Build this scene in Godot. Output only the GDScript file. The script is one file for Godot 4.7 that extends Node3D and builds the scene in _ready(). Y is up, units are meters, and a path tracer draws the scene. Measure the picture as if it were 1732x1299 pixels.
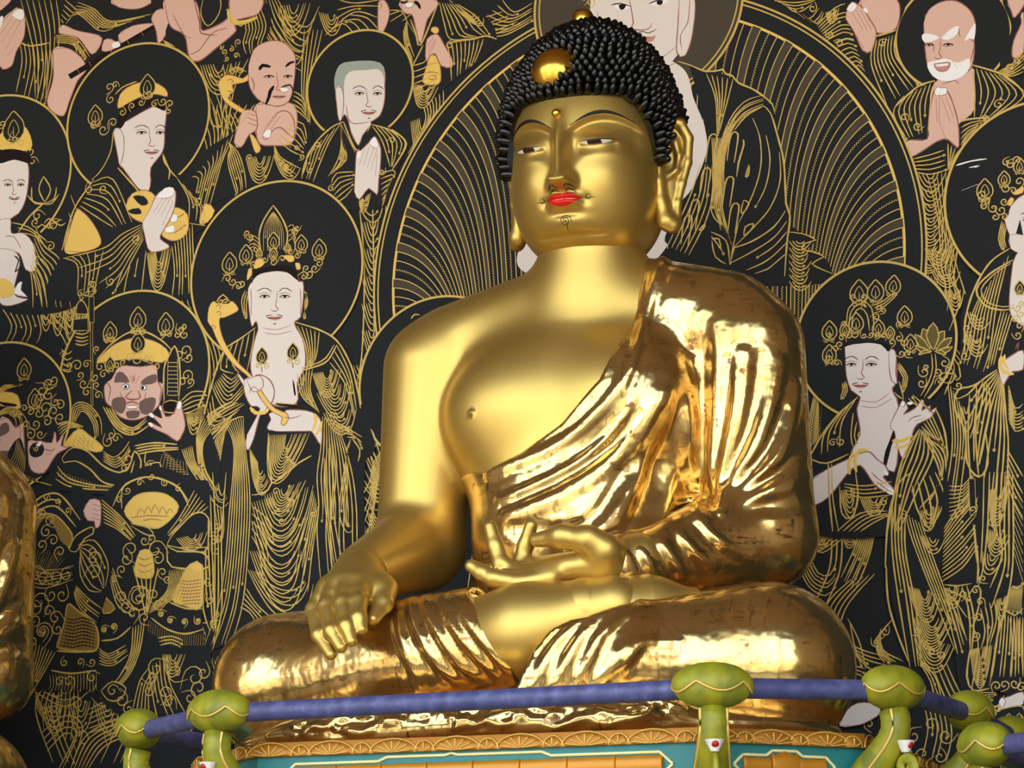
extends Node3D
# A gilded seated Buddha on a railed altar in front of a black-and-gold temple mural.
# x runs along the altar, z points out of the altar into the hall, y = 0 is the top of the plinth.

var M := {}
var used := {}

func _ready() -> void:
	set_camera_and_light()
	make_materials()
	build_hall()
	build_mural()
	build_altars()
	build_statues()

func set_camera_and_light() -> void:
	var turn := deg_to_rad(20.5)
	var pitch := deg_to_rad(13.14)
	var cam := Camera3D.new()
	cam.name = "camera"
	cam.fov = 16.426
	cam.near = 0.1
	cam.far = 200.0
	cam.position = Vector3(2.945, -0.837, 8.557)
	cam.rotation = Vector3(pitch, turn, 0.0)
	add_child(cam)
	cam.current = true
	var env := Environment.new()
	env.background_mode = Environment.BG_SKY
	var sky := Sky.new()
	var air := ProceduralSkyMaterial.new()
	air.sky_top_color = Color(0.74, 0.82, 0.90)
	air.sky_horizon_color = Color(0.97, 0.97, 0.94)
	air.ground_bottom_color = Color(0.74, 0.69, 0.60)
	air.ground_horizon_color = Color(0.92, 0.88, 0.82)
	air.sky_energy_multiplier = 2.0
	air.ground_energy_multiplier = 1.2
	sky.sky_material = air
	env.sky = sky
	env.tonemap_mode = Environment.TONE_MAPPER_LINEAR
	env.tonemap_exposure = 1.28
	env.ambient_light_source = Environment.AMBIENT_SOURCE_DISABLED
	env.sdfgi_enabled = true
	env.ssao_enabled = true
	env.ssil_enabled = true
	var sun := DirectionalLight3D.new()
	sun.name = "sun"
	sun.rotation = Vector3(deg_to_rad(-58), deg_to_rad(205), 0)
	sun.light_energy = 3.0
	sun.light_color = Color(1.0, 0.95, 0.86)
	sun.light_angular_distance = 0.6
	sun.shadow_enabled = true
	add_child(sun)
	var world := WorldEnvironment.new()
	world.name = "world"
	world.environment = env
	add_child(world)

# ---------------------------------------------------------------- helpers
func tag(o: Node, label: String, category: String, group := "") -> Node:
	o.set_meta("label", label)
	o.set_meta("category", category)
	if group != "":
		o.set_meta("group", group)
	return o

func structure(o: Node, label: String, category: String) -> Node:
	tag(o, label, category)
	o.set_meta("kind", "structure")
	return o

func place(called: String, mesh: Mesh, m: Material, parent: Node = self, at := Vector3.ZERO) -> MeshInstance3D:
	var o := MeshInstance3D.new()
	o.name = called
	o.mesh = mesh
	o.material_override = m
	o.position = at
	o.cast_shadow = GeometryInstance3D.SHADOW_CASTING_SETTING_ON
	parent.add_child(o, true)
	return o

func base(called: String, at := Vector3.ZERO) -> Node3D:
	var o := Node3D.new()
	o.name = called
	o.position = at
	add_child(o, true)
	return o

class Builder:
	var v := PackedVector3Array()
	var n := PackedVector3Array()
	var u := PackedVector2Array()
	var i := PackedInt32Array()
	func quad(a: Vector3, b: Vector3, c: Vector3, d: Vector3) -> void:
		# a b c d run clockwise seen from the front
		var nn := (c - a).cross(b - a).normalized()
		var s := v.size()
		for p in [a, b, c, d]:
			v.append(p)
			n.append(nn)
			u.append(Vector2(p.x, p.y))
		i.append_array([s, s + 1, s + 2, s, s + 2, s + 3])
	func tri(a: Vector3, b: Vector3, c: Vector3) -> void:
		var nn := (c - a).cross(b - a).normalized()
		var s := v.size()
		for p in [a, b, c]:
			v.append(p)
			n.append(nn)
			u.append(Vector2(p.x, p.y))
		i.append_array([s, s + 1, s + 2])
	func box(lo: Vector3, hi: Vector3) -> void:
		var a := Vector3(lo.x, lo.y, hi.z); var b := Vector3(hi.x, lo.y, hi.z)
		var c := hi; var d := Vector3(lo.x, hi.y, hi.z)
		var e := lo; var f := Vector3(hi.x, lo.y, lo.z)
		var g := Vector3(hi.x, hi.y, lo.z); var h := Vector3(lo.x, hi.y, lo.z)
		quad(a, d, c, b); quad(f, g, h, e); quad(d, h, g, c); quad(e, a, b, f); quad(b, c, g, f); quad(e, h, d, a)
	func bar(cx: Transform3D, size: Vector3, bevel := 0.0) -> void:
		# a box with chamfered long edges (along local x)
		var hx := size.x * 0.5; var hy := size.y * 0.5; var hz := size.z * 0.5
		var pr := [Vector2(-hz + bevel, -hy), Vector2(hz - bevel, -hy), Vector2(hz, -hy + bevel), Vector2(hz, hy - bevel), Vector2(hz - bevel, hy), Vector2(-hz + bevel, hy), Vector2(-hz, hy - bevel), Vector2(-hz, -hy + bevel)]
		for k in 8:
			var p: Vector2 = pr[k]; var q: Vector2 = pr[(k + 1) % 8]
			quad(cx * Vector3(-hx, p.y, p.x), cx * Vector3(-hx, q.y, q.x), cx * Vector3(hx, q.y, q.x), cx * Vector3(hx, p.y, p.x))
		for k in range(1, 7):
			tri(cx * Vector3(hx, pr[0].y, pr[0].x), cx * Vector3(hx, pr[k].y, pr[k].x), cx * Vector3(hx, pr[k + 1].y, pr[k + 1].x))
			tri(cx * Vector3(-hx, pr[0].y, pr[0].x), cx * Vector3(-hx, pr[k + 1].y, pr[k + 1].x), cx * Vector3(-hx, pr[k].y, pr[k].x))
	func grid(rows: Array, closed := false) -> void:
		# rows of equally many points, smooth normals; front faces: row grows up, column grows right
		var h := rows.size()
		var w: int = rows[0].size()
		var s := v.size()
		for r in h:
			for c in w:
				var cl := c - 1; var cr := c + 1
				if closed:
					cl = (c + w - 1) % w; cr = (c + 1) % w
				else:
					cl = maxi(cl, 0); cr = mini(cr, w - 1)
				var dx: Vector3 = rows[r][cr] - rows[r][cl]
				var dy: Vector3 = rows[mini(r + 1, h - 1)][c] - rows[maxi(r - 1, 0)][c]
				if dx.length_squared() < 1e-12:
					var rr := 1 if r == 0 else h - 2
					dx = rows[rr][cr] - rows[rr][cl]
				v.append(rows[r][c])
				n.append(dx.cross(dy).normalized())
				u.append(Vector2(float(c) / w, float(r) / h))
		for r in h - 1:
			for c in (w if closed else w - 1):
				var c2 := (c + 1) % w
				var a := s + r * w + c; var b := s + r * w + c2
				var d := a + w; var e := b + w
				i.append_array([a, d, e, a, e, b])
	func tube(pts: Array, radii: Array, sides := 8, flat := 1.0, upv := Vector3.UP) -> void:
		var rows := []
		var cnt := pts.size()
		for k in cnt:
			var t: Vector3 = (pts[mini(k + 1, cnt - 1)] - pts[maxi(k - 1, 0)]).normalized()
			var a := upv.cross(t)
			if a.length() < 0.01:
				a = Vector3.RIGHT.cross(t)
			a = a.normalized()
			var b := t.cross(a)
			var row := []
			for j in sides:
				var w := TAU * j / sides
				row.append(pts[k] + (a * cos(w) * flat + b * sin(w)) * radii[k])
			rows.append(row)
		var first := []; var last := []
		for j in sides:
			first.append(pts[0]); last.append(pts[cnt - 1])
		rows.push_front(first); rows.push_back(last)
		grid(rows, true)
	func join(o: Builder) -> void:
		var s := v.size()
		v.append_array(o.v); n.append_array(o.n); u.append_array(o.u)
		for k in o.i:
			i.append(k + s)
	func mesh() -> ArrayMesh:
		var ar := []
		ar.resize(Mesh.ARRAY_MAX)
		ar[Mesh.ARRAY_VERTEX] = v
		ar[Mesh.ARRAY_NORMAL] = n
		ar[Mesh.ARRAY_TEX_UV] = u
		ar[Mesh.ARRAY_INDEX] = i
		var m := ArrayMesh.new()
		m.add_surface_from_arrays(Mesh.PRIMITIVE_TRIANGLES, ar)
		return m

func noise(freq: float, sd: int, kind := FastNoiseLite.TYPE_SIMPLEX_SMOOTH, oct := 4) -> FastNoiseLite:
	var f := FastNoiseLite.new()
	f.noise_type = kind
	f.frequency = freq
	f.seed = sd
	f.fractal_octaves = oct
	return f

func tex(img: Image) -> ImageTexture:
	img.generate_mipmaps()
	return ImageTexture.create_from_image(img)

func plain(c: Color, rough := 0.6, metal := 0.0) -> StandardMaterial3D:
	var m := StandardMaterial3D.new()
	m.albedo_color = c
	m.roughness = rough
	m.metallic = metal
	return m

func ramp_tex(nz: FastNoiseLite, size: int, stops: Array, cols: Array) -> ImageTexture:
	var g := Gradient.new()
	g.offsets = PackedFloat32Array(stops)
	g.colors = PackedColorArray(cols)
	var src := nz.get_seamless_image(size, size)
	var out := Image.create(size, size, false, Image.FORMAT_RGB8)
	for y in size:
		for x in size:
			out.set_pixel(x, y, g.sample(src.get_pixel(x, y).r))
	return tex(out)

func triplanar(m: StandardMaterial3D, scale: float) -> StandardMaterial3D:
	m.uv1_triplanar = true
	m.uv1_scale = Vector3.ONE * scale
	return m

func make_materials() -> void:
	# satin gold paint of the bare body
	var skin := plain(Color(0.78, 0.65, 0.345), 0.43, 0.88)
	M.skin = skin
	# burnished gold leaf of the robe: leaf squares of slightly different tone, worn through to red lacquer in places
	var size := 512
	var broad := noise(0.006, 11).get_seamless_image(size, size)
	var worn := noise(0.012, 12, FastNoiseLite.TYPE_SIMPLEX_SMOOTH, 5).get_seamless_image(size, size)
	var streak := noise(0.03, 13).get_seamless_image(size, size)
	var img := Image.create(size, size, false, Image.FORMAT_RGB8)
	var rgh := Image.create(size, size, false, Image.FORMAT_RGB8)
	var rng := RandomNumberGenerator.new()
	rng.seed = 5
	var leaf := []
	for k in 64:
		leaf.append(rng.randf_range(-0.05, 0.05))
	var marks := Image.create(size, size, false, Image.FORMAT_RGB8)
	for k in 26:
		var cx := rng.randi_range(0, size); var cy := rng.randi_range(0, size)
		for j in rng.randi_range(3, 9):
			var rw := rng.randi_range(2, 5); var rh := rng.randi_range(5, 26)
			if rng.randf() < 0.45:
				var sw := rw; rw = rh; rh = sw
			var tone := rng.randf_range(0.35, 1.0)
			marks.fill_rect(Rect2i(clampi(cx + rng.randi_range(-28, 28), 0, size - 30), clampi(cy + rng.randi_range(-28, 28), 0, size - 30), rw, rh), Color(tone, rng.randf(), 0))
	for y in size:
		for x in size:
			var b := broad.get_pixel(x, y).r
			var w := worn.get_pixel(x, y).r
			var s := streak.get_pixel(x, (y * 3) % size).r
			var l: float = leaf[(x / 64) + 8 * (y / 64)]
			var c := Color(0.83 + l, 0.71 + l, 0.46 + l * 0.7)
			c = c.lerp(Color(0.77, 0.58, 0.30), clampf((b - 0.5) * 2.0, 0.0, 0.6))
			var hole := clampf((w - 0.80 + (s - 0.5) * 0.25) * 22.0, 0.0, 1.0)
			c = c.lerp(Color(0.30, 0.10, 0.05), hole * 0.85)
			var mk := marks.get_pixel(x, y)
			if mk.r > 0.0:
				var amt := mk.r * clampf((s - 0.30) * 5.0, 0.0, 1.0)
				c = c.lerp(Color(0.42, 0.15, 0.07) if mk.g > 0.4 else Color(0.16, 0.09, 0.06), amt * 0.8)
				hole = maxf(hole, amt * 0.6)
			img.set_pixel(x, y, c)
			var rr := 0.13 + b * 0.10 + hole * 0.25
			rgh.set_pixel(x, y, Color(rr, rr, rr))
	var robe := plain(Color.WHITE, 1.0, 0.94)
	robe.albedo_texture = tex(img)
	robe.roughness_texture = tex(rgh)
	var bump := noise(0.016, 21, FastNoiseLite.TYPE_SIMPLEX_SMOOTH, 3).get_seamless_image(512, 512)
	bump.bump_map_to_normal_map(5.0)
	robe.normal_enabled = true
	robe.normal_texture = tex(bump)
	robe.normal_scale = 0.36
	M.robe = triplanar(robe, 1.1)
	M.hair = plain(Color(0.015, 0.016, 0.018), 0.22)
	M.gold = plain(Color(0.92, 0.72, 0.28), 0.25, 1.0)
	M.lip = plain(Color(0.80, 0.06, 0.08), 0.35)
	M.white = plain(Color(0.88, 0.85, 0.82), 0.5)
	M.iris = plain(Color(0.18, 0.07, 0.04), 0.4)
	M.ink = plain(Color(0.03, 0.035, 0.03), 0.6)
	M.green_ink = plain(Color(0.12, 0.24, 0.10), 0.6)
	var bud := plain(Color.WHITE, 0.55)
	bud.albedo_texture = ramp_tex(noise(0.008, 31), 256, [0.25, 0.55, 0.8], [Color(0.40, 0.43, 0.10), Color(0.53, 0.52, 0.07), Color(0.60, 0.57, 0.09)])
	M.bud = triplanar(bud, 5.0)
	var rail := plain(Color.WHITE, 0.5)
	rail.albedo_texture = ramp_tex(noise(0.02, 32), 256, [0.3, 0.6, 0.9], [Color(0.23, 0.235, 0.40), Color(0.28, 0.29, 0.47), Color(0.36, 0.37, 0.55)])
	M.rail = triplanar(rail, 3.0)
	M.teal = plain(Color(0.05, 0.42, 0.42), 0.5)
	M.cream = plain(Color(0.86, 0.80, 0.55), 0.5)
	M.gilt = plain(Color(0.68, 0.44, 0.10), 0.45, 0.45)
	M.gilt_line = plain(Color(0.86, 0.70, 0.36), 0.4, 0.3)
	M.red = plain(Color(0.65, 0.06, 0.06), 0.5)
	var wood := plain(Color.WHITE, 0.5)
	wood.albedo_texture = ramp_tex(noise(0.01, 33), 256, [0.2, 0.8], [Color(0.52, 0.36, 0.20), Color(0.64, 0.46, 0.27)])
	M.floor = triplanar(wood, 0.8)
	M.ceiling = plain(Color(0.62, 0.48, 0.34), 0.8)
	M.plaster = plain(Color(0.66, 0.56, 0.44), 0.9)
	M.timber = plain(Color(0.34, 0.14, 0.08), 0.6)
	M.court = plain(Color(0.62, 0.58, 0.50), 0.95)
	M.bamboo = plain(Color(0.72, 0.47, 0.08), 0.4, 0.3)
	M.black = plain(Color(0.13, 0.135, 0.14), 0.9)
	M.black.metallic_specular = 0.12

# ---------------------------------------------------------------- the hall
const FLOOR_Y := -2.45
const CEIL_Y := 5.8
const BACK_Z := -1.3
const FRONT_Z := 5.6
const SIDE := 7.2

func slab(lo: Vector3, hi: Vector3) -> ArrayMesh:
	var b := Builder.new()
	b.box(lo, hi)
	return b.mesh()

func build_hall() -> void:
	structure(place("floor", slab(Vector3(-SIDE - 0.3, FLOOR_Y - 0.3, BACK_Z - 0.3), Vector3(SIDE + 0.3, FLOOR_Y, FRONT_Z + 0.3)), M.floor), "brown polished wooden floor of the temple hall", "floor")
	structure(place("ceiling", slab(Vector3(-SIDE - 0.3, CEIL_Y, BACK_Z - 0.3), Vector3(SIDE + 0.3, CEIL_Y + 0.3, FRONT_Z + 0.3)), M.ceiling), "dark timber ceiling of the temple hall", "ceiling")
	structure(place("wall_back", slab(Vector3(-SIDE - 0.3, FLOOR_Y, BACK_Z - 0.35), Vector3(SIDE + 0.3, CEIL_Y, BACK_Z - 0.025)), M.plaster), "plaster back wall carrying the painted mural", "wall")
	structure(place("wall_left", slab(Vector3(-SIDE - 0.3, FLOOR_Y, BACK_Z), Vector3(-SIDE, CEIL_Y, FRONT_Z)), M.plaster), "ochre plaster side wall left of the altar", "wall")
	structure(place("wall_right", slab(Vector3(SIDE, FLOOR_Y, BACK_Z), Vector3(SIDE + 0.3, CEIL_Y, FRONT_Z)), M.plaster), "ochre plaster side wall right of the altar", "wall")
	# the entrance front: four open door bays between timber posts under a lintel wall
	var b := Builder.new()
	var top := 4.9
	b.box(Vector3(-SIDE - 0.3, top, FRONT_Z), Vector3(SIDE + 0.3, CEIL_Y, FRONT_Z + 0.25))
	var bay := 2.0 * SIDE / 4.0
	for k in 5:
		var x := -SIDE + bay * k
		b.box(Vector3(x - 0.2, FLOOR_Y, FRONT_Z), Vector3(x + 0.2, top, FRONT_Z + 0.25))
	structure(place("wall_front", b.mesh(), M.timber), "timber entrance wall with four open door bays", "wall")
	structure(place("trim_2", slab(Vector3(-SIDE - 2.0, 5.6, FRONT_Z + 0.25), Vector3(SIDE + 2.0, 5.85, FRONT_Z + 1.6)), M.timber), "timber eaves of the roof over the entrance", "eaves")
	structure(place("trim_1", slab(Vector3(-40, FLOOR_Y - 0.9, FRONT_Z + 0.4), Vector3(40, FLOOR_Y - 0.6, FRONT_Z + 60)), M.court), "pale sandy courtyard outside the open doors", "ground")
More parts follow.
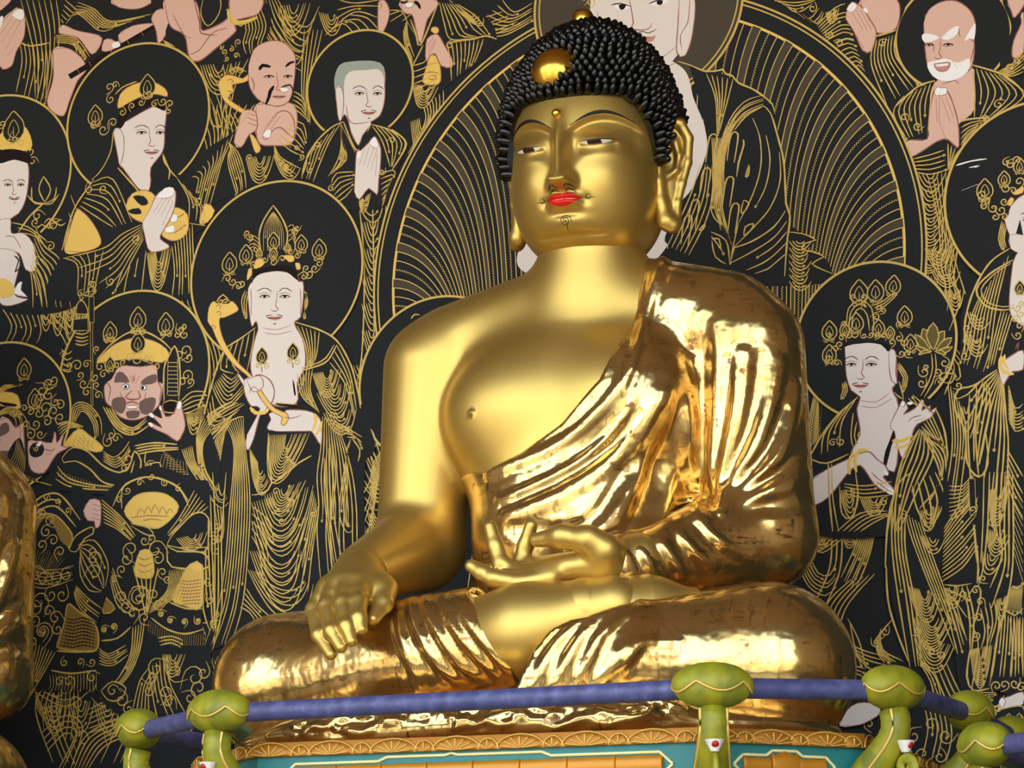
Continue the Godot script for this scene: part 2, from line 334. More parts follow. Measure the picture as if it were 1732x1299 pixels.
const FIELDS := {
	"skin": {"cell": 0.0145, "t": 0, "base": [[1,0,0.42,-.02,0.42,0.32,0.3,0,0,0.08,0], [1,0,0.74,0.04,0.36,0.36,0.29,0,0,0.1,0], [1,-.01,1.14,0,0.47,0.4,0.28,0,0,0.12,0], [1,-.21,1.17,0.1,0.24,0.21,0.185,0,0,0.1,0], [1,0.21,1.17,0.1,0.24,0.21,0.185,0,0,0.1,0], [0,0.02,1.585,-.05,-.47,1.45,-.05,0.17,0.17,0.1,0], [0,0.02,1.585,-.05,0.51,1.45,-.05,0.17,0.18,0.1,0], [0,0.035,1.5,-.02,0.045,1.85,0,0.185,0.175,0.08,0], [0,-.56,1.38,-.03,-.59,0.73,0.03,0.185,0.15,0.05,0], [0,-.59,0.73,0.03,-.595,0.57,0.5,0.155,0.098,0.05,0], [0,-.45,0.262,0.44,0.02,0.33,0.59,0.172,0.143,0.05,0], [0,0.02,0.33,0.59,0.3,0.395,0.56,0.143,0.108,0.08,0], [0,-.299,1.139,0.268,-.299,1.139,0.284,0.013,0.01,0.008,0]],
		"fine": [],
		"poly": [[-2,-1], [-2,2.6], [1,2.6], [1,1.95], [0.351,1.9], [0.306,1.692], [0.322,1.557], [0.297,1.35], [0.226,1.167], [0.091,1.031], [-.058,0.937], [-.201,0.891], [-.4,0.896], [-.4,0.5], [1,0.5], [1,-1]]},
	"right_hand": {"cell": 0.0062, "t": 0, "base": [[0,-.595,0.57,0.44,-.584,0.539,0.56,0.098,0.072,0.05,0], [0,-.586,0.543,0.565,-.656,0.495,0.645,0.06,0.04,0.05,0], [0,-.656,0.495,0.645,-.67,0.455,0.675,0.037,0.031,0.014,0], [0,-.586,0.543,0.565,-.611,0.502,0.66,0.06,0.04,0.05,0], [0,-.611,0.502,0.66,-.617,0.46,0.701,0.037,0.031,0.014,0], [0,-.586,0.543,0.565,-.569,0.503,0.67,0.06,0.04,0.05,0], [0,-.569,0.503,0.67,-.561,0.461,0.717,0.037,0.031,0.014,0], [0,-.586,0.543,0.565,-.533,0.498,0.66,0.06,0.04,0.05,0], [0,-.533,0.498,0.66,-.518,0.461,0.707,0.037,0.031,0.014,0], [0,-.656,0.495,0.645,-.681,0.422,0.7,0.033,0.029,0.02,0], [0,-.681,0.422,0.7,-.63,0.326,0.77,0.029,0.026,0.012,0], [0,-.63,0.326,0.77,-.575,0.257,0.798,0.026,0.019,0.012,0], [0,-.611,0.502,0.66,-.621,0.426,0.735,0.033,0.029,0.02,0], [0,-.621,0.426,0.735,-.573,0.334,0.8,0.029,0.026,0.012,0], [0,-.573,0.334,0.8,-.53,0.275,0.82,0.026,0.019,0.012,0], [0,-.569,0.503,0.67,-.555,0.428,0.755,0.033,0.029,0.02,0], [0,-.555,0.428,0.755,-.517,0.346,0.81,0.029,0.026,0.012,0], [0,-.517,0.346,0.81,-.491,0.293,0.825,0.026,0.019,0.012,0], [0,-.533,0.498,0.66,-.505,0.43,0.745,0.033,0.029,0.02,0], [0,-.505,0.43,0.745,-.483,0.373,0.79,0.029,0.026,0.012,0], [0,-.483,0.373,0.79,-.465,0.332,0.805,0.026,0.019,0.012,0], [0,-.55,0.536,0.57,-.473,0.494,0.61,0.05,0.04,0.05,0], [0,-.473,0.494,0.61,-.453,0.435,0.665,0.04,0.031,0.02,0], [0,-.453,0.435,0.665,-.461,0.375,0.725,0.031,0.021,0.02,0], [0,-.549,0.501,0.62,-.485,0.477,0.63,0.045,0.038,0.04,0]],
		"fine": [],
		"poly": []},
	"left_hand": {"cell": 0.0062, "t": 0, "base": [[0,0.34,0.565,0.43,0.273,0.56,0.49,0.092,0.08,0.04,0], [1,0.183,0.537,0.52,0.13,0.055,0.085,0,0,0.05,0], [1,0.085,0.526,0.53,0.09,0.04,0.085,0,0,0.04,0], [0,0.1,0.495,0.6,0.004,0.485,0.615,0.034,0.031,0.03,0], [0,0.004,0.485,0.615,-.085,0.503,0.62,0.031,0.029,0.012,0], [0,-.085,0.503,0.62,-.126,0.524,0.62,0.029,0.026,0.012,0], [0,-.126,0.524,0.62,-.163,0.548,0.62,0.026,0.022,0.012,0], [0,0.089,0.52,0.57,-.021,0.521,0.575,0.034,0.031,0.03,0], [0,-.021,0.521,0.575,-.074,0.556,0.58,0.031,0.029,0.012,0], [0,-.074,0.556,0.58,-.097,0.619,0.575,0.029,0.026,0.012,0], [0,-.097,0.619,0.575,-.117,0.681,0.57,0.026,0.022,0.012,0], [0,0.095,0.537,0.53,0.004,0.55,0.53,0.034,0.031,0.03,0], [0,0.004,0.55,0.53,-.023,0.567,0.53,0.031,0.029,0.012,0], [0,-.023,0.567,0.53,-.009,0.621,0.53,0.029,0.026,0.012,0], [0,-.009,0.621,0.53,0.014,0.682,0.54,0.026,0.022,0.012,0], [0,0.088,0.545,0.48,-.049,0.548,0.47,0.028,0.025,0.03,0], [0,-.049,0.548,0.47,-.132,0.559,0.47,0.025,0.022,0.012,0], [0,-.132,0.559,0.47,-.201,0.555,0.48,0.022,0.018,0.012,0], [0,0.26,0.528,0.53,0.278,0.58,0.58,0.06,0.05,0.05,0], [0,0.278,0.58,0.58,0.234,0.612,0.61,0.05,0.042,0.025,0], [0,0.234,0.612,0.61,0.144,0.628,0.61,0.042,0.036,0.025,0], [0,0.144,0.628,0.61,0.05,0.626,0.585,0.036,0.024,0.025,0]],
		"fine": [],
		"poly": []},
	"foot": {"cell": 0.008, "t": 0, "base": [[0,0.22,0.385,0.575,0.4,0.405,0.5,0.112,0.088,0.06,0], [0,0.4,0.405,0.5,0.52,0.405,0.44,0.085,0.062,0.06,0], [1,0.33,0.36,0.545,0.12,0.09,0.09,0,0,0.05,0], [0,0.52,0.395,0.37,0.6,0.4,0.36,0.026,0.024,0.015,0], [0,0.52,0.395,0.4,0.596,0.4,0.39,0.026,0.024,0.015,0], [0,0.52,0.395,0.43,0.592,0.4,0.42,0.026,0.024,0.015,0], [0,0.52,0.395,0.46,0.588,0.4,0.45,0.026,0.024,0.015,0], [0,0.5,0.405,0.495,0.615,0.415,0.475,0.036,0.031,0.02,0]],
		"fine": [],
		"poly": []},
	"robe": {"cell": 0.0105, "t": 0.014, "base": [[1,0,0.42,-.02,0.42,0.32,0.3,0,0,0.08,0], [1,0,0.74,0.04,0.36,0.36,0.29,0,0,0.1,0], [1,-.01,1.14,0,0.47,0.4,0.28,0,0,0.12,0], [1,-.21,1.17,0.1,0.24,0.21,0.185,0,0,0.1,0], [1,0.21,1.17,0.1,0.24,0.21,0.185,0,0,0.1,0], [0,0.02,1.585,-.05,-.47,1.45,-.05,0.17,0.17,0.1,0], [0,0.02,1.585,-.05,0.51,1.45,-.05,0.17,0.18,0.1,0], [0,0.59,1.36,-.03,0.645,0.7,0,0.19,0.165,0.05,0], [0,0.645,0.7,0,0.28,0.545,0.46,0.155,0.1,0.06,0]],
		"fine": [[0.02,0.311,1.718,-.003,0.0144,0.319,1.657,0.067,0.0144,0.319,1.584,0.123,0.0144,0.308,1.515,0.141,0.0144,0.293,1.439,0.157,0.0144,0.293,1.337,0.235,0.0144,0.278,1.244,0.287,0.0144,0.241,1.172,0.306,0.0144,0.189,1.112,0.307,0.0144,0.121,1.057,0.3,0.0144,0.047,1.009,0.3,0.0144,-.027,0.975,0.306,0.0144,-.103,0.952,0.3,0.0144,-.181,0.935,0.281,0.0144,-.242,0.927,0.254,0.0144], [0.016,0.345,1.605,0.108,-0.0036,0.333,1.533,0.137,-0.0046,0.311,1.449,0.151,-0.0056,0.305,1.367,0.201,-0.0065,0.305,1.286,0.263,-0.0075,0.296,1.215,0.289,-0.0085,0.28,1.155,0.297,-0.0094,0.256,1.106,0.297,-0.0104,0.224,1.064,0.294,-0.0096,0.183,1.024,0.29,-0.0088,0.133,0.985,0.292,-0.0079,0.074,0.942,0.307,-0.0071,0.004,0.903,0.32,-0.0063,-.09,0.868,0.319,-0.0055,-.175,0.847,0.296,-0.0047], [0.022,0.31,1.233,0.28,0.0057,0.3,1.197,0.29,0.0078,0.28,1.145,0.297,0.0099,0.243,1.078,0.294,0.0120,0.191,1.011,0.285,0.0141,0.128,0.956,0.293,0.0162,0.062,0.909,0.315,0.0144,-.012,0.874,0.326,0.0126,-.085,0.851,0.323,0.0109,-.144,0.836,0.31,0.0091,-.186,0.829,0.295,0.0073], [0.02,0.289,1.08,0.282,-0.0045,0.261,1.046,0.28,-0.0066,0.217,1.001,0.277,-0.0086,0.161,0.955,0.285,-0.0107,0.099,0.908,0.309,-0.0128,0.025,0.869,0.327,-0.0110,-.052,0.838,0.331,-0.0093,-.123,0.813,0.321,-0.0075,-.178,0.798,0.303,-0.0058], [0.03,0.371,1.156,0.259,0.0076,0.335,1.087,0.266,0.0111,0.281,1.009,0.259,0.0146,0.227,0.956,0.263,0.0181,0.171,0.907,0.287,0.0216,0.106,0.856,0.318,0.0186,0.03,0.812,0.337,0.0157,-.07,0.779,0.337,0.0127,-.158,0.761,0.315,0.0097], [0.025,0.374,1.082,0.241,-0.0056,0.338,1.023,0.236,-0.0077,0.29,0.948,0.228,-0.0098,0.248,0.877,0.251,-0.0118,0.209,0.809,0.286,-0.0139,0.174,0.753,0.309,-0.0160,0.133,0.713,0.324,-0.0142,0.076,0.699,0.336,-0.0125,0.011,0.699,0.342,-0.0107,-.068,0.708,0.338,-0.0090,-.135,0.721,0.323,-0.0072], [0.037,0.43,1.29,0.156,0.0095,0.421,1.211,0.213,0.0130,0.393,1.12,0.238,0.0165,0.351,1.035,0.234,0.0200,0.307,0.957,0.22,0.0235,0.282,0.896,0.223,0.0270,0.264,0.842,0.244,0.0240,0.244,0.788,0.267,0.0211,0.218,0.742,0.287,0.0181,0.181,0.707,0.305,0.0151,0.149,0.685,0.315,0.0121], [0.056,0.46,1.31,0.14,-0.0126,0.444,1.204,0.187,-0.0184,0.413,1.086,0.209,-0.0243,0.378,1.011,0.197,-0.0301,0.344,0.943,0.181,-0.0360,0.319,0.863,0.189,-0.0310,0.303,0.787,0.215,-0.0261,0.344,0.696,0.401,-0.0211,0.36,0.644,0.487,-0.0162], [0.027,0.501,1.42,0.156,-0.0053,0.498,1.37,0.157,-0.0077,0.492,1.305,0.15,-0.0102,0.487,1.24,0.146,-0.0127,0.484,1.171,0.147,-0.0151,0.48,1.105,0.14,-0.0176,0.474,1.041,0.122,-0.0176,0.468,0.978,0.101,-0.0176,0.467,0.913,0.089,-0.0176,0.481,0.834,0.105,-0.0176,0.54,0.742,0.279,-0.0176], [0.037,0.453,1.207,0.171,0.0081,0.45,1.128,0.177,0.0144,0.437,1.04,0.144,0.0207,0.422,0.976,0.095,0.0270,0.406,0.918,0.033,0.0252,0.394,0.851,-.046,0.0234,0.514,0.718,0.32,0.0216], [0.026,0.552,0.742,0.272,0.0095,0.539,0.807,0.182,0.0118,0.551,0.875,0.16,0.0142,0.572,0.936,0.169,0.0165,0.591,1.003,0.174,0.0189,0.609,1.078,0.176,0.0165,0.623,1.153,0.175,0.0142,0.631,1.23,0.173,0.0118,0.635,1.288,0.171,0.0095], [0.026,0.559,0.748,0.262,0.0095,0.571,0.818,0.182,0.0118,0.614,0.887,0.177,0.0142,0.65,0.941,0.175,0.0165,0.681,0.998,0.167,0.0189,0.705,1.065,0.154,0.0165,0.724,1.134,0.138,0.0142,0.739,1.207,0.121,0.0118,0.748,1.264,0.108,0.0095], [0.026,0.567,0.749,0.257,0.0095,0.602,0.801,0.194,0.0118,0.661,0.855,0.176,0.0142,0.705,0.897,0.161,0.0165,0.739,0.942,0.139,0.0189,0.762,1.001,0.114,0.0165,0.777,1.064,0.089,0.0142,0.787,1.133,0.062,0.0118,0.792,1.188,0.041,0.0095], [0.026,0.586,0.738,0.256,0.0095,0.624,0.769,0.209,0.0126,0.68,0.802,0.179,0.0158,0.724,0.826,0.156,0.0189,0.762,0.848,0.125,0.0158,0.793,0.871,0.083,0.0126,0.811,0.89,0.033,0.0095], [0.021,0.545,0.754,0.262,-0.0054,0.516,0.845,0.141,-0.0082,0.53,0.936,0.151,-0.0109,0.55,1.028,0.164,-0.0136,0.568,1.12,0.171,-0.0113,0.577,1.208,0.173,-0.0091,0.582,1.273,0.174,-0.0068], [0.021,0.557,0.754,0.256,-0.0054,0.557,0.826,0.173,-0.0075,0.589,0.899,0.173,-0.0095,0.624,0.96,0.177,-0.0116,0.654,1.027,0.173,-0.0136,0.672,1.111,0.166,-0.0119,0.683,1.19,0.159,-0.0102,0.689,1.249,0.154,-0.0085,0.692,1.288,0.15,-0.0068], [0.021,0.565,0.757,0.249,-0.0054,0.592,0.81,0.189,-0.0082,0.642,0.866,0.177,-0.0109,0.682,0.91,0.169,-0.0136,0.715,0.96,0.154,-0.0113,0.739,1.035,0.133,-0.0091,0.755,1.099,0.113,-0.0068], [0.021,0.575,0.749,0.252,-0.0054,0.613,0.786,0.202,-0.0082,0.67,0.826,0.177,-0.0109,0.716,0.86,0.157,-0.0136,0.754,0.895,0.129,-0.0113,0.784,0.938,0.089,-0.0091,0.802,0.974,0.047,-0.0068], [0.027,0.594,0.739,0.251,-0.0062,0.631,0.754,0.216,-0.0100,0.682,0.767,0.189,-0.0138,0.725,0.768,0.167,-0.0176,0.763,0.77,0.138,-0.0144,0.798,0.788,0.093,-0.0111,0.818,0.809,0.032,-0.0079], [0.016,0.349,0.606,0.528,-0.0036,0.36,0.584,0.532,-0.0070,0.372,0.555,0.528,-0.0104,0.382,0.522,0.512,-0.0075,0.387,0.497,0.488,-0.0047], [0.018,0.371,0.611,0.508,0.0044,0.382,0.589,0.511,0.0085,0.393,0.56,0.506,0.0126,0.403,0.527,0.489,0.0091,0.408,0.502,0.465,0.0057], [0.016,0.404,0.62,0.477,-0.0036,0.419,0.594,0.475,-0.0070,0.436,0.562,0.461,-0.0104,0.448,0.532,0.435,-0.0075,0.455,0.51,0.405,-0.0047], [0.018,0.426,0.625,0.456,0.0044,0.441,0.599,0.453,0.0085,0.457,0.567,0.438,0.0126,0.47,0.537,0.411,0.0091,0.476,0.515,0.381,0.0057], [0.016,0.453,0.65,0.42,-0.0036,0.471,0.62,0.419,-0.0070,0.493,0.586,0.401,-0.0104,0.518,0.559,0.364,-0.0075,0.536,0.54,0.325,-0.0047], [0.018,0.475,0.654,0.4,0.0044,0.493,0.625,0.398,0.0085,0.515,0.591,0.379,0.0126,0.539,0.564,0.341,0.0091,0.557,0.545,0.301,0.0057], [0.016,0.518,0.675,0.353,-0.0036,0.543,0.645,0.346,-0.0070,0.573,0.613,0.318,-0.0104,0.606,0.595,0.274,-0.0075,0.633,0.586,0.234,-0.0047], [0.018,0.54,0.68,0.333,0.0044,0.565,0.65,0.324,0.0085,0.594,0.618,0.295,0.0126,0.628,0.601,0.25,0.0091,0.655,0.591,0.209,0.0057]],
		"poly": [[-1.5,-1], [-1.5,0.951], [-.36,0.951], [-.256,0.936], [-.113,0.982], [0.036,1.076], [0.171,1.212], [0.242,1.395], [0.267,1.602], [0.251,1.737], [0.241,1.78], [0.35,2.2], [1.6,2.2], [1.6,-1]]},
	"drape_r": {"cell": 0.0115, "t": 0.014, "base": [[0,-.3,0.28,-.02,-1,0.235,0.24,0.27,0.225,0.1,0], [0,-.98,0.225,0.27,0.1,0.335,0.58,0.215,0.165,0.08,0]],
		"fine": [[0.025,-.459,0.457,0.526,0.0063,-.443,0.424,0.575,0.0092,-.43,0.384,0.61,0.0122,-.415,0.343,0.633,0.0151,-.397,0.3,0.645,0.0180,-.375,0.258,0.647,0.0155,-.356,0.221,0.641,0.0131,-.349,0.194,0.629,0.0106,-.347,0.178,0.619,0.0081], [0.018,-.479,0.452,0.527,-0.0039,-.464,0.42,0.573,-0.0057,-.452,0.381,0.606,-0.0076,-.436,0.339,0.628,-0.0094,-.419,0.297,0.639,-0.0112,-.396,0.254,0.642,-0.0097,-.378,0.217,0.635,-0.0081,-.371,0.191,0.624,-0.0066,-.369,0.174,0.613,-0.0050], [0.025,-.428,0.471,0.508,0.0063,-.388,0.426,0.591,0.0092,-.36,0.378,0.634,0.0122,-.332,0.331,0.657,0.0151,-.304,0.287,0.667,0.0180,-.276,0.247,0.666,0.0155,-.252,0.214,0.658,0.0131,-.231,0.194,0.649,0.0106,-.216,0.183,0.642,0.0081], [0.018,-.446,0.466,0.514,-0.0039,-.409,0.423,0.588,-0.0057,-.382,0.374,0.63,-0.0076,-.353,0.328,0.652,-0.0094,-.326,0.283,0.662,-0.0112,-.298,0.243,0.66,-0.0097,-.273,0.211,0.652,-0.0081,-.253,0.191,0.643,-0.0066,-.238,0.179,0.636,-0.0050], [0.025,-.367,0.471,0.533,0.0063,-.339,0.44,0.593,0.0092,-.311,0.401,0.635,0.0122,-.277,0.356,0.666,0.0151,-.243,0.308,0.682,0.0180,-.207,0.257,0.683,0.0155,-.177,0.216,0.672,0.0131,-.156,0.198,0.663,0.0106,-.141,0.19,0.659,0.0081], [0.018,-.386,0.466,0.536,-0.0039,-.36,0.436,0.59,-0.0057,-.332,0.398,0.631,-0.0076,-.299,0.352,0.661,-0.0094,-.264,0.304,0.677,-0.0112,-.228,0.254,0.678,-0.0097,-.199,0.212,0.666,-0.0081,-.177,0.194,0.657,-0.0066,-.162,0.187,0.653,-0.0050], [0.025,-.291,0.46,0.583,0.0063,-.265,0.427,0.629,0.0092,-.236,0.387,0.665,0.0122,-.202,0.344,0.688,0.0151,-.167,0.302,0.7,0.0180,-.132,0.263,0.701,0.0155,-.101,0.229,0.693,0.0131,-.074,0.203,0.68,0.0106,-.057,0.186,0.666,0.0081], [0.018,-.311,0.456,0.582,-0.0039,-.286,0.424,0.626,-0.0057,-.257,0.383,0.66,-0.0076,-.223,0.341,0.683,-0.0094,-.188,0.298,0.695,-0.0112,-.153,0.259,0.695,-0.0097,-.122,0.226,0.687,-0.0081,-.096,0.2,0.674,-0.0066,-.078,0.182,0.66,-0.0050], [0.025,-.229,0.452,0.615,0.0063,-.203,0.42,0.654,0.0092,-.173,0.381,0.685,0.0122,-.136,0.342,0.706,0.0151,-.099,0.303,0.716,0.0180,-.068,0.265,0.715,0.0155,-.042,0.232,0.705,0.0131,-.021,0.203,0.687,0.0106,-.008,0.184,0.668,0.0081], [0.018,-.249,0.448,0.613,-0.0039,-.224,0.417,0.65,-0.0057,-.194,0.377,0.681,-0.0076,-.157,0.338,0.701,-0.0094,-.12,0.299,0.71,-0.0112,-.089,0.262,0.709,-0.0097,-.063,0.228,0.699,-0.0081,-.042,0.2,0.681,-0.0066,-.03,0.18,0.662,-0.0050]],
		"poly": [[-2,1], [-.178,1], [-.178,0.462], [-.132,0.419], [-.093,0.354], [-.042,0.274], [0.006,0.2], [-.001,0.147], [0.029,-1], [-2,-1]]},
	"drape_l": {"cell": 0.0115, "t": 0.014, "base": [[0,0.3,0.28,-.02,0.74,0.215,0.3,0.27,0.235,0.1,0], [0,0.74,0.2,0.33,0.32,0.235,0.5,0.225,0.15,0.12,0], [0,0.74,0.21,0.33,0.28,0.215,0.56,0.225,0.195,0.08,0], [0,0.28,0.215,0.56,0,0.12,0.69,0.19,0.12,0.08,0]],
		"fine": [[0.024,0.071,0.139,0.809,0.0060,0.083,0.179,0.801,0.0088,0.099,0.229,0.78,0.0115,0.125,0.27,0.759,0.0143,0.157,0.303,0.746,0.0171,0.187,0.325,0.74,0.0147,0.216,0.337,0.74,0.0124,0.248,0.341,0.743,0.0100,0.272,0.341,0.745,0.0077], [0.016,0.088,0.133,0.805,-0.0036,0.101,0.172,0.8,-0.0053,0.119,0.221,0.784,-0.0070,0.147,0.262,0.768,-0.0087,0.18,0.294,0.758,-0.0104,0.209,0.316,0.753,-0.0090,0.238,0.329,0.75,-0.0075,0.269,0.334,0.75,-0.0061,0.292,0.334,0.75,-0.0047], [0.024,0.128,0.139,0.796,0.0060,0.143,0.177,0.793,0.0088,0.162,0.225,0.784,0.0115,0.185,0.261,0.775,0.0143,0.21,0.29,0.767,0.0171,0.238,0.314,0.759,0.0147,0.266,0.334,0.75,0.0124,0.293,0.351,0.739,0.0100,0.312,0.363,0.728,0.0077], [0.016,0.145,0.133,0.791,-0.0036,0.161,0.171,0.792,-0.0053,0.182,0.218,0.787,-0.0070,0.205,0.253,0.78,-0.0087,0.231,0.283,0.773,-0.0104,0.259,0.307,0.764,-0.0090,0.286,0.326,0.755,-0.0075,0.313,0.344,0.743,-0.0061,0.331,0.356,0.73,-0.0047], [0.024,0.199,0.126,0.781,0.0060,0.214,0.162,0.787,0.0088,0.233,0.207,0.789,0.0115,0.253,0.248,0.784,0.0143,0.274,0.287,0.773,0.0171,0.294,0.315,0.76,0.0147,0.318,0.339,0.745,0.0124,0.353,0.365,0.714,0.0100,0.38,0.385,0.678,0.0077], [0.016,0.216,0.12,0.777,-0.0036,0.232,0.155,0.785,-0.0053,0.251,0.2,0.788,-0.0070,0.271,0.242,0.785,-0.0087,0.292,0.28,0.774,-0.0104,0.313,0.308,0.762,-0.0090,0.336,0.332,0.746,-0.0075,0.371,0.358,0.712,-0.0061,0.398,0.379,0.676,-0.0047], [0.024,0.258,0.125,0.774,0.0060,0.273,0.153,0.78,0.0088,0.292,0.191,0.784,0.0115,0.309,0.23,0.782,0.0143,0.327,0.27,0.773,0.0171,0.35,0.302,0.757,0.0147,0.374,0.331,0.731,0.0124,0.404,0.356,0.695,0.0100,0.428,0.374,0.662,0.0077], [0.016,0.274,0.119,0.769,-0.0036,0.29,0.147,0.776,-0.0053,0.309,0.184,0.781,-0.0070,0.326,0.224,0.779,-0.0087,0.344,0.263,0.771,-0.0104,0.367,0.296,0.753,-0.0090,0.391,0.325,0.727,-0.0075,0.421,0.35,0.691,-0.0061,0.445,0.368,0.658,-0.0047], [0.024,0.315,0.127,0.764,0.0060,0.336,0.151,0.768,0.0097,0.362,0.182,0.767,0.0134,0.385,0.213,0.761,0.0171,0.409,0.24,0.747,0.0140,0.44,0.256,0.727,0.0108,0.465,0.264,0.71,0.0077], [0.016,0.331,0.121,0.758,-0.0036,0.352,0.145,0.761,-0.0059,0.378,0.177,0.76,-0.0081,0.401,0.207,0.753,-0.0104,0.424,0.235,0.739,-0.0085,0.455,0.25,0.719,-0.0066,0.48,0.258,0.702,-0.0047], [0.024,0.344,0.134,0.759,0.0060,0.371,0.158,0.758,0.0097,0.402,0.19,0.751,0.0134,0.423,0.218,0.741,0.0171,0.447,0.241,0.725,0.0140,0.491,0.249,0.698,0.0108,0.53,0.25,0.678,0.0077], [0.016,0.359,0.128,0.751,-0.0036,0.386,0.153,0.751,-0.0059,0.417,0.184,0.742,-0.0081,0.438,0.213,0.732,-0.0104,0.462,0.236,0.717,-0.0085,0.506,0.244,0.69,-0.0066,0.546,0.244,0.672,-0.0047]],
		"poly": [[3,1], [0.539,1], [0.409,0.455], [0.389,0.395], [0.344,0.376], [0.279,0.345], [0.216,0.337], [0.154,0.311], [0.104,0.244], [0.077,0.169], [0.061,0.125], [-.189,-.05], [-.189,-1], [3,-1]]},
	"skirt": {"cell": 0.0115, "t": 0, "base": [[1,-.06,0,0.33,1.03,0.14,0.6,0,0,0.05,0], [0,-.55,0.03,0.7,0.5,0.03,0.76,0.08,0.08,0.08,0], [1,0.1,0,0.86,0.42,0.06,0.11,0,0,0.06,0], [1,-.45,0,0.8,0.35,0.07,0.12,0,0,0.06,0]],
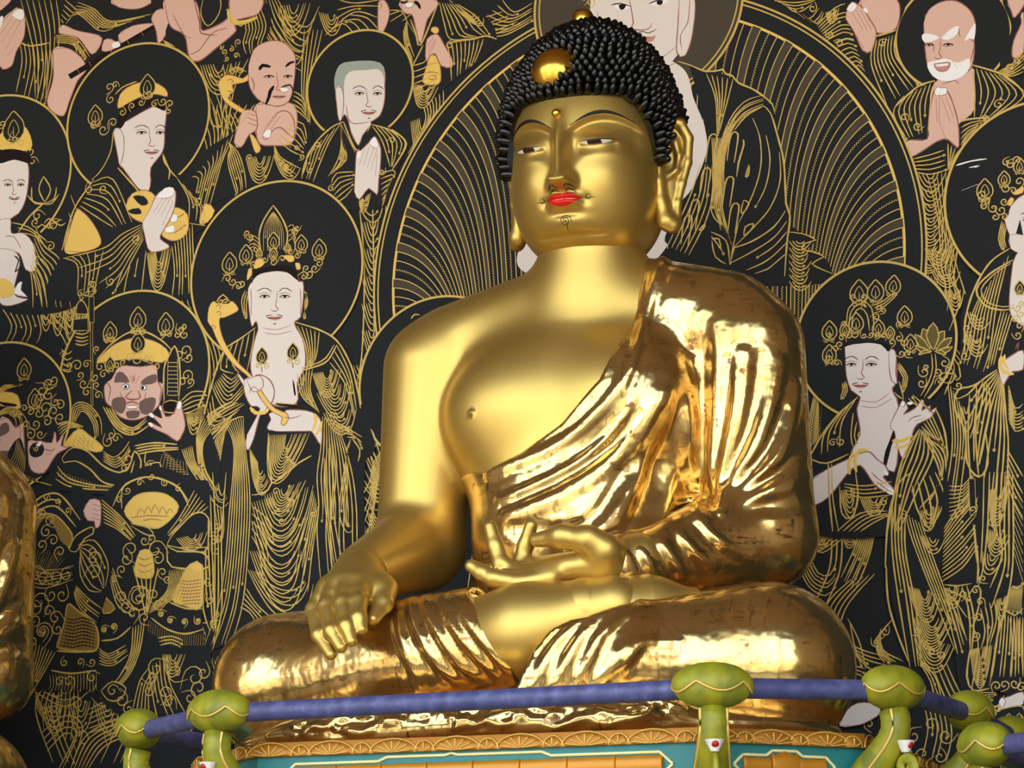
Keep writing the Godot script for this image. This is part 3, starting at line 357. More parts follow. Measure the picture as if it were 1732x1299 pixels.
		"fine": [[0.015,0.468,0.021,0.902,-0.0116,0.51,0.043,0.863,-0.0151,0.554,0.055,0.831,-0.0110,0.572,0.087,0.737,-0.0105], [0.016,0.311,0.001,0.955,0.0160,0.342,0.006,0.949,0.0096,0.372,-.007,0.943,0.0140,0.397,-.013,0.934,0.0139], [0.01,-.077,-.012,0.962,0.0192,-.044,-.008,0.966,0.0139,-.01,-.007,0.968,0.0161,0.018,0.003,0.97,0.0137], [0.016,-.521,0.008,0.917,-0.0149,-.469,0.019,0.918,-0.0101,-.42,0.032,0.916,-0.0135,-.377,0.04,0.913,-0.0068], [0.012,0.438,0.032,0.903,0.0195,0.478,0.043,0.873,0.0188,0.523,0.044,0.858,0.0127,0.555,0.062,0.825,0.0117], [0.013,0.294,0.085,0.838,0.0109,0.325,0.091,0.826,0.0141,0.36,0.087,0.831,0.0089,0.397,0.069,0.855,0.0164], [0.013,-.027,0.021,0.962,-0.0123,-.003,0.018,0.965,-0.0070,0.019,0.019,0.965,-0.0086,0.04,0.014,0.968,-0.0071], [0.013,-.245,0.042,0.921,0.0091,-.219,0.04,0.925,0.0098,-.192,0.037,0.932,0.0163,-.168,0.03,0.942,0.0119], [0.015,0.254,0.049,0.923,0.0178,0.288,0.044,0.925,0.0179,0.321,0.041,0.923,0.0156,0.35,0.037,0.923,0.0081], [0.013,-.431,0.029,0.917,-0.0114,-.372,0.03,0.92,-0.0124,-.319,0.044,0.914,-0.0111,-.268,0.043,0.919,-0.0075], [0.009,0.421,-.008,0.93,0.0193,0.466,-.002,0.914,0.0109,0.507,0.017,0.885,0.0196,0.542,0.014,0.858,0.0108], [0.015,-.067,0.008,0.964,0.0173,-.006,0.01,0.967,0.0126,0.054,0,0.971,0.0174,0.104,0.002,0.971,0.0088], [0.011,0.474,0.027,0.893,-0.0100,0.501,0.03,0.878,-0.0091,0.528,0.026,0.866,-0.0110,0.549,0.034,0.848,-0.0137], [0.013,0.384,0.046,0.899,0.0200,0.429,0.045,0.886,0.0139,0.479,0.026,0.892,0.0192,0.514,0.028,0.873,0.0082], [0.012,0.224,0.058,0.91,-0.0128,0.245,0.083,0.846,-0.0142,0.286,0.084,0.841,-0.0132,0.32,0.086,0.834,-0.0143], [0.015,-.495,0.01,0.919,0.0115,-.453,0.002,0.923,0.0179,-.411,-.008,0.924,0.0107,-.376,-.002,0.927,0.0136], [0.016,-.611,0.006,0.906,0.0173,-.577,0.014,0.91,0.0199,-.542,0.007,0.916,0.0166,-.514,0.013,0.917,0.0118], [0.014,-.069,-.011,0.963,-0.0095,-.011,-.003,0.968,-0.0144,0.045,0.001,0.97,-0.0088,0.091,0.015,0.968,-0.0153], [0.013,-.38,0.104,0.786,0.0145,-.345,0.097,0.805,0.0136,-.294,0.075,0.861,0.0188,-.281,0.084,0.84,0.0084], [0.014,-.293,0.059,0.897,0.0169,-.239,0.051,0.91,0.0191,-.185,0.044,0.925,0.0128,-.138,0.037,0.939,0.0130], [0.011,-.65,0.019,0.893,-0.0137,-.584,0.004,0.911,-0.0137,-.523,-.004,0.918,-0.0123,-.473,-.017,0.919,-0.0145], [0.015,0.158,0.064,0.903,0.0175,0.186,0.054,0.922,0.0184,0.197,0.065,0.896,0.0147,0.214,0.064,0.895,0.0171], [0.012,0.479,0.073,0.84,0.0105,0.524,0.066,0.839,0.0198,0.564,0.053,0.824,0.0137,0.594,0.042,0.796,0.0132], [0.012,-.65,0.029,0.886,0.0119,-.593,0.041,0.887,0.0169,-.532,0.041,0.898,0.0097,-.483,0.043,0.901,0.0120], [0.016,0.315,0.036,0.932,0.0153,0.33,0.047,0.91,0.0111,0.357,0.034,0.925,0.0100,0.367,0.049,0.898,0.0132], [0.013,-.189,0.026,0.941,-0.0072,-.152,0.037,0.937,-0.0127,-.111,0.037,0.943,-0.0106,-.09,0.058,0.914,-0.0112], [0.008,0.212,0.07,0.882,0.0199,0.263,0.062,0.894,0.0136,0.314,0.05,0.909,0.0187,0.356,0.039,0.918,0.0087], [0.015,-.422,0.05,0.9,0.0108,-.373,0.041,0.913,0.0080,-.325,0.026,0.926,0.0155,-.287,0.025,0.929,0.0107], [0.008,0.43,0.086,0.828,-0.0151,0.465,0.093,0.819,-0.0089,0.506,0.084,0.827,-0.0071,0.533,0.092,0.809,-0.0065], [0.014,0.382,0.022,0.931,0.0176,0.428,0.013,0.925,0.0143,0.471,0.007,0.911,0.0157,0.504,0.011,0.89,0.0083], [0.013,-.279,0.059,0.897,0.0197,-.251,0.067,0.881,0.0097,-.202,0.049,0.916,0.0126,-.172,0.049,0.919,0.0121], [0.016,0.227,0.006,0.964,-0.0102,0.246,0.002,0.963,-0.0141,0.265,0.009,0.96,-0.0088,0.28,0.014,0.956,-0.0089], [0.01,0.455,0.006,0.918,0.0151,0.491,0.008,0.9,0.0183,0.523,0.027,0.869,0.0135,0.55,0.044,0.842,0.0110], [0.012,0.302,0.06,0.89,0.0161,0.333,0.054,0.896,0.0188,0.355,0.063,0.874,0.0092,0.38,0.06,0.874,0.0187], [0.015,0.453,0.056,0.864,-0.0122,0.467,0.065,0.85,-0.0131,0.484,0.067,0.847,-0.0120,0.5,0.065,0.847,-0.0129], [0.012,-.172,0.052,0.915,0.0146,-.137,0.034,0.942,0.0121,-.112,0.031,0.948,0.0089,-.089,0.024,0.956,0.0155], [0.01,0.012,0.077,0.871,0.0118,0.086,0.059,0.918,0.0195,0.146,0.051,0.932,0.0098,0.2,0.032,0.952,0.0187], [0.009,-.045,0.063,0.906,-0.0114,0.001,0.071,0.889,-0.0102,0.053,0.071,0.89,-0.0070,0.093,0.075,0.878,-0.0082], [0.011,-.139,0.098,0.81,0.0104,-.112,0.09,0.828,0.0175,-.078,0.077,0.865,0.0142,-.077,0.093,0.823,0.0090], [0.012,0.249,-.018,0.958,0.0090,0.297,-.004,0.957,0.0096,0.343,0.01,0.948,0.0158,0.378,0.023,0.931,0.0170], [0.011,0.034,0.064,0.909,-0.0138,0.101,0.041,0.948,-0.0067,0.156,0.031,0.956,-0.0151,0.201,0.027,0.956,-0.0116], [0.016,0.034,0.017,0.967,0.0163,0.07,0.024,0.964,0.0117,0.105,0.032,0.957,0.0128,0.139,0.024,0.962,0.0177], [0.01,-.146,0.042,0.933,0.0174,-.095,0.045,0.936,0.0093,-.043,0.045,0.941,0.0159,-.002,0.05,0.935,0.0095], [0.016,-.482,0.015,0.919,-0.0125,-.456,0.006,0.922,-0.0079,-.431,0.01,0.923,-0.0091,-.411,0.017,0.923,-0.0142]],
		"poly": [[-3,-.038], [3,-.038], [3,1], [-3,1]]},
}
const EAR := {"cell": 0.0055, "t": 0.0, "base": [[1,0.062,0.06,-.012,0.062,0.135,0.016,0,0,0.02,0], [1,0.045,-.1,-.008,0.04,0.1,0.018,0,0,0.03,0], [0,0,0.05,0,0.012,0.13,0,0.016,0.018,0.008,0], [0,0.012,0.13,0,0.05,0.18,0.004,0.018,0.019,0.008,0], [0,0.05,0.18,0.004,0.095,0.17,0.004,0.019,0.019,0.008,0], [0,0.095,0.17,0.004,0.125,0.12,0,0.019,0.018,0.008,0], [0,0.125,0.12,0,0.12,0.03,0,0.018,0.017,0.008,0], [0,0.12,0.03,0,0.098,-.05,0,0.017,0.016,0.008,0], [0,0.098,-.05,0,0.082,-.12,0,0.016,0.015,0.008,0], [0,0.082,-.12,0,0.078,-.18,0,0.015,0.018,0.008,0], [0,0.04,0.12,0,0.075,0.1,0.004,0.01,0.013,0.01,0], [0,0.075,0.1,0.004,0.088,0.05,0.004,0.013,0.014,0.01,0], [0,0.088,0.05,0.004,0.075,-.005,0.004,0.014,0.014,0.01,0], [0,0.075,-.005,0.004,0.04,-.035,0.004,0.014,0.014,0.01,0], [0,0.012,0,0.004,0.012,-.05,0.006,0.02,0.02,0.015,0], [0,0.012,-.05,0.006,0.02,-.12,0,0.02,0.022,0.015,0], [0,0.02,-.12,0,0.04,-.19,0,0.022,0.03,0.015,0], [0,0.04,-.19,0,0.062,-.205,0,0.03,0.03,0.015,0], [1,0.045,0.035,0.012,0.028,0.045,0.014,0,0,0.012,1]], "fine": [], "poly": []}

# ---------------------------------------------------------------- modelled clay: smooth unions of tapered limbs, meshed as surface nets
class Clay:
	extends RefCounted
	var out := Builder.new()
	var s_type := PackedInt32Array()
	var s_a := PackedVector3Array()
	var s_b := PackedVector3Array()
	var s_r := PackedVector3Array()   # start radius, end radius - start radius, blend
	var s_op := PackedInt32Array()
	var s_rot := PackedVector2Array()
	var s_poly := PackedVector2Array()
	var s_t := 0.0
	var s_nb := 0

	func prim_d(q: int, p: Vector3) -> float:
		if s_type[q] == 0:
			var pa := p - s_a[q]
			var ba := s_b[q]
			var t := clampf(pa.dot(ba) / ba.length_squared(), 0.0, 1.0)
			return (pa - ba * t).length() - s_r[q].x - s_r[q].y * t
		var w := p - s_a[q]
		var rt := s_rot[q]
		w = Vector3(w.x * rt.x + w.y * rt.y, w.y * rt.x - w.x * rt.y, w.z)
		var r := s_b[q]
		var e := w / r
		var k0 := e.length()
		return k0 * (k0 - 1.0) / maxf((e / r).length(), 1e-9)

	func field(p: Vector3, list: PackedInt32Array, cut: bool) -> float:
		var d := 1e3
		for q in list:
			if q >= s_nb:
				break
			var e := prim_d(q, p)
			var k := s_r[q].z
			if s_op[q] == 0:
				var h := k - absf(d - e)
				d = minf(d, e)
				if h > 0.0:
					d -= h * h / k * 0.25
			else:
				var h := k - absf(d + e)
				d = maxf(d, -e)
				if h > 0.0:
					d += h * h / k * 0.25
		d -= s_t
		# folds of the cloth: smooth ridges and grooves along lines that lie on it
		if d < 0.12 and d > -0.12:
			var chain := -1
			var near := 1e9
			var high := 0.0
			for q in list:
				if q < s_nb:
					continue
				if s_op[q] != chain:
					if near < 4.0:
						var m := 1.0 - near * 0.25
						d -= high * m * m * m
					chain = s_op[q]
					near = 1e9
				var pa := p - s_a[q]
				var ba := s_b[q]
				var t := clampf(pa.dot(ba) / ba.length_squared(), 0.0, 1.0)
				var s := (pa - ba * t).length_squared() * s_r[q].z
				if s < near:
					near = s
					high = s_r[q].x + s_r[q].y * t
			if near < 4.0:
				var m := 1.0 - near * 0.25
				d -= high * m * m * m
		if cut:
			var c := poly_d(Vector2(p.x, p.y))
			var h := 0.012 - absf(d - c)
			d = maxf(d, c)
			if h > 0.0:
				d += h * h / 0.012 * 0.25
		return d

	func poly_d(p: Vector2) -> float:
		var n := s_poly.size()
		var best := 1e9
		var inside := false
		var a := s_poly[n - 1]
		for k in n:
			var b := s_poly[k]
			var e := a - b
			var w := p - b
			var c := w - e * clampf(w.dot(e) / e.length_squared(), 0.0, 1.0)
			best = minf(best, c.length_squared())
			if (b.y > p.y) != (a.y > p.y) and p.x < (a.x - b.x) * (p.y - b.y) / (a.y - b.y) + b.x:
				inside = not inside
			a = b
		return -sqrt(best) if inside else sqrt(best)

	func add_prim(ty: int, a: Vector3, b: Vector3, r: Vector3, op: int, rot := Vector2(1, 0)) -> void:
		s_type.append(ty); s_a.append(a); s_b.append(b); s_r.append(r); s_op.append(op); s_rot.append(rot)

	func net(f: Dictionary) -> void:
		s_type.clear(); s_a.clear(); s_b.clear(); s_r.clear(); s_op.clear(); s_rot.clear()
		s_t = f.t
		s_poly = PackedVector2Array()
		for p in f.poly:
			s_poly.append(Vector2(p[0], p[1]))
		for q in f.base:
			var a := Vector3(q[1], q[2], q[3]); var b := Vector3(q[4], q[5], q[6])
			if int(q[0]) == 0:
				add_prim(0, a, b - a + Vector3(1e-5, 0, 0), Vector3(q[7], q[8] - q[7], q[9]), int(q[10]))
			else:
				var w := deg_to_rad(q[7])
				add_prim(1, a, b, Vector3(0, 0, q[9]), int(q[10]), Vector2(cos(w), sin(w)))
		s_nb = s_type.size()
		var chain := 0
		for c in f.fine:
			var j := 1
			while j + 7 < c.size():
				var a := Vector3(c[j], c[j + 1], c[j + 2]); var b := Vector3(c[j + 4], c[j + 5], c[j + 6])
				add_prim(0, a, b - a + Vector3(1e-5, 0, 0), Vector3(c[j + 3], c[j + 7] - c[j + 3], 1.0 / (c[0] * c[0])), chain)
				j += 4
			chain += 1
		var cell: float = f.cell
		var lo := Vector3.ONE * 1e3; var hi := -lo
		for q in s_nb:
			var pts := [s_a[q], s_a[q] + s_b[q]]
			var rad := maxf(s_r[q].x, s_r[q].x + s_r[q].y)
			if s_type[q] == 1:
				rad = maxf(s_b[q].x, maxf(s_b[q].y, s_b[q].z)); pts = [s_a[q]]
			for p: Vector3 in pts:
				lo = lo.min(p - Vector3.ONE * rad); hi = hi.max(p + Vector3.ONE * rad)
		lo -= Vector3.ONE * (0.04 + s_t + cell); hi += Vector3.ONE * (0.04 + s_t + cell)
		var B := 5
		var bn := ((hi - lo) / (cell * B)).ceil()
		var bx := int(bn.x); var by := int(bn.y); var bz := int(bn.z)
		var nx := bx * B + 1; var ny := by * B + 1; var nz := bz * B + 1
		var val := PackedFloat32Array(); val.resize(nx * ny * nz); val.fill(1.0)
		var idx := PackedInt32Array(); idx.resize(nx * ny * nz); idx.fill(-1)
		var half := cell * B * 0.8661
		var blocks := []
		var ds := PackedFloat32Array(); ds.resize(s_type.size())
		for kz in bz:
			for ky in by:
				for kx in bx:
					var c := lo + Vector3(kx + 0.5, ky + 0.5, kz + 0.5) * cell * B
					var dm := 1e9
					for q in s_nb:
						var e := prim_d(q, c)
						ds[q] = e
						if s_op[q] == 0:
							dm = minf(dm, e)
					if absf(dm - s_t) > half + 0.09:
						continue
					var cut := false
					if s_poly.size() > 0:
						var pd := poly_d(Vector2(c.x, c.y))
						if pd > half + 0.01:
							continue
						cut = pd > -half - 0.02
					var list := PackedInt32Array()
					for q in s_nb:
						if ds[q] < dm + 2.0 * half + s_r[q].z:
							list.append(q)
					for q in range(s_nb, s_type.size()):
						var pa := c - s_a[q]
						var t := clampf(pa.dot(s_b[q]) / s_b[q].length_squared(), 0.0, 1.0)
						if (pa - s_b[q] * t).length() < half + 2.0 / sqrt(s_r[q].z):
							list.append(q)
					if absf(field(c, list, cut)) > half * 1.3 + 0.02:
						continue
					blocks.append([kx * B, ky * B, kz * B, list, cut])
					var sk := nx * ny
					for z in range(kz * B, kz * B + B + 1):
						for y in range(ky * B, ky * B + B + 1):
							var o := z * sk + y * nx + kx * B
							var p := lo + Vector3(kx * B, y, z) * cell
							for x in B + 1:
								if val[o] == 1.0:
									val[o] = field(p, list, cut)
								o += 1
								p.x += cell
		# one vertex in every cell the surface crosses
		var sy := nx; var sz := nx * ny
		var cor := PackedInt32Array([0, 1, sy, sy + 1, sz, sz + 1, sz + sy, sz + sy + 1])
		var edge := [[0, 1], [2, 3], [4, 5], [6, 7], [0, 2], [1, 3], [4, 6], [5, 7], [0, 4], [1, 5], [2, 6], [3, 7]]
		var e0 := PackedInt32Array(); var e1 := PackedInt32Array()
		for e in edge:
			e0.append(e[0]); e1.append(e[1])
		var cv := [Vector3(0, 0, 0), Vector3(1, 0, 0), Vector3(0, 1, 0), Vector3(1, 1, 0), Vector3(0, 0, 1), Vector3(1, 0, 1), Vector3(0, 1, 1), Vector3(1, 1, 1)]
		var ca := PackedVector3Array(cv)
		var g := PackedFloat32Array(); g.resize(8)
		var eps := cell * 0.35
		var t0 := Vector3(1, -1, -1) * eps; var t1 := Vector3(-1, -1, 1) * eps; var t2 := Vector3(-1, 1, -1) * eps; var t3 := Vector3(1, 1, 1) * eps
		for bl in blocks:
			var list: PackedInt32Array = bl[3]
			var cut: bool = bl[4]
			for z in range(bl[2], bl[2] + B):
				for y in range(bl[1], bl[1] + B):
					var o: int = z * sz + y * sy + bl[0]
					for x in range(bl[0], bl[0] + B):
						var neg := 0
						for k in 8:
							var s := val[o + cor[k]]
							g[k] = s
							if s < 0.0:
								neg += 1
						if neg > 0 and neg < 8:
							var sum := Vector3.ZERO
							var cnt := 0
							for k in 12:
								var s0 := g[e0[k]]; var s1 := g[e1[k]]
								if (s0 < 0.0) != (s1 < 0.0):
									sum += ca[e0[k]].lerp(ca[e1[k]], s0 / (s0 - s1))
									cnt += 1
							var p := lo + (Vector3(x, y, z) + sum / cnt) * cell
							var nn := (t0 * field(p + t0, list, cut) + t1 * field(p + t1, list, cut) + t2 * field(p + t2, list, cut) + t3 * field(p + t3, list, cut)).normalized()
							idx[o] = out.v.size()
							out.v.append(p); out.n.append(nn); out.u.append(Vector2(p.x, p.y))
						o += 1
		for bl in blocks:
			for z in range(bl[2], bl[2] + B):
				for y in range(bl[1], bl[1] + B):
					for x in range(bl[0], bl[0] + B):
						var o: int = z * sz + y * sy + x
						if idx[o] < 0:
							continue
						var s := val[o] < 0.0
						if y > 0 and z > 0 and (val[o + 1] < 0.0) != s:
							face( s, idx[o], idx[o - sy], idx[o - sy - sz], idx[o - sz])
						if x > 0 and z > 0 and (val[o + sy] < 0.0) != s:
							face( s, idx[o], idx[o - sz], idx[o - sz - 1], idx[o - 1])
						if x > 0 and y > 0 and (val[o + sz] < 0.0) != s:
							face( s, idx[o], idx[o - 1], idx[o - 1 - sy], idx[o - sy])

	func face(flip: bool, a: int, b: int, c: int, d: int) -> void:
		if b < 0 or c < 0 or d < 0:
			return
		if flip:
			out.i.append_array([a, d, c, a, c, b])
		else:
			out.i.append_array([a, b, c, a, c, d])

# ---------------------------------------------------------------- the statue
const HEAD := Vector3(0.04, 2.02, 0.0)

func gauss(x: float) -> float:
	return exp(-x * x)

func brow_y(a: float) -> float:
	var t := (a - 0.15) / 0.12
	return 2.172 - 0.062 * t * t

func slit_y(a: float) -> float:
	var t := (a - 0.125) / 0.055
	return 2.046 + 0.005 * t + 0.004 * t * t

func lift(y: float) -> float:
	return 0.014 * (1.0 - smoothstep(2.06, 2.17, y))

func lean(y: float) -> float:
	return -0.011 * smoothstep(1.92, 2.08, y)

func face_relief(u: float, y: float) -> float:
	var a := absf(u)
	var n := 0.0
	# nose
	var t := clampf((y - 1.885) / 0.24, 0.0, 1.0)
	n += lerpf(0.088, 0.02, pow(t, 0.8)) * gauss(u / lerpf(0.036, 0.021, minf(t * 1.6, 1.0))) * smoothstep(1.872, 1.897, y) * (1.0 - smoothstep(2.10, 2.21, y))
	n += 0.040 * gauss((a - 0.033) / 0.018) * gauss((y - 1.906) / 0.021)
	# brow edge, socket, lids
	var s := brow_y(a) - y
	var win := smoothstep(0.015, 0.05, a) * (1.0 - smoothstep(0.22, 0.28, a))
	n -= 0.026 * smoothstep(-0.004, 0.028, s) * (1.0 - smoothstep(0.07, 0.17, s)) * win
	n += 0.030 * gauss((a - 0.125) / 0.075) * gauss((y - 2.062) / 0.042)
	var lid := slit_y(a) - y
	var ew := smoothstep(0.055, 0.075, a) * (1.0 - smoothstep(0.175, 0.2, a))
	n -= 0.010 * smoothstep(0.0, 0.006, lid) * (1.0 - smoothstep(0.012, 0.05, lid)) * ew
	# cheeks, mouth, chin
	n += 0.014 * gauss((a - 0.14) / 0.08) * gauss((y - 1.93) / 0.08)
	n += 0.020 * gauss(u / 0.09) * gauss((y - 1.842) / 0.055)
	n -= 0.010 * gauss(u / 0.012) * gauss((y - 1.872) / 0.012)
	var lw := exp(-pow(a / 0.056, 4.0))
	n += 0.016 * gauss((y - 1.856) / 0.012) * lw + 0.020 * gauss((y - 1.833) / 0.014) * lw - 0.012 * gauss((y - 1.846) / 0.004) * lw
	n -= 0.012 * gauss((a - 0.072) / 0.02) * gauss((y - 1.846) / 0.02)
	n -= 0.012 * gauss(u / 0.06) * gauss((y - 1.803) / 0.014)
	n += 0.026 * gauss(u / 0.07) * gauss((y - 1.768) / 0.035)
	n -= 0.008 * gauss((y - 1.738 - 0.5 * u * u) / 0.006) * (1.0 - smoothstep(0.10, 0.16, a))
	return n

const FACE_P := 2.2
const FACE_Q := 2.5
func face_radii(y: float) -> Vector3:
	return Vector3(0.272, 0.41 if y > 0.0 else 0.338, 0.285)

func face_at(u0: float, y0: float, off := 0.0) -> Vector3:
	# u0, y0 name a feature; the head leans a little, so the place differs slightly
	var y := y0 + lift(y0)
	var u := u0 + lean(y0)
	var r := face_radii(y - HEAD.y)
	var k := pow(maxf(1.0 - pow(absf((y - HEAD.y) / r.y), FACE_Q), 0.0), FACE_P / FACE_Q) - pow(absf(u / r.x), FACE_P)
	return Vector3(HEAD.x + u, y, HEAD.z + r.z * pow(maxf(k, 0.0), 1.0 / FACE_P) + face_relief(u0, y0) + off)

func face_patch(b: Builder, top: Array, bottom: Array, steps: int, off: float, bulge := 0.0) -> void:
	# a thin skin following the face between two lines of (u, y)
	var rows := []
	for r in steps + 1:
		var w := float(r) / steps
		var row := []
		for c in top.size():
			var q: Vector2 = bottom[c].lerp(top[c], w)
			row.append(face_at(q.x, q.y, off + bulge * 4.0 * w * (1.0 - w)))
		rows.append(row)
	b.grid(rows)

func face_line(b: Builder, pts: Array, r0: float, off := 0.001, sharp := true) -> void:
	var line := []
	var rad := []
	for k in pts.size():
		line.append(face_at(pts[k].x, pts[k].y, off))
		var t := float(k) / (pts.size() - 1)
		rad.append(r0 * (maxf(0.25, sin(PI * clampf(t, 0.04, 0.96))) if sharp else 1.0))
	b.tube(line, rad, 6)

func head_mesh() -> Builder:
	var b := Builder.new()
	var rows := []
	for r in 171:
		var el := (float(r) / 170.0 - 0.5) * PI
		var row := []
		for c in 240:
			var w := float(c) / 240.0 * 2.0 - 1.0
			var az := w * PI * lerpf(0.62, 1.0, w * w)
			var d := Vector3(sin(az) * cos(el), sin(el), cos(az) * cos(el))
			var q := face_radii(d.y)
			var k := pow(pow(pow(absf(d.x / q.x), FACE_P) + pow(absf(d.z / q.z), FACE_P), FACE_Q / FACE_P) + pow(absf(d.y / q.y), FACE_Q), -1.0 / FACE_Q)
			var p := HEAD + d * k
			var y0 := p.y - lift(p.y - 0.012)
			p.z += face_relief(p.x - HEAD.x - lean(y0), y0) * smoothstep(0.0, 0.35, cos(az))
			row.append(p)
		rows.append(row)
	b.grid(rows, true)
	return b

func hairline(deg: float) -> float:
	var xs := [0.0, 36.0, 50.0, 60.0, 68.0, 77.0, 81.0, 114.0, 120.0, 180.0]
	var ys := [2.245, 2.245, 2.215, 2.13, 2.03, 2.02, 2.215, 2.215, 1.84, 1.80]
	for k in 9:
		if deg <= xs[k + 1]:
			return lerpf(ys[k], ys[k + 1], (deg - xs[k]) / (xs[k + 1] - xs[k]))
	return 1.8

const DOME := Vector3(0.04, 2.16, -0.035)
func dome_at(az: float, el: float) -> Vector3:
	var d := Vector3(sin(az) * cos(el), sin(el), cos(az) * cos(el))
	var r := Vector3(0.312, 0.432 if d.y > 0.0 else 0.38, 0.302)
	var k := pow(pow(pow(absf(d.x / r.x), 2.1) + pow(absf(d.z / r.z), 2.1), 1.9 / 2.1) + pow(absf(d.y / r.y), 1.9), -1.0 / 1.9)
	return DOME + d * k

func dome_normal(az: float, el: float) -> Vector3:
	var e := 0.01
	return (dome_at(az + e, el) - dome_at(az - e, el)).cross(dome_at(az, el + e) - dome_at(az, el - e)).normalized()

func build_head(s: Node3D, body: Builder) -> void:
	body.join(head_mesh())
	# ears, shaped once and set on both sides
	var ear := Clay.new()
	ear.net(EAR)
	for side in [1.0, -1.0]:
		var e := Builder.new()
		e.join(ear.out)
		var ax := Vector3(0.86, 0, -0.51) if side > 0.0 else Vector3(-0.55, 0, -0.835); var cz := Vector3(-ax.z * side, 0, ax.x * side)
		var at := Vector3(HEAD.x + 0.25 * side, 2.02, 0.03)
		for k in e.v.size():
			var p := e.v[k]; var q := e.n[k]
			e.v[k] = at + ax * p.x + Vector3.UP * p.y + cz * p.z
			e.n[k] = ax * q.x + Vector3.UP * q.y + cz * q.z
		if side < 0.0:
			for k in range(0, e.i.size(), 3):
				var w := e.i[k]; e.i[k] = e.i[k + 1]; e.i[k + 1] = w
		body.join(e)
	# painted features
	var b := Builder.new()
	var top := []; var bot := []
	for k in 25:
		var t := k / 12.0 - 1.0
		var a := absf(t)
		top.append(Vector2(t * 0.063, 1.847 + 0.023 * (1.0 - pow(a, 1.6)) - 0.007 * gauss(t / 0.16) + 0.004 * a * a))
		bot.append(Vector2(t * 0.063, 1.847 - 0.026 * (1.0 - pow(a, 2.2)) + 0.004 * a * a))
	face_patch(b, top, bot, 10, 0.0015)
	place("lips", b.mesh(), M.lip, s).set_meta("label", "bright red lips")
	for side in [-1.0, 1.0]:
		for part in 2:
			b = Builder.new()
			top = []; bot = []
			for k in 17:
				var t := k / 8.0 - 1.0
				if part == 1:
					t = t * 0.42 - 0.05 * side
				var a: float = 0.125 + 0.056 * t * side
				var y := slit_y(a)
				var hh := 0.0105 * (1.0 - t * t)
				top.append(Vector2(a * side, y + hh * 0.35))
				bot.append(Vector2(a * side, y - hh))
			face_patch(b, top, bot, 4, 0.007 + 0.0015 * part)
			if part == 0:
				place("eye_white", b.mesh(), M.white, s)
			else:
				place("iris", b.mesh(), M.iris, s)
		b = Builder.new()
		var pts := []
		for k in 15:
			var a := 0.066 + 0.122 * k / 14.0
			pts.append(Vector2(a * side, slit_y(a) + 0.0045))
		face_line(b, pts, 0.0028, 0.007)
		place("eyelid_line", b.mesh(), M.iris, s)
		b = Builder.new()
		pts = []
		for k in 25:
			var a := 0.035 + 0.20 * k / 24.0
			pts.append(Vector2(a * side, brow_y(a) + 0.004))
		face_line(b, pts, 0.0062, 0.001)
		place("eyebrow", b.mesh(), M.ink, s).set_meta("label", "thin arched black eyebrow")
		b = Builder.new()
		for j in 2:
			pts = []
			for k in 15:
				var t := k / 14.0
				pts.append(Vector2((0.010 + 0.040 * t) * side, 1.874 + 0.005 * j + 0.008 * sin(PI * t) - 0.006 * t * (1 - j)))
			face_line(b, pts, 0.0040)
		place("moustache", b.mesh(), M.green_ink, s).set_meta("label", "painted dark green moustache strokes")
		b = Builder.new()
		pts = []
		for k in 20:
			var t := k / 19.0
			var w := 0.4 + t * 7.0
			pts.append(Vector2((0.086 + 0.012 * (1.0 - t * 0.6) * cos(w)) * side, 1.855 + 0.010 * (1.0 - t * 0.6) * sin(w)))
		face_line(b, pts, 0.0016)
		pts = [Vector2(0.064 * side, 1.852), Vector2(0.080 * side, 1.850), Vector2(0.098 * side, 1.852), Vector2(0.112 * side, 1.852)]
		face_line(b, pts, 0.0014)
		place("moustache_curl", b.mesh(), M.green_ink, s).set_meta("label", "painted dark green moustache curl")
	b = Builder.new()
	var sp := []
	for k in 60:
		var t := k / 59.0
		var w := t * TAU * 2.3
		sp.append(Vector2(0.021 * t * sin(w), 1.778 + 0.021 * t * cos(w)))
	face_line(b, sp, 0.0014, 0.001, false)
	face_line(b, [Vector2(0, 1.778), Vector2(0.004, 1.765), Vector2(0.001, 1.754), Vector2(0.002, 1.745)], 0.0016)
	place("chin_spiral", b.mesh(), M.green_ink, s).set_meta("label", "green spiral painted on the chin")
	var bead := SphereMesh.new()
	bead.radius = 0.017; bead.height = 0.034; bead.radial_segments = 20; bead.rings = 10
	place("forehead_bead", bead, M.gold, s, face_at(-0.015, 2.178, 0.002))
	# hair: a black cap set with pointed curls
	b = Builder.new()
	var rows := []
	for r in 60:
		var row := []
		for c in 90:
			var az := float(c) / 90.0 * TAU - PI
			var lo := hairline(absf(rad_to_deg(az)))
			var e0 := -1.2
			for it in 24:
				if dome_at(az, e0 + 0.06).y < lo:
					e0 += 0.06
			var p := dome_at(az, lerpf(e0, PI * 0.5 - 0.001, r / 59.0))
			if r == 0:
				p = p.lerp(Vector3(HEAD.x, p.y, -0.02), 0.35)
			row.append(p)
		rows.append(row)
	b.grid(rows, true)
	var hair := place("hair", b.mesh(), M.hair, s)
	hair.set_meta("label", "glossy black hair of pointed snail curls")
	var eye := Vector3(2.945, -0.837, 8.557)
	var spots := []
	var jewel_az := -0.20
	var jewel := dome_at(jewel_az, 0.66)
	var rng := RandomNumberGenerator.new()
	rng.seed = 9
	var el := -1.0
	var odd := 0
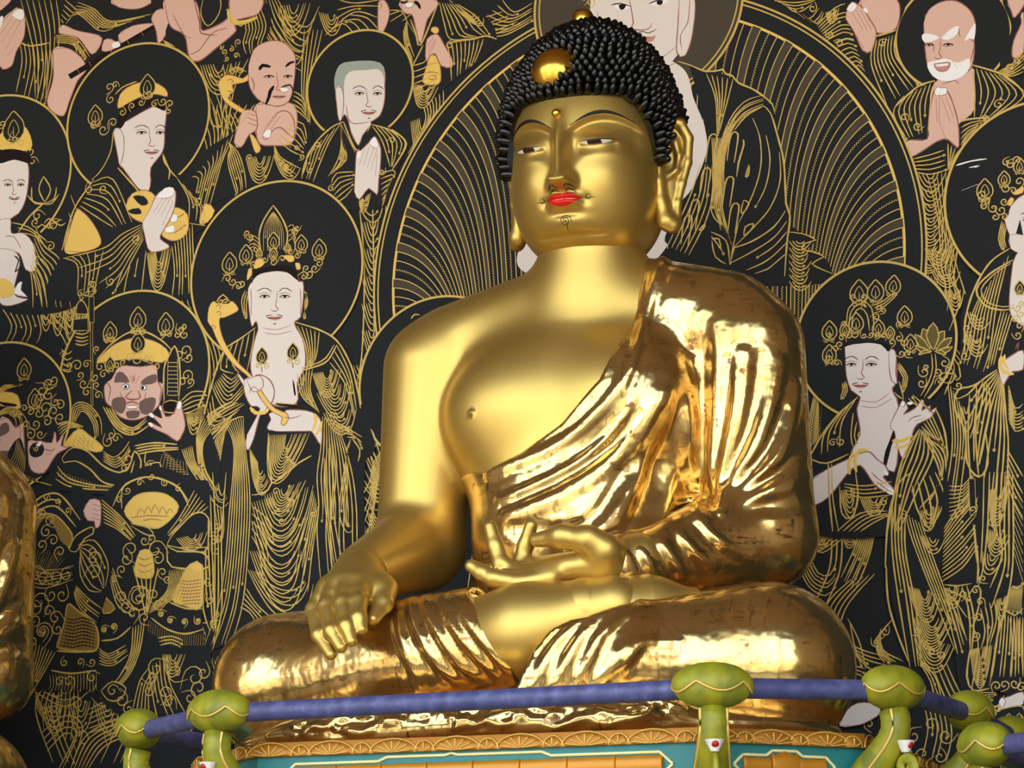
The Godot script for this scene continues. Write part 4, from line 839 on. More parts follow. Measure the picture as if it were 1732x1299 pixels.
	while el < 1.5:
		var ring := Vector2(dome_at(PI * 0.5, el).x - DOME.x, 0).length()
		var cnt := maxi(int(TAU * ring / 0.0285), 1)
		for k in cnt:
			var az := TAU * (k + 0.5 * (odd % 2)) / cnt - PI + rng.randf_range(-0.012, 0.012)
			var p := dome_at(az, el)
			if p.y < hairline(absf(rad_to_deg(az))) + 0.006:
				continue
			var dj := p - jewel
			if dj.length() < 0.080 and dj.y > 0.0:
				continue
			var nn := dome_normal(az, el)
			spots.append([-nn.dot((eye - p).normalized()), p, nn])
		var step := (dome_at(0.6, el + 0.01) - dome_at(0.6, el)).length() / 0.01
		el += 0.0265 / step
		odd += 1
	spots.sort_custom(func(a, c): return a[0] < c[0])
	var cb := Builder.new()
	var prof := [Vector2(0.0165, -0.008), Vector2(0.0175, 0.010), Vector2(0.0140, 0.024), Vector2(0.0065, 0.034), Vector2(0.0005, 0.0375)]
	rows = []
	for q: Vector2 in prof:
		var row := []
		for k in 6:
			var w := TAU * k / 6.0 + q.y * 18.0
			row.append(Vector3(q.x * cos(w), q.y, -q.x * sin(w)))
		rows.append(row)
	cb.grid(rows, true)
	var curl := cb.mesh()
	var rest := Builder.new()
	for k in spots.size():
		var p: Vector3 = spots[k][1]
		var nn: Vector3 = spots[k][2]
		var yv := (nn + Vector3.UP * 0.30 + Vector3(rng.randf_range(-0.1, 0.1), rng.randf_range(-0.1, 0.1), rng.randf_range(-0.1, 0.1))).normalized()
		var xv := yv.cross(Vector3(0.3, 0.1, 1)).normalized()
		var bs := Basis(xv, yv, xv.cross(yv)).rotated(yv, rng.randf() * TAU).scaled_local(Vector3(1, rng.randf_range(0.85, 1.15), 1))
		var tr := Transform3D(bs, p)
		if k < 300:
			var o := place("curl", curl, M.hair, hair)
			o.transform = tr
		else:
			var c := Builder.new()
			c.join(cb)
			for j in c.v.size():
				c.v[j] = tr * c.v[j]; c.n[j] = (bs * c.n[j]).normalized()
			rest.join(c)
	var ro := place("back_curls", rest.mesh(), M.hair, hair)
	ro.set_meta("kind", "stuff")
	var jw := SphereMesh.new()
	jw.radius = 0.092; jw.height = 0.184; jw.radial_segments = 32; jw.rings = 16
	place("hair_jewel", jw, M.gold, s, jewel + Vector3(0, -0.012, -0.025)).set_meta("label", "round gold jewel set in the front of the hair")
	b = Builder.new()
	rows = []
	for q: Vector2 in [Vector2(0.03, 2.54), Vector2(0.033, 2.60), Vector2(0.038, 2.63), Vector2(0.038, 2.655), Vector2(0.030, 2.668), Vector2(0.001, 2.67)]:
		var row := []
		for k in 20:
			row.append(Vector3(HEAD.x - 0.035 + q.x * cos(TAU * k / 20), q.y, -0.04 - q.x * sin(TAU * k / 20)))
		rows.append(row)
	b.grid(rows, true)
	place("top_jewel", b.mesh(), M.gold, s)

func build_statues() -> void:
	var s := base("buddha_statue")
	tag(s, "large gilded seated Buddha with black curled hair and red lips on the altar", "statue")
	var clay := {}
	for k: String in FIELDS:
		clay[k] = Clay.new()
		clay[k].net(FIELDS[k])
	var b := Builder.new()
	for k in ["skin", "right_hand", "left_hand", "foot"]:
		b.join(clay[k].out)
	build_head(s, b)
	place("body", b.mesh(), M.skin, s)
	for k in [["robe", "robe"], ["drape_r", "knee_drape"], ["drape_l", "knee_drape"], ["skirt", "spread_hem"]]:
		place(k[1], clay[k[0]].out.mesh(), M.robe, s)
	var n: Node3D = s.duplicate()
	n.name = "attendant_statue"
	add_child(n, true)
	n.position = Vector3(-3.21, -0.30, -0.36)
	tag(n, "gilded seated statue cut off by the left edge, only sleeve and knee showing", "statue")

# ---------------------------------------------------------------- altars with lotus railings
const RAIL_POSTS := [Vector3(-1.29, 0.05, -0.75), Vector3(-1.28, 0.05, 0.02), Vector3(-1.259, 0.035, 0.8), Vector3(-0.767, 0.035, 1.2), Vector3(0.809, 0.05, 1.2), Vector3(1.246, 0.069, 0.8), Vector3(1.319, 0.077, 0.0), Vector3(1.32, 0.07, -0.75)]
const PLINTH := [Vector2(-1.10, -0.82), Vector2(-1.10, 0.68), Vector2(-0.70, 1.06), Vector2(0.735, 1.06), Vector2(1.13, 0.70), Vector2(1.13, -0.82)]

func prism(b: Builder, ring: Array, y0: float, y1: float, grow0 := 0.0, grow1 := 0.0) -> void:
	var n := ring.size()
	var lo := []; var hi := []
	for k in n:
		var p: Vector2 = ring[k]
		var d := p.normalized()
		lo.append(Vector3(p.x + d.x * grow0, y0, p.y + d.y * grow0)); hi.append(Vector3(p.x + d.x * grow1, y1, p.y + d.y * grow1))
	for k in n:
		var m := (k + 1) % n
		b.quad(lo[k], hi[k], hi[m], lo[m])
	for k in range(1, n - 1):
		b.tri(hi[0], hi[k + 1], hi[k])
		b.tri(lo[0], lo[k], lo[k + 1])

func lotus_post(parent: Node3D, at: Vector3, along: Vector3, out_dir: Vector3) -> void:
	var post := place("lotus_post", bud_mesh, M.bud, parent)
	var bs := Basis(along, Vector3.UP, along.cross(Vector3.UP))
	post.transform = Transform3D(bs, at)
	place("bud_cap", cap_mesh, M.bud, post)
	place("bud_line", line_mesh, M.gilt_line, post)
	# a stem that swings back to the plinth; local -z is outwards when along x UP points in
	var inward := bs.inverse() * -out_dir
	var pts := []; var rad := []
	for k in 13:
		var t := k / 12.0
		pts.append(Vector3(0, -0.06 - 0.34 * t, 0) + inward * (0.16 * smoothstep(0.1, 0.75, t) - 0.02 * sin(t * PI)))
		rad.append(0.043 + 0.022 * smoothstep(0.1, 0.8, t))
	var b := Builder.new()
	b.tube(pts, rad, 14, 1.0, inward)
	place("stem", b.mesh(), M.bud, post)
	b = Builder.new()
	for sd in [-1.0, 1.0]:
		var ed := []; var er := []
		for k in 13:
			var side: Vector3 = inward.cross(Vector3.UP) * sd
			ed.append(pts[k] + side * rad[k] * 0.9 - inward * rad[k] * 0.5); er.append(0.0045)
		b.tube(ed, er, 6)
	place("stem_line", b.mesh(), M.gilt_line, post)
	# a small white blossom and a scroll leaf at the front of the stem
	var front: Vector3 = pts[4] - inward * 0.07
	b = Builder.new()
	var rows := []
	for r in 6:
		var row := []
		for c in 12:
			var w := TAU * c / 12.0
			var q := 0.012 + 0.016 * r / 5.0 * (1.0 + 0.12 * cos(w * 6.0))
			row.append(front + Vector3(q * cos(w), -0.012 + 0.034 * r / 5.0, -q * sin(w)))
		rows.append(row)
	b.grid(rows, true)
	place("blossom", b.mesh(), M.white, post).set_meta("label", "small white blossom with a red heart")
	var dot := SphereMesh.new()
	dot.radius = 0.013; dot.height = 0.024; dot.radial_segments = 10; dot.rings = 5
	place("blossom_heart", dot, M.red, post, front + Vector3(0, 0.010, 0) - inward * 0.014)
	b = Builder.new()
	var sp := []; var sr := []
	for k in 26:
		var t := k / 25.0
		var w := -0.5 * PI + t * 8.5
		var q := 0.034 * (1.0 - t * 0.75)
		sp.append(front + Vector3(0, -0.055, 0) - inward * q * cos(w) + Vector3(0, q * sin(w), 0)); sr.append(0.013 * (1.0 - 0.5 * t))
	sp.push_front(front + Vector3(0, -0.20, 0) + inward * 0.03); sr.push_front(0.016)
	b.tube(sp, sr, 8, 1.6, inward.cross(Vector3.UP))
	place("scroll_leaf", b.mesh(), M.bud, post)

var bud_mesh: ArrayMesh
var cap_mesh: ArrayMesh
var line_mesh: ArrayMesh

func bud_point(az: float, el: float, grow: float) -> Vector3:
	var c := pow(absf(cos(el)), 0.9)
	return Vector3(cos(az) * c * (0.114 + grow), sin(el) * (0.064 + grow) + 0.004, -sin(az) * c * (0.072 + grow))

func wave_el(az: float) -> float:
	return 0.16 - 0.42 * absf(cos(az * 2.5 + 0.35))

func make_buds() -> void:
	var b := Builder.new()
	var rows := []
	for r in 20:
		var row := []
		for c in 40:
			row.append(bud_point(TAU * c / 40.0, (r / 19.0 - 0.5) * PI * 0.999, 0.0))
		rows.append(row)
	b.grid(rows, true)
	bud_mesh = b.mesh()
	b = Builder.new()
	rows = []
	var line := []; var rad := []
	for r in 12:
		var row := []
		for c in 80:
			var az := TAU * c / 80.0
			row.append(bud_point(az, lerpf(wave_el(az), PI * 0.4995, maxf(r - 1, 0) / 10.0), 0.0 if r == 0 else 0.006))
		rows.append(row)
	b.grid(rows, true)
	cap_mesh = b.mesh()
	for c in 81:
		var az := TAU * c / 80.0
		line.append(bud_point(az, wave_el(az) - 0.015, 0.003)); rad.append(0.0042)
	b = Builder.new()
	b.tube(line, rad, 6)
	line_mesh = b.mesh()

func build_altars() -> void:
	make_buds()
	var rl := base("altar_railing")
	tag(rl, "blue rails on green lotus bud posts around the plinth of the large Buddha", "railing")
	for k in RAIL_POSTS.size():
		var p: Vector3 = RAIL_POSTS[k]
		var q: Vector3 = RAIL_POSTS[maxi(k - 1, 0)]; var r: Vector3 = RAIL_POSTS[mini(k + 1, RAIL_POSTS.size() - 1)]
		var along := (p - q).normalized() + (r - p).normalized()
		along.y = 0.0
		along = along.normalized()
		var out_dir := along.cross(Vector3.UP) * -1.0
		if out_dir.dot(p) < 0.0:
			out_dir = -out_dir
		lotus_post(rl, p, along, out_dir)
		if k > 0:
			var b := Builder.new()
			var d := (p - q).normalized()
			b.tube([q + d * 0.02, q + d * 0.021, p - d * 0.021, p - d * 0.02], [0.001, 0.030, 0.030, 0.001], 16)
			place("rail", b.mesh(), M.rail, rl)
	var al := base("altar_plinth")
	tag(al, "teal altar plinth with gilt petal moulding under the large Buddha", "plinth")
	var b := Builder.new()
	prism(b, PLINTH, FLOOR_Y, -0.09)
	place("body", b.mesh(), M.teal, al)
	b = Builder.new()
	prism(b, PLINTH, -0.09, -0.046, 0.012, 0.004)
	place("moulding", b.mesh(), M.gilt, al)
	# carved petals along the moulding
	var big := petal_mesh(0.078, 0.043, 7); var small := petal_mesh(0.032, 0.034, 3)
	for k in PLINTH.size() - 1:
		var p: Vector2 = PLINTH[k]; var q: Vector2 = PLINTH[k + 1]
		p += p.normalized() * 0.009; q += q.normalized() * 0.009
		var ln := p.distance_to(q)
		var cnt := maxi(roundi(ln / 0.205), 1)
		var d := (q - p) / ln
		var bs := Basis(Vector3(d.x, 0, d.y), Vector3.UP, Vector3(d.x, 0, d.y).cross(Vector3.UP))
		for j in cnt:
			for w in 2:
				var at := p + d * ln * (j + 0.5 * w + 0.25) / cnt
				var o := place("petal", big if w == 0 else small, M.gilt, al)
				o.transform = Transform3D(bs, Vector3(at.x, -0.09, at.y))
				var l := place("petal_line", petal_lines(0.078, 0.043, 7) if w == 0 else petal_lines(0.032, 0.034, 3), M.gilt_line, o)
				l.position = Vector3.ZERO
	front_panels(al)
	for side in [-1, 1]:
		var at := Vector3(-3.21, -0.30, -0.36) if side < 0 else Vector3(2.785, -0.15, 0.07)
		var what := "left edge" if side < 0 else "right edge"
		var c: Node3D = rl.duplicate()
		c.name = "altar_railing"; add_child(c, true); c.position = at
		tag(c, "blue rail and green lotus posts of the neighbouring altar at the " + what, "railing")
		c = al.duplicate()
		c.name = "altar_plinth"; add_child(c, true); c.position = at
		tag(c, "teal plinth of the neighbouring altar beyond the " + what, "plinth")

func petal_mesh(hw: float, hh: float, ribs: int) -> ArrayMesh:
	var b := Builder.new()
	var rows := []
	for r in 3:
		var row := []
		for c in ribs * 2 + 1:
			var a := PI - PI * c / (ribs * 2.0)
			var k := [0.0, 0.75, 1.0][r] as float
			var lift: float = [0.012, 0.014 if c % 2 == 1 else 0.007, 0.0][r]
			row.append(Vector3(cos(a) * hw * k, sin(a) * hh * k, lift))
		rows.append(row)
	rows.reverse()
	b.grid(rows)
	return b.mesh()

var line_cache := {}
func petal_lines(hw: float, hh: float, ribs: int) -> ArrayMesh:
	if line_cache.has(ribs):
		return line_cache[ribs]
	var b := Builder.new()
	for c in range(1, ribs * 2, 2):
		var a := PI - PI * c / (ribs * 2.0)
		b.tube([Vector3(cos(a) * hw * 0.15, sin(a) * hh * 0.15, 0.012), Vector3(cos(a) * hw * 0.8, sin(a) * hh * 0.8, 0.013)], [0.002, 0.0028], 4)
	var rim := []; var rr := []
	for c in 15:
		var a := PI - PI * c / 14.0
		rim.append(Vector3(cos(a) * hw * 1.0, sin(a) * hh * 1.0, 0.003)); rr.append(0.003)
	b.tube(rim, rr, 4)
	line_cache[ribs] = b.mesh()
	return line_cache[ribs]

func front_panels(al: Node3D) -> void:
	# gilt bamboo carved in cream-edged cartouches: one long on the front, one short on each cut corner
	for k in [1, 2, 3]:
		var p: Vector2 = PLINTH[k]; var q: Vector2 = PLINTH[k + 1]
		var ln := p.distance_to(q)
		var d := (q - p) / ln
		var mid := (p + q) * 0.5
		var bs := Basis(Vector3(d.x, 0, d.y), Vector3.UP, Vector3(d.x, 0, d.y).cross(Vector3.UP))
		var panel := base_child("panel", al, Transform3D(bs, Vector3(mid.x, -0.15, mid.y)))
		var hw := ln * 0.5 - (0.09 if k == 2 else 0.10)
		var hh := 0.036
		var outline := []
		if k == 2:
			outline = [Vector2(-hw, 0), Vector2(-hw + 0.04, -hh), Vector2(hw - 0.04, -hh), Vector2(hw, 0), Vector2(hw - 0.04, hh), Vector2(0.25, hh), Vector2(0.22, hh + 0.012), Vector2(-0.05, hh + 0.012), Vector2(-0.07, hh + 0.018), Vector2(-0.09, hh + 0.012), Vector2(-0.28, hh + 0.012), Vector2(-0.31, hh), Vector2(-hw + 0.04, hh), Vector2(-hw, 0)]
		else:
			outline = [Vector2(-hw, 0), Vector2(-hw + 0.03, -hh * 0.8), Vector2(-0.06, -hh * 0.8), Vector2(-0.04, -hh * 1.2), Vector2(0.04, -hh * 1.2), Vector2(0.06, -hh * 0.8), Vector2(hw - 0.03, -hh * 0.8), Vector2(hw, 0), Vector2(hw - 0.03, hh * 0.8), Vector2(0.06, hh * 0.8), Vector2(0.04, hh * 1.2), Vector2(-0.04, hh * 1.2), Vector2(-0.06, hh * 0.8), Vector2(-hw + 0.03, hh * 0.8), Vector2(-hw, 0)]
		var b := Builder.new()
		for j in outline.size() - 1:
			var a: Vector2 = outline[j]; var c: Vector2 = outline[j + 1]
			b.tube([Vector3(a.x, a.y, 0.002), Vector3(c.x, c.y, 0.002)], [0.005, 0.005], 6)
		place("panel_edge", b.mesh(), M.cream, panel)
		var x := -hw + 0.03
		var seg := 0
		while x < hw - 0.05:
			var l := 0.15 if k == 2 else (hw * 2.0 - 0.06) / 3.0
			l = minf(l, hw - 0.03 - x)
			var rr := 0.030 if k == 2 else (0.036 if seg == 1 else 0.024)
			b = Builder.new()
			b.tube([Vector3(x, 0, 0), Vector3(x + 0.004, 0, 0), Vector3(x + 0.014, 0, 0), Vector3(x + l * 0.5, 0, 0), Vector3(x + l - 0.014, 0, 0), Vector3(x + l - 0.004, 0, 0), Vector3(x + l, 0, 0)], [rr * 0.8, rr * 1.02, rr * 0.9, rr * (1.25 if seg == 1 and k != 2 else 0.95), rr * 0.9, rr * 1.02, rr * 0.8], 14, 0.5)
			place("bamboo", b.mesh(), M.bamboo, panel)
			x += l
			seg += 1

func base_child(called: String, parent: Node3D, tr: Transform3D) -> Node3D:
	var o := Node3D.new()
	o.name = called
	parent.add_child(o, true)
	o.transform = tr
	return o

# ---------------------------------------------------------------- the mural: paint laid on a flat black ground, stroke over stroke
# MURAL lists the painted figures; a stroke is [kind and pigment, width, count, wall coordinates in millimetres ...]
const PIGMENTS := {
	"k": ["black_ground", Color(0.165, 0.168, 0.172)], "w": ["pale_skin", Color(0.905, 0.85, 0.815)], "p": ["pink_skin", Color(0.885, 0.715, 0.645)],
	"g": ["gold_ornament", Color(0.92, 0.75, 0.36)], "G": ["dull_gold_ornament", Color(0.58, 0.45, 0.22)], "l": ["gold_lines", Color(0.82, 0.68, 0.33)],
	"r": ["red_lines", Color(0.60, 0.38, 0.33)], "d": ["ink", Color(0.15, 0.12, 0.12)], "W": ["white_paint", Color(0.96, 0.94, 0.93)],
	"m": ["lips", Color(0.80, 0.55, 0.51)], "n": ["green_ink", Color(0.36, 0.41, 0.35)], "y": ["grey_hair", Color(0.64, 0.66, 0.62)],
	"b": ["brown_stripes", Color(0.31, 0.28, 0.235)], "v": ["beard", Color(0.46, 0.37, 0.35)], "o": ["lotus_petals", Color(0.42, 0.37, 0.22)]}

var layer := 0.0

func spline(q: Array, closed := false) -> PackedVector2Array:
	var n := q.size()
	var out := PackedVector2Array()
	if n < 3:
		for p: Vector2 in q:
			out.append(p)
		return out
	for k in (n if closed else n - 1):
		var a: Vector2 = q[(k - 1 + n) % n] if closed else q[maxi(k - 1, 0)]
		var b: Vector2 = q[k]
		var c: Vector2 = q[(k + 1) % n]
		var d: Vector2 = q[(k + 2) % n] if closed else q[mini(k + 2, n - 1)]
		var m := clampi(int(b.distance_to(c) / 0.02), 2, 7)
		for j in m:
			out.append(b.cubic_interpolate(c, a, d, float(j) / m) if not closed else b.cubic_interpolate(c, a, d, float(j) / m))
	if not closed:
		out.append(q[n - 1])
	return out

func fill(b: Builder, pts: PackedVector2Array) -> bool:
	var ix := Geometry2D.triangulate_polygon(pts)
	if ix.is_empty():
		return false
	var s := b.v.size()
	for p in pts:
		b.v.append(Vector3(p.x, p.y, BACK_Z + layer)); b.n.append(Vector3.BACK); b.u.append(p)
	for k in range(0, ix.size(), 3):
		var p0 := pts[ix[k]]; var p1 := pts[ix[k + 1]]; var p2 := pts[ix[k + 2]]
		if (p1 - p0).cross(p2 - p0) > 0.0:
			b.i.append_array([s + ix[k], s + ix[k + 2], s + ix[k + 1]])
		else:
			b.i.append_array([s + ix[k], s + ix[k + 1], s + ix[k + 2]])
	return true

func stroke(b: Builder, pts: PackedVector2Array, wide: float, taper := true) -> void:
	var n := pts.size()
	if n < 2:
		return
	var s := b.v.size()
	for k in n:
		var t := (pts[mini(k + 1, n - 1)] - pts[maxi(k - 1, 0)]).normalized()
		var side := Vector2(-t.y, t.x) * wide * 0.5
		if taper:
			var e := float(mini(k, n - 1 - k)) / maxf(n * 0.18, 1.0)
			side *= lerpf(0.4, 1.0, minf(e, 1.0)) * (1.0 + 0.15 * sin(k * 1.7))
		for q in [pts[k] + side, pts[k] - side]:
			b.v.append(Vector3(q.x, q.y, BACK_Z + layer)); b.n.append(Vector3.BACK); b.u.append(q)
	for k in n - 1:
		var a := s + 2 * k
		b.i.append_array([a, a + 2, a + 3, a, a + 3, a + 1])

func ring(at: Vector2, r: float, cnt := 96) -> PackedVector2Array:
	var out := PackedVector2Array()
	for k in cnt:
		out.append(at + Vector2(cos(TAU * k / cnt), sin(TAU * k / cnt)) * r)
	return out

func curl_line(at: Vector2, r: float, way: float) -> PackedVector2Array:
	var out := PackedVector2Array()
	var a0 := fmod(absf(at.x * 37.0 + at.y * 53.0), TAU)
	for k in 15:
		var t := k / 14.0
		var w := a0 + way * t * 7.6
		out.append(at + Vector2(cos(w), sin(w)) * r * (1.0 - 0.85 * t))
	var tail := at + Vector2(cos(a0 - way * 0.7), sin(a0 - way * 0.7)) * r * 1.5
	out.insert(0, tail)
	return out

func aura(b: Dictionary, at: Vector2, r: float, wide: float) -> void:
	# rays that leave the rim towards the centre and bend downwards, smooth and rippled by turns, every other gap brown
	var prev := PackedVector2Array()
	var cnt := 100
	for k in cnt:
		var a := deg_to_rad(-14.0 + 208.0 * k / cnt)
		var p := at + Vector2(cos(a), sin(a)) * r
		var dir := (at - p).normalized()
		var line := PackedVector2Array()
		for j in 44:
			line.append(p)
			dir = dir.slerp(Vector2(0, -1), 0.078) if dir.dot(Vector2(0, -1)) > -0.98 else (dir + Vector2(0.02, 0)).normalized()
			p += dir * r / 46.0
		if k % 4 == 1 and prev.size() > 0:
			for j in 43:
				fill(b["b"], PackedVector2Array([prev[j], prev[j + 1], line[j + 1], line[j]]))
		if k % 4 == 3:
			var wave := PackedVector2Array()
			for j in 43:
				for m in 4:
					var q := line[j].lerp(line[j + 1], m / 4.0)
					var t := (line[j + 1] - line[j]).normalized()
					wave.append(q + Vector2(-t.y, t.x) * (0.0035 if m % 2 == 0 else -0.0035))
			layer += 0.000016
			stroke(b["l"], wave, wide * 0.65, false)
		else:
			layer += 0.000016
			stroke(b["l"], line, wide * 0.8, false)
		layer -= 0.000016
		prev = line
	layer += 0.00004

func build_mural() -> void:
	var board := place("temple_mural", slab(Vector3(-6.6, -0.9, BACK_Z - 0.018), Vector3(6.6, 5.2, BACK_Z)), pigment("k"))
	tag(board, "black mural of haloed figures drawn in gold line on the back wall", "mural")
	var bad := 0
	for f: Array in MURAL:
		var fig := base_child(f[0], board, Transform3D.IDENTITY)
		fig.set_meta("label", f[1])
		var b := {}
		for c: String in PIGMENTS:
			b[c] = Builder.new()
		for e: Array in f[2]:
			layer += 0.000016
			var kind: String = e[0][0]
			var o: Builder = b[e[0][1]]
			if (kind == "F" or kind == "P") and e[0][1] in "wpgGyv":
				o = Builder.new()
			var wide: float = e[1] * 0.0012
			var q := []
			for k in range(3, e.size() - 1, 2):
				q.append(Vector2(e[k], e[k + 1]) * 0.001)
			match kind:
				"F":
					if not fill(o, spline(q, true)) and not fill(o, PackedVector2Array(q)):
						fill(o, Geometry2D.convex_hull(PackedVector2Array(q)))
						bad += 1
				"P":
					fill(o, PackedVector2Array(q))
				"L":
					stroke(o, spline(q), wide)
				"B":
					var h := q.size() / 2
					var n: int = e[2]
					for k in n:
						var t := (k + 0.0) / maxf(n - 1, 1)
						var mid := []
						for j in h:
							mid.append((q[j] as Vector2).lerp(q[h + j], t))
						var s := spline(mid)
						if k > 0 and k < n - 1 and k % 3 == 1 and s.size() > 6:
							s = s.slice(0, int(s.size() * 0.72))
						stroke(o, s, wide)
						if s.size() > 3 and k % 3 == 1:
							var t2 := (s[-1] - s[-2]).normalized()
							stroke(o, PackedVector2Array([s[-1] - t2 * 0.008, s[-1] - t2 * 0.002, s[-1] + t2 * 0.006]), wide * 2.0)
				"C", "R":
					var r: float = e[5] * 0.001
					var at: Vector2 = q[0]
					if kind == "C":
						fill(o, ring(at, r))
						layer += 0.000016
					var rg := ring(at, r, 160)
					rg.append(rg[0])
					stroke(b["l"] if e[0][1] != "g" else b["g"], rg, wide, false)
				"M":
					aura(b, q[0], e[5] * 0.001, wide)
				"S":
					stroke(o, curl_line(q[0], (q[1] - q[0]).length(), 1.0 if e[2] > 0 else -1.0), wide)
				"O":
					var up: Vector2 = q[1] - q[0]
					var sd := Vector2(up.y, -up.x) * 0.38
					var shape := spline([q[0] - sd * 0.3, q[0] + up * 0.25 - sd * 0.95, q[0] + up * 0.6 - sd * 0.9, q[0] + up * 0.85 - sd * 0.4, q[1], q[0] + up * 0.85 + sd * 0.4, q[0] + up * 0.6 + sd * 0.9, q[0] + up * 0.25 + sd * 0.95, q[0] + sd * 0.3], true)
					if not fill(b["k"], shape):
						fill(b["k"], Geometry2D.convex_hull(shape))
					layer += 0.000016
					shape.append(shape[0])
					stroke(o, shape, wide, false)
					var inner := spline([q[0] + up * 0.12, q[0] + up * 0.3 - sd * 0.5, q[0] + up * 0.55 - sd * 0.35, q[0] + up * 0.72, q[0] + up * 0.55 + sd * 0.35, q[0] + up * 0.3 + sd * 0.5, q[0] + up * 0.12])
					stroke(o, inner, wide * 0.7, false)
					stroke(o, PackedVector2Array([q[0], q[0] + up * 0.3, q[0] + up * 0.5]), wide * 0.7)
					stroke(o, curl_line(q[0] - sd * 0.45, up.length() * 0.12, 1.0), wide * 0.8)
					stroke(o, curl_line(q[0] + sd * 0.45, up.length() * 0.12, -1.0), wide * 0.8)
			if o != b[e[0][1]]:
				place(PIGMENTS[e[0][1]][0], o.mesh(), pigment(e[0][1]), fig)
		for c: String in PIGMENTS:
			if b[c].v.size() > 0:
				place(PIGMENTS[c][0], b[c].mesh(), pigment(c), fig).set_meta("kind", "stuff")

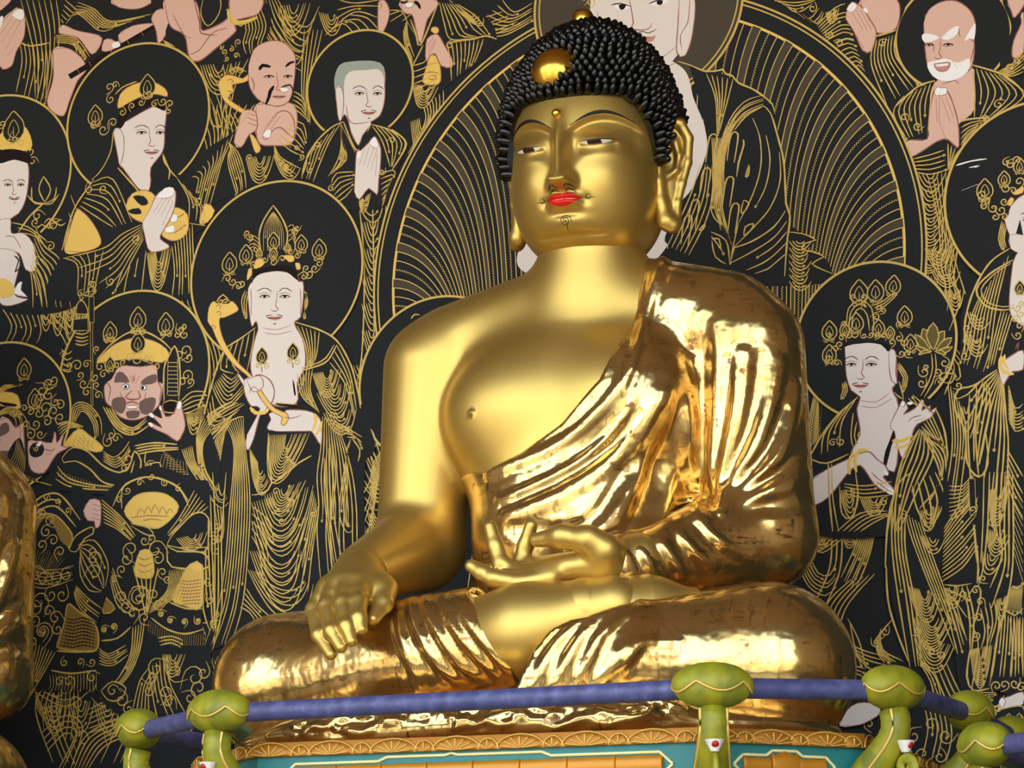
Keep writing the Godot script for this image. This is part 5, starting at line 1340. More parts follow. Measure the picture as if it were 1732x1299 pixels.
var pigment_cache := {}
func pigment(c: String) -> StandardMaterial3D:
	if not pigment_cache.has(c):
		var m := plain(PIGMENTS[c][1], 0.85)
		m.metallic_specular = 0.15
		if c == "l" or c == "g":
			m.roughness = 0.5
			m.metallic_specular = 0.4
		pigment_cache[c] = m
	return pigment_cache[c]
const MURAL := [
["painted_drapery","gold line drapery filling the ground between the figures",[
["Bl",4,7,-2935,3577,-2912,3405,-2944,3101,-3119,3602,-3047,3366,-3021,3124],
["Bl",4,6,-2889,3571,-2733,3437,-2643,3411,-2915,3461,-2818,3308,-2902,3179],
["Bl",4,7,-2078,3104,-2045,2964,-2082,2753,-2148,2573,-2216,2930,-2161,2813,-2146,2692,-2143,2572],
["Bl",4,7,-1915,3437,-1868,3267,-1738,3115,-1684,3243,-1829,3426,-1770,3336,-1685,3284,-1630,3371],
["Bl",4,5,-1699,3272,-1707,3003,-1675,2786,-1614,3261,-1665,2998,-1661,2758],
["Bl",4,4,-1572,3255,-1462,3321,-1351,3280,-1533,3385,-1463,3362,-1352,3360],
["Bl",4,6,-1213,3181,-1078,3296,-1023,3156,-1184,3018,-1351,3306,-1241,3292,-1213,3181,-1239,3078],
["Bl",4,7,-1024,3315,-916,3221,-783,3230,-1010,3154,-916,3115,-703,3166],
["Bl",4,8,-783,3282,-730,3222,-650,3251,-942,3145,-783,3124,-650,3172],
["Bl",4,7,-1183,2939,-1128,2800,-1208,2653,-1049,2922,-1061,2819,-1168,2727],
["Bl",4,6,-1196,2795,-1187,2722,-1171,2644,-1148,2620,-1123,2656,-1102,2743,-1088,2822,-1158,2805,-1156,2783,-1151,2759,-1144,2752,-1136,2763,-1130,2789,-1126,2813],
["Bl",4,3,-1180,2598,-1206,2471,-1272,2349,-1260,2477,-1298,2300,-1296,2094],
["Bl",4,4,-1450,2497,-1428,2445,-1395,2388,-1361,2368,-1334,2389,-1319,2446,-1314,2498,-1402,2498,-1396,2482,-1386,2465,-1376,2459,-1368,2465,-1363,2482,-1362,2498],
["Bl",4,4,-1416,2374,-1403,2323,-1383,2268,-1360,2249,-1338,2271,-1324,2327,-1316,2379,-1381,2376,-1377,2360,-1371,2344,-1364,2338,-1357,2345,-1353,2362,-1351,2377],
["Bl",4,4,-1414,2255,-1401,2204,-1381,2150,-1358,2131,-1338,2152,-1324,2209,-1318,2260,-1380,2257,-1376,2242,-1370,2225,-1364,2219,-1357,2226,-1353,2243,-1351,2258],
["Bl",4,4,-1412,2136,-1399,2086,-1379,2032,-1357,2013,-1337,2035,-1325,2091,-1320,2142,-1380,2138,-1376,2123,-1370,2107,-1363,2101,-1357,2108,-1354,2125,-1352,2140],
["Bl",4,4,-1411,2018,-1397,1968,-1377,1914,-1355,1896,-1337,1917,-1326,1974,-1321,2025,-1379,2020,-1375,2005,-1369,1989,-1363,1984,-1357,1990,-1354,2007,-1353,2023],
["Bl",4,4,-1409,1900,-1395,1851,-1375,1797,-1354,1779,-1336,1801,-1327,1857,-1323,1908,-1379,1903,-1375,1888,-1369,1872,-1362,1867,-1357,1873,-1354,1890,-1353,1905],
["Bl",4,4,-1407,1784,-1393,1734,-1373,1681,-1352,1663,-1336,1685,-1328,1741,-1325,1792,-1378,1786,-1374,1772,-1368,1756,-1362,1750,-1357,1757,-1355,1774,-1354,1789],
["Bl",4,4,-1406,1667,-1392,1618,-1371,1565,-1351,1547,-1335,1569,-1328,1625,-1327,1676,-1378,1670,-1374,1656,-1368,1640,-1362,1634,-1357,1641,-1355,1658,-1354,1673],
["Bl",4,4,-1404,1551,-1390,1503,-1369,1450,-1349,1432,-1335,1454,-1329,1510,-1329,1561,-1378,1555,-1373,1540,-1367,1524,-1361,1519,-1357,1525,-1355,1542,-1355,1557],
["Bl",5,3,-1434,2495,-1402,2181,-1408,1799,-1438,1650,-1303,2481,-1316,2173,-1302,1891,-1331,1691],
["Bl",4,4,-1471,1754,-1457,1708,-1433,1658,-1405,1642,-1380,1663,-1362,1716,-1353,1764,-1430,1757,-1426,1743,-1418,1729,-1410,1724,-1403,1730,-1397,1746,-1395,1760],
["Bl",4,4,-1470,1652,-1455,1607,-1431,1557,-1404,1541,-1379,1562,-1361,1615,-1352,1663,-1429,1656,-1424,1642,-1417,1628,-1409,1623,-1401,1629,-1396,1645,-1393,1659],
["Bl",4,4,-1468,1551,-1454,1506,-1430,1457,-1403,1441,-1377,1462,-1360,1515,-1351,1562,-1427,1555,-1423,1542,-1416,1527,-1407,1522,-1400,1528,-1395,1544,-1392,1559],
["Bl",4,4,-1467,1451,-1452,1406,-1429,1357,-1401,1342,-1376,1362,-1359,1415,-1350,1462,-1426,1455,-1421,1441,-1414,1427,-1406,1422,-1398,1428,-1393,1444,-1391,1458],
["Bl",4,6,-1409,1497,-1328,1391,-1299,1216,-1435,1474,-1406,1297,-1285,1116],
["Bl",4,5,-1430,1150,-1376,1048,-1284,1043,-1438,1299,-1325,1168,-1286,1190],
["Bl",4,6,-1498,1254,-1469,1054,-1448,906,-1432,1249,-1397,1050,-1361,950],
["Bl",4,4,-1402,1050,-1394,998,-1376,942,-1348,924,-1317,949,-1289,1011,-1271,1066,-1356,1056,-1354,1040,-1348,1023,-1340,1018,-1331,1026,-1322,1044,-1317,1061],
["Bl",4,6,-909,1263,-895,1067,-933,769,-819,1256,-826,1039,-831,871],
["Bl",4,6,-908,1068,-904,1017,-894,962,-877,945,-857,971,-839,1032,-827,1087,-880,1075,-878,1059,-875,1043,-870,1038,-864,1045,-859,1064,-855,1080],
["Sl",4,-1,-2835,984,-2794,982],
["Sl",4,-1,-2687,874,-2652,873],
["Sl",4,1,-2872,859,-2826,856],
["Sl",4,-1,-2365,558,-2321,556],
["Sl",4,-1,-2229,626,-2190,624],
["Sl",4,1,-2493,614,-2459,612],
["Sl",4,-1,-2144,548,-2095,546],
["Sl",4,-1,-2730,549,-2690,547],
["Sl",4,-1,-2906,658,-2871,656],
["Sl",4,1,-2569,418,-2530,416],
["Sl",4,-1,-2332,409,-2299,407],
["Sl",4,-1,-2806,353,-2755,351],
["Sl",4,-1,-2661,248,-2616,247],
["Sl",4,-1,-2521,268,-2482,267],
["Sl",4,1,-2108,695,-2075,693],
["Sl",4,-1,-2195,428,-2168,427],
["Bl",5,5,-2907,683,-2843,529,-2893,381,-2797,154,-2865,706,-2758,550,-2793,377,-2699,151],
["Bl",5,5,-2537,666,-2586,493,-2496,341,-2572,147,-2438,661,-2460,488,-2385,337,-2447,143],
["Bl",5,4,-2735,662,-2646,571,-2697,448,-2621,657,-2547,566,-2584,443],
["Bl",5,5,-2398,709,-2284,604,-2362,459,-2246,307,-2316,730,-2201,600,-2252,479,-2139,377],
["Bl",4,5,-2866,405,-2851,353,-2827,297,-2797,278,-2769,300,-2749,359,-2738,412,-2821,407,-2817,392,-2809,375,-2800,369,-2792,376,-2786,394,-2783,410],
["Bl",4,4,-2845,579,-2831,536,-2809,490,-2783,476,-2761,499,-2745,552,-2738,600,-2807,586,-2803,573,-2797,560,-2789,555,-2782,562,-2777,578,-2775,593],
["Bl",4,5,-2737,400,-2723,348,-2699,292,-2670,273,-2642,296,-2622,354,-2611,407,-2693,402,-2689,387,-2682,370,-2673,364,-2665,371,-2658,389,-2655,405],
["Bl",4,4,-2717,574,-2703,530,-2681,484,-2656,471,-2633,494,-2618,547,-2610,594,-2679,581,-2675,568,-2669,554,-2661,550,-2654,557,-2650,573,-2647,587],
["Bl",4,5,-2610,395,-2596,343,-2573,288,-2544,269,-2516,291,-2496,350,-2485,402,-2566,397,-2562,382,-2555,365,-2546,360,-2538,366,-2532,384,-2529,400],
["Bl",4,4,-2589,568,-2576,525,-2554,479,-2529,466,-2506,488,-2491,541,-2483,588,-2552,575,-2548,562,-2542,548,-2534,544,-2527,551,-2523,567,-2520,581],
["Bl",4,5,-2484,390,-2470,339,-2447,283,-2418,265,-2391,287,-2371,345,-2360,397,-2440,393,-2436,377,-2429,361,-2421,355,-2413,362,-2406,379,-2403,395],
["Bl",4,4,-2463,562,-2449,520,-2428,474,-2403,461,-2381,483,-2365,536,-2358,583,-2426,570,-2422,557,-2416,543,-2408,539,-2401,546,-2397,561,-2394,576],
["Bl",4,5,-2359,385,-2345,334,-2322,279,-2294,260,-2267,282,-2247,340,-2235,393,-2316,388,-2312,372,-2305,356,-2296,350,-2288,357,-2282,374,-2279,390],
["Bl",4,4,-2337,557,-2324,514,-2303,469,-2279,456,-2256,478,-2241,530,-2233,577,-2301,564,-2297,551,-2291,538,-2283,534,-2276,540,-2272,556,-2269,570],
["Bl",4,5,-2235,380,-2222,330,-2199,275,-2171,256,-2144,278,-2123,336,-2112,388,-2192,383,-2188,368,-2181,351,-2173,346,-2164,352,-2158,370,-2155,385],
["Bl",4,4,-2213,551,-2200,509,-2179,464,-2155,451,-2133,473,-2117,525,-2109,571,-2177,558,-2173,546,-2167,532,-2159,528,-2153,535,-2148,550,-2146,564],
["Bl",4,5,-2112,376,-2099,325,-2076,270,-2048,252,-2021,274,-2001,331,-1990,383,-2069,378,-2065,363,-2058,347,-2050,341,-2042,348,-2036,365,-2032,380],
["Bl",4,4,-2090,546,-2077,504,-2056,459,-2032,446,-2010,468,-1995,520,-1987,566,-2053,553,-2050,540,-2043,527,-2036,523,-2030,529,-2025,545,-2023,559],
["Bl",4,10,492,1040,526,985,599,1033,688,1045,487,872,531,852,595,892,686,975],
["Bl",4,9,688,1036,699,974,656,862,600,751,793,1012,747,944,707,815,651,696],
["Bl",4,6,440,795,474,723,536,685,581,717,486,828,511,774,556,763,579,805],
["Bl",5,3,565,1089,569,938,556,789,490,652,600,1087,609,935,596,778,534,641],
["Bl",4,6,608,1042,616,1019,630,994,646,986,662,996,673,1022,679,1046,633,1043,635,1036,639,1029,644,1026,649,1029,652,1037,654,1044],
["Bl",4,6,609,935,613,905,623,873,638,863,657,879,674,915,685,948,636,940,637,931,640,921,645,918,650,923,655,934,659,944],
["Bl",4,6,471,926,482,899,500,870,523,861,544,875,560,908,569,938,505,930,509,922,514,913,521,911,527,915,532,925,535,934],
["Bl",4,4,561,631,595,577,618,489,598,387,573,596,580,543,569,457,584,370],
["Bl",4,2,622,593,663,505,686,400,630,575,645,488,669,410],
["Bl",4,3,607,404,642,411,682,400,597,370,642,385,676,366],
["Sl",4,1,859,140,890,139],
["Sl",4,1,927,181,954,180],
["Sl",4,-1,890,73,921,72],
["Sl",4,-1,981,136,1012,134],
["Sl",4,1,834,75,861,74],
["Sl",4,-1,956,60,982,59],
["Sl",4,-1,692,190,714,189],
["Sl",4,-1,1202,171,1228,170],
["Sl",4,1,1034,79,1056,78],
["Bl",5,6,-2712,129,-2633,272,-2413,338,-2218,294,-2627,127,-2547,220,-2382,263,-2217,233],
["Bl",5,4,-2860,280,-2750,350,-2663,298,-2712,129,-2828,204,-2746,276,-2703,250,-2768,131],
["Bl",5,6,-2461,513,-2335,483,-2198,526,-2457,401,-2331,359,-2222,404],
["Sl",4,-1,-2431,836,-2392,834],
["Sl",4,-1,-2371,732,-2338,731],
["Sl",4,-1,-2291,828,-2247,826],
["Sl",4,-1,-2233,750,-2200,749],
["Sl",4,-1,-2153,846,-2115,844],
["Sl",4,1,-2115,944,-2082,942],
["Sl",4,-1,-2186,1023,-2153,1021],
["Sl",4,1,-2476,913,-2448,912],
["Sl",4,-1,-2899,506,-2853,504],
["Sl",4,1,-2783,464,-2743,462],
["Sl",4,-1,-2695,398,-2661,397],
["Sl",4,1,-2385,325,-2357,324],
["Sl",4,1,-2602,544,-2568,542],
["Sl",4,1,-2516,490,-2477,489],
["Sl",4,1,-2432,487,-2399,485],
["Sl",4,1,-2267,504,-2233,503],
["Sl",4,-1,-2184,489,-2145,487],
["Bl",4,6,-2902,582,-2757,525,-2646,571,-2897,456,-2751,388,-2641,446],
["Bl",4,6,-2638,371,-2499,415,-2358,348,-2633,272,-2495,304,-2452,266],
["Bl",4,5,-2162,1147,-2101,943,-2122,720,-2065,1141,-2040,939,-2053,692],
["Bl",4,5,-2149,697,-2138,645,-2119,590,-2096,571,-2073,593,-2055,651,-2045,704,-2112,699,-2109,684,-2103,667,-2096,661,-2089,668,-2084,686,-2081,701],
["Bl",4,5,-2172,550,-2156,497,-2130,441,-2100,424,-2071,450,-2051,512,-2041,568,-2126,556,-2121,540,-2113,524,-2104,518,-2096,526,-2090,545,-2087,562],
["Bl",4,4,-2820,2646,-2720,2392,-2741,2179,-2839,2403,-2803,2265,-2783,2129],
["Bl",4,6,-2768,2128,-2676,2013,-2699,1883,-2975,2147,-2852,2029,-2788,1917],
["Bl",4,7,-2975,2147,-2941,2037,-2962,1985,-3156,2177,-3091,2077,-3117,2004],
["Bl",4,5,-2959,2186,-2949,2126,-2934,2060,-2917,2035,-2902,2057,-2892,2121,-2888,2179,-2934,2184,-2931,2166,-2927,2146,-2922,2138,-2917,2145,-2914,2164,-2913,2182],
["Bl",4,5,-2899,2170,-2889,2105,-2874,2035,-2857,2008,-2842,2032,-2833,2100,-2828,2163,-2874,2167,-2871,2148,-2867,2127,-2862,2119,-2857,2126,-2854,2147,-2853,2165],
["Bl",4,5,-2840,2153,-2830,2085,-2814,2010,-2797,1982,-2782,2007,-2773,2080,-2769,2147,-2815,2151,-2812,2131,-2807,2108,-2802,2099,-2798,2107,-2795,2129,-2794,2149],
["Bl",4,5,-2780,2137,-2770,2065,-2754,1985,-2737,1955,-2723,1982,-2714,2060,-2710,2131,-2755,2135,-2752,2113,-2748,2089,-2743,2080,-2738,2088,-2735,2112,-2734,2133],
["Bl",4,5,-2721,2121,-2711,2044,-2695,1960,-2678,1929,-2664,1958,-2655,2039,-2651,2115,-2696,2119,-2693,2096,-2689,2071,-2683,2061,-2679,2070,-2676,2094,-2675,2117],
["Bl",4,6,-2603,2380,-2569,2243,-2653,2171,-2399,2359,-2381,2251,-2451,2178],
["Bl",4,6,-2385,2358,-2365,2196,-2277,2135,-2211,2287,-2190,2075,-2131,1965],
["Bl",4,4,-2159,1967,-2109,1807,-2121,1628,-2132,2017,-2066,1855,-2053,1699],
["Bl",4,6,-2030,2935,-1984,2795,-2121,2597,-2131,2974,-2098,2809,-2136,2652],
["Bl",4,6,-1965,3171,-2020,3069,-2045,2964,-2165,3142,-2099,3052,-2088,2942],
["Bl",4,6,-2195,3173,-2176,3114,-2144,3050,-2104,3025,-2066,3046,-2038,3108,-2022,3165,-2134,3170,-2128,3152,-2119,3133,-2107,3126,-2095,3132,-2087,3150,-2082,3168],
["Bl",4,6,-1799,3367,-1740,3250,-1683,3216,-1882,3269,-1795,3149,-1709,3084],
["Bl",4,6,-1828,3398,-1814,3340,-1789,3276,-1754,3252,-1719,3273,-1690,3334,-1673,3391,-1774,3396,-1769,3378,-1762,3359,-1752,3352,-1741,3358,-1732,3376,-1727,3393],
["Bl",4,5,-1630,3344,-1618,3302,-1597,3253,-1572,3228,-1547,3234,-1528,3268,-1517,3302,-1590,3329,-1587,3317,-1581,3302,-1573,3294,-1565,3296,-1560,3306,-1557,3317],
["Bl",4,4,-1460,3214,-1517,3275,-1600,3232,-1350,3226,-1406,3287,-1490,3312],
["Bl",4,5,-1399,2754,-1342,2590,-1382,2490,-1290,2715,-1261,2581,-1300,2481],
["Bl",4,5,992,2305,1030,2061,996,1780,1062,2321,1066,2057,1133,1767],
["Bl",4,5,955,1926,981,1687,1077,1493,1001,1898,1039,1682,1124,1535],
["Bl",4,4,523,1538,566,1394,515,1257,503,1493,530,1349,494,1165],
["Bl",4,5,640,742,546,656,507,522,732,759,614,630,563,452],
["Bl",4,5,632,471,698,401,766,376,588,518,678,469,768,442],
["Bl",4,5,923,391,984,234,1070,165,991,410,1052,275,1158,162],
["Bl",4,6,897,281,915,171,889,62,985,256,1003,146,977,37],
["Bl",4,7,1074,275,1087,219,1114,160,1157,140,1205,166,1249,230,1277,288,1146,279,1149,263,1157,245,1170,239,1185,247,1198,266,1206,284],
]],
["painted_figure","pale crowned bodhisattva with a lotus at the upper left edge",[
["Ck",8,0,-3198,2781,373],
["Fk",0,0,-3174,2535,-3004,2517,-2917,2432,-2805,2323,-2785,2129,-3155,2164],
["Fg",0,0,-3192,2901,-3195,2969,-3148,2997,-3062,2987,-3033,2883],
["Ol",4,0,-3123,2927,-3130,3073],
["Sl",4,1,-3121,2938,-3094,2935],
["Sl",4,1,-3084,2922,-3064,2920],
["Sl",4,1,-3167,2887,-3147,2885],
["Sl",4,1,-3033,2872,-3009,2869],
["Sl",4,1,-3019,2826,-2997,2824],
["Sl",4,1,-3186,3018,-3166,3015],
["Fw",0,0,-3189,2834,-3116,2846,-3045,2818,-3039,2696,-3063,2611,-3103,2577,-3176,2573],
["Lr",4,0,-3189,2834,-3116,2846,-3045,2818,-3039,2696,-3063,2611,-3103,2577,-3176,2573,-3189,2834],
["Fd",0,0,-3191,2890,-3119,2893,-3038,2862,-3033,2817,-3116,2843,-3189,2834],
["Ld",4,0,-3161,2728,-3148,2732,-3135,2730,-3123,2725],
["Lr",2,0,-3160,2727,-3142,2723,-3125,2724],
["Fd",0,0,-3147,2731,-3138,2730,-3138,2724,-3146,2725],
["Ld",3,0,-3169,2746,-3151,2753,-3134,2750,-3118,2739],
["Lr",2,0,-3164,2736,-3143,2739,-3121,2731],
["Ld",4,0,-3094,2720,-3081,2725,-3068,2723,-3056,2717],
["Lr",2,0,-3092,2719,-3075,2715,-3058,2716],
["Fd",0,0,-3080,2724,-3071,2723,-3071,2717,-3079,2718],
["Ld",3,0,-3096,2736,-3084,2746,-3067,2743,-3052,2731],
["Lr",2,0,-3096,2728,-3076,2732,-3055,2724],
["Lr",3,0,-3118,2743,-3115,2713,-3110,2697,-3119,2686,-3110,2680,-3099,2679,-3095,2685],
["Fm",0,0,-3130,2662,-3114,2665,-3105,2662,-3096,2663,-3082,2657,-3096,2651,-3113,2653],
["Ld",3,0,-3131,2663,-3112,2659,-3098,2657,-3080,2657],
["Ln",4,0,-3134,2666,-3129,2668,-3113,2670],
["Ln",4,0,-3077,2660,-3083,2663,-3098,2668],
["Ln",4,0,-3108,2640,-3103,2641,-3098,2639],
["Fw",0,0,-3175,2568,-3121,2568,-3112,2501,-3051,2495,-2994,2429,-2983,2319,-3031,2324,-3071,2404,-3169,2436],
["Lr",3,0,-3175,2568,-3121,2568,-3112,2501,-3051,2495,-2994,2429,-2983,2319,-3031,2324,-3071,2404,-3169,2436,-3175,2568],
["Fw",0,0,-3169,2436,-3095,2417,-3063,2360,-3086,2221,-3013,2187,-3156,2186],
["Lr",3,0,-3169,2436,-3095,2417,-3063,2360,-3086,2221,-3013,2187,-3156,2186,-3169,2436],
["Fg",0,0,-3161,2293,-3125,2290,-3087,2254,-3091,2211,-3157,2211],
["FW",0,0,-3086,2221,-3070,2263,-3046,2271,-3051,2234,-3016,2198],
["Lr",2,0,-3086,2221,-3070,2263,-3046,2271,-3051,2234,-3016,2198,-3086,2221],
["Ld",6,0,-3094,2395,-3069,2371,-3085,2318,-3062,2338],
["Lr",3,0,-3147,2488,-3099,2483,-3060,2425],
["Fk",0,0,-3022,2645,-2979,2756,-2925,2744,-2879,2646,-2937,2608],
["Ll",5,0,-2961,2748,-2982,2690,-2949,2626],
["Ll",5,0,-2961,2748,-2922,2683,-2949,2626],
["Ll",5,0,-3019,2705,-3010,2638,-2949,2621],
["Ll",5,0,-2893,2691,-2902,2637,-2949,2621],
["Ll",5,0,-2879,2657,-2913,2617,-2949,2618],
["Ll",5,0,-3038,2668,-2997,2626,-2949,2618],
["Ll",7,0,-2955,2621,-3019,2573,-3076,2503],
["Sl",4,1,-2983,2569,-2956,2567],
["Sl",4,-1,-2993,2538,-2972,2535],
["Sl",4,1,-2897,2517,-2868,2514],
["Sl",4,-1,-2910,2420,-2889,2418],
["Bl",4,9,-2992,2516,-2940,2423,-2853,2339,-2797,2130,-3007,2322,-2999,2278,-2990,2212,-2987,2148],
["Bl",4,4,-2986,2385,-2924,2335,-2870,2190,-2995,2310,-2968,2253,-2939,2144],
["Bl",4,3,-3051,2495,-2990,2472,-2915,2399,-3114,2550,-3028,2520,-2929,2444],
]],
["painted_figure","pink skinned flute player cut off by the top edge",[
["Fk",0,0,-2936,3408,-2820,3516,-2761,3553,-2308,3491,-2236,3415,-2372,3289,-2666,3249,-2813,3347],
["Fp",0,0,-2939,3341,-2861,3336,-2786,3276,-2766,3218,-2806,3178,-2849,3072,-2871,3019,-2926,3043,-2959,3097,-2933,3205],
["Lr",4,0,-2939,3341,-2861,3336,-2786,3276,-2766,3218,-2806,3178,-2849,3072,-2871,3019,-2926,3043,-2959,3097,-2933,3205,-2939,3341],
["Fp",0,0,-2896,3453,-2816,3414,-2706,3377,-2693,3342,-2739,3292,-2814,3380,-2913,3416],
["Lr",3,0,-2896,3453,-2816,3414,-2706,3377,-2693,3342,-2739,3292,-2814,3380,-2913,3416,-2896,3453],
["Fp",0,0,-2611,3365,-2541,3400,-2434,3397,-2445,3365,-2538,3333,-2585,3317],
["Lr",3,0,-2611,3365,-2541,3400,-2434,3397,-2445,3365,-2538,3333,-2585,3317,-2611,3365],
["Fp",0,0,-2653,3539,-2616,3500,-2544,3479,-2484,3482,-2450,3511],
["Lr",3,0,-2653,3539,-2616,3500,-2544,3479,-2484,3482,-2450,3511,-2653,3539],
["Pd",0,0,-2858,3212,-2417,3400,-2408,3380,-2842,3188],
["Ll",3,0,-2812,3235,-2800,3211],
["Ll",3,0,-2753,3260,-2741,3236],
["Ll",3,0,-2648,3305,-2636,3282],
["Ll",3,0,-2566,3340,-2554,3317],
["Ll",3,0,-2496,3370,-2484,3346],
["Fp",0,0,-2447,3421,-2424,3457,-2377,3456,-2352,3397,-2373,3334,-2407,3299,-2421,3362],
["Lr",4,0,-2447,3421,-2424,3457,-2377,3456,-2352,3397,-2373,3334,-2407,3299,-2421,3362,-2447,3421],
["Fp",0,0,-2681,3352,-2646,3353,-2609,3320,-2644,3297,-2691,3303],
["Lr",3,0,-2681,3352,-2646,3353,-2609,3320,-2644,3297,-2691,3303,-2681,3352],
["FW",0,0,-2639,3329,-2609,3337,-2597,3313,-2632,3306],
["Bl",4,7,-2878,3456,-2819,3494,-2707,3400,-2636,3402,-2822,3550,-2735,3505,-2649,3437,-2448,3443],
["Bl",4,5,-2930,3407,-2827,3382,-2750,3282,-2923,3372,-2837,3350,-2774,3274],
["Bl",4,5,-2384,3313,-2301,3269,-2256,3329,-2372,3289,-2300,3225,-2220,3280],
]],
["painted_figure","pair of bent muscular pink arms with a gold bracelet at the top",[
["Fk",0,0,-2238,3482,-1902,3436,-1875,3268,-2021,3167,-2183,3188,-2373,3334],
["Fp",0,0,-2385,3502,-2238,3482,-2199,3366,-2187,3331,-2072,3371,-2063,3458,-2029,3464,-1902,3447,-1923,3373,-2037,3355,-2025,3310,-2115,3245,-2206,3191,-2253,3219,-2279,3321,-2351,3375],
["Lr",5,0,-2385,3502,-2238,3482,-2199,3366,-2187,3331,-2072,3371,-2063,3458,-2029,3464,-1902,3447,-1923,3373,-2037,3355,-2025,3310,-2115,3245,-2206,3191,-2253,3219,-2279,3321,-2351,3375,-2385,3502],
["Lr",5,0,-2238,3482,-2205,3367,-2198,3321,-2116,3300],
["Lr",4,0,-2253,3230,-2207,3240,-2140,3314,-2071,3327],
["Lr",3,0,-2341,3429,-2279,3321,-2244,3305],
["Fk",0,0,-2191,3481,-2110,3470,-2113,3398,-2164,3350,-2201,3410],
["Ll",4,0,-2191,3481,-2110,3470,-2113,3398,-2164,3350,-2201,3410,-2191,3481],
["Lg",16,0,-2067,3416,-2058,3373,-2018,3345,-1970,3346,-1923,3359],
["Ll",5,0,-2079,3410,-2063,3412,-2050,3349,-2010,3336,-1978,3343],
["Sl",4,1,-2002,3337,-1990,3335],
["Bl",4,7,-1986,3348,-1977,3302,-1991,3250,-1974,3195,-1908,3391,-1882,3312,-1904,3239,-1911,3187],
["Sl",4,1,-2082,3217,-2068,3215],
["Sl",4,-1,-2046,3227,-2034,3226],
["Sl",4,-1,-2015,3254,-1999,3252],
["Sl",4,1,-2069,3185,-2058,3183],
["Sl",4,1,-2022,3194,-2009,3192],
["Sl",4,-1,-2095,3241,-2085,3240],
]],
["painted_figure","praying hands with white nails at the top left corner",[
["Fp",0,0,-3222,3491,-3151,3561,-3127,3563,-3095,3536,-3090,3428,-3129,3354,-3150,3289,-3212,3297],
["Lr",4,0,-3222,3491,-3151,3561,-3127,3563,-3095,3536,-3090,3428,-3129,3354,-3150,3289,-3212,3297,-3222,3491],
["FW",0,0,-3162,3534,-3133,3559,-3102,3552,-3095,3517,-3118,3502],
["Lr",2,0,-3162,3534,-3133,3559,-3102,3552,-3095,3517,-3118,3502,-3162,3534],
["FW",0,0,-3224,3531,-3205,3534,-3210,3495,-3221,3479],
["Lr",3,0,-3219,3445,-3161,3517],
["Lr",3,0,-3205,3409,-3136,3508],
["Lr",3,0,-3185,3372,-3114,3499],
["Lr",3,0,-3177,3337,-3142,3378],
["Fp",0,0,-3228,3617,-3166,3609,-3213,3569,-3226,3571],
["Lr",3,0,-3228,3617,-3166,3609,-3213,3569,-3226,3571,-3228,3617],
["Bl",4,8,-3113,3397,-3096,3304,-3120,3161,-2959,3377,-2941,3240,-2970,3087],
["Ll",6,0,-3113,3397,-3056,3373,-2959,3375],
]],
["painted_figure","moustached figure with a gold handbell at the top",[
["Fk",0,0,-1281,3235,-1218,3254,-1074,3316,-868,3227,-807,3112,-868,3026,-1003,2950,-1173,2824,-1215,2869,-1182,3039,-1245,3176],
["Fp",0,0,-1247,3346,-1240,3297,-1215,3277,-1191,3267,-1173,3193,-1152,3137,-1122,3241,-1087,3283,-1081,3323],
["Lr",4,0,-1247,3346,-1240,3297,-1215,3277,-1191,3267,-1173,3193,-1152,3137,-1122,3241,-1087,3283,-1081,3323,-1247,3346],
["FW",0,0,-1226,3316,-1212,3304,-1188,3311,-1191,3328,-1219,3329],
["Ld",2,0,-1226,3316,-1212,3304,-1188,3311,-1191,3328,-1219,3329,-1226,3316],
["Ld",8,0,-1247,3339,-1233,3330,-1212,3338],
["Ld",12,0,-1184,3331,-1165,3314,-1156,3293],
["Ll",6,0,-1201,3251,-1176,3187,-1152,3130,-1074,3309],
["Ll",4,0,-1222,3254,-1148,3129],
["Ll",5,0,-1141,3128,-1175,3065,-1189,3040],
["Fp",0,0,-1352,3347,-1324,3357,-1299,3312,-1302,3265,-1329,3207,-1350,3217],
["Lr",4,0,-1352,3347,-1324,3357,-1299,3312,-1302,3265,-1329,3207,-1350,3217,-1352,3347],
["Lr",3,0,-1352,3340,-1334,3337,-1344,3312],
["Fg",0,0,-1107,3188,-1101,3201,-1083,3202,-1070,3190,-1073,3173,-1090,3172],
["Lr",3,0,-1107,3188,-1101,3201,-1083,3202,-1070,3190,-1073,3173,-1090,3172,-1107,3188],
["Fg",0,0,-1110,3077,-1086,3074,-1065,3038,-1059,2957,-1085,2943,-1119,2946,-1143,2964,-1133,3006],
["Lr",3,0,-1110,3077,-1086,3074,-1065,3038,-1059,2957,-1085,2943,-1119,2946,-1143,2964,-1133,3006,-1110,3077],
["Lr",3,0,-1133,3000,-1099,3002,-1063,2988],
["Lr",3,0,-1116,2977,-1106,2986,-1085,2984,-1082,2970,-1106,2969,-1116,2977],
["Lr",3,0,-1117,3038,-1065,3038],
["Fp",0,0,-1124,3153,-1087,3170,-1066,3156,-1045,3116,-1007,3044,-1010,3011,-1058,3024,-1086,3081,-1110,3074,-1123,3052,-1131,3080],
["Lr",4,0,-1124,3153,-1087,3170,-1066,3156,-1045,3116,-1007,3044,-1010,3011,-1058,3024,-1086,3081,-1110,3074,-1123,3052,-1131,3080,-1124,3153],
["Lr",4,0,-1121,3119,-1092,3159],
["Lr",4,0,-1119,3095,-1083,3148],
["Lr",4,0,-1117,3078,-1083,3134],
["Bl",4,8,-1067,3308,-1046,3217,-1018,3139,-936,3129,-985,3290,-909,3232,-868,3180,-841,3136],
["Bl",4,5,-991,3270,-965,3241,-928,3206,-895,3184,-873,3180,-867,3196,-868,3213,-948,3250,-940,3242,-929,3231,-919,3224,-913,3223,-911,3228,-911,3233],
["Bl",4,9,-1031,3121,-1017,3045,-1010,2951,-868,3120,-882,3075,-908,3018],
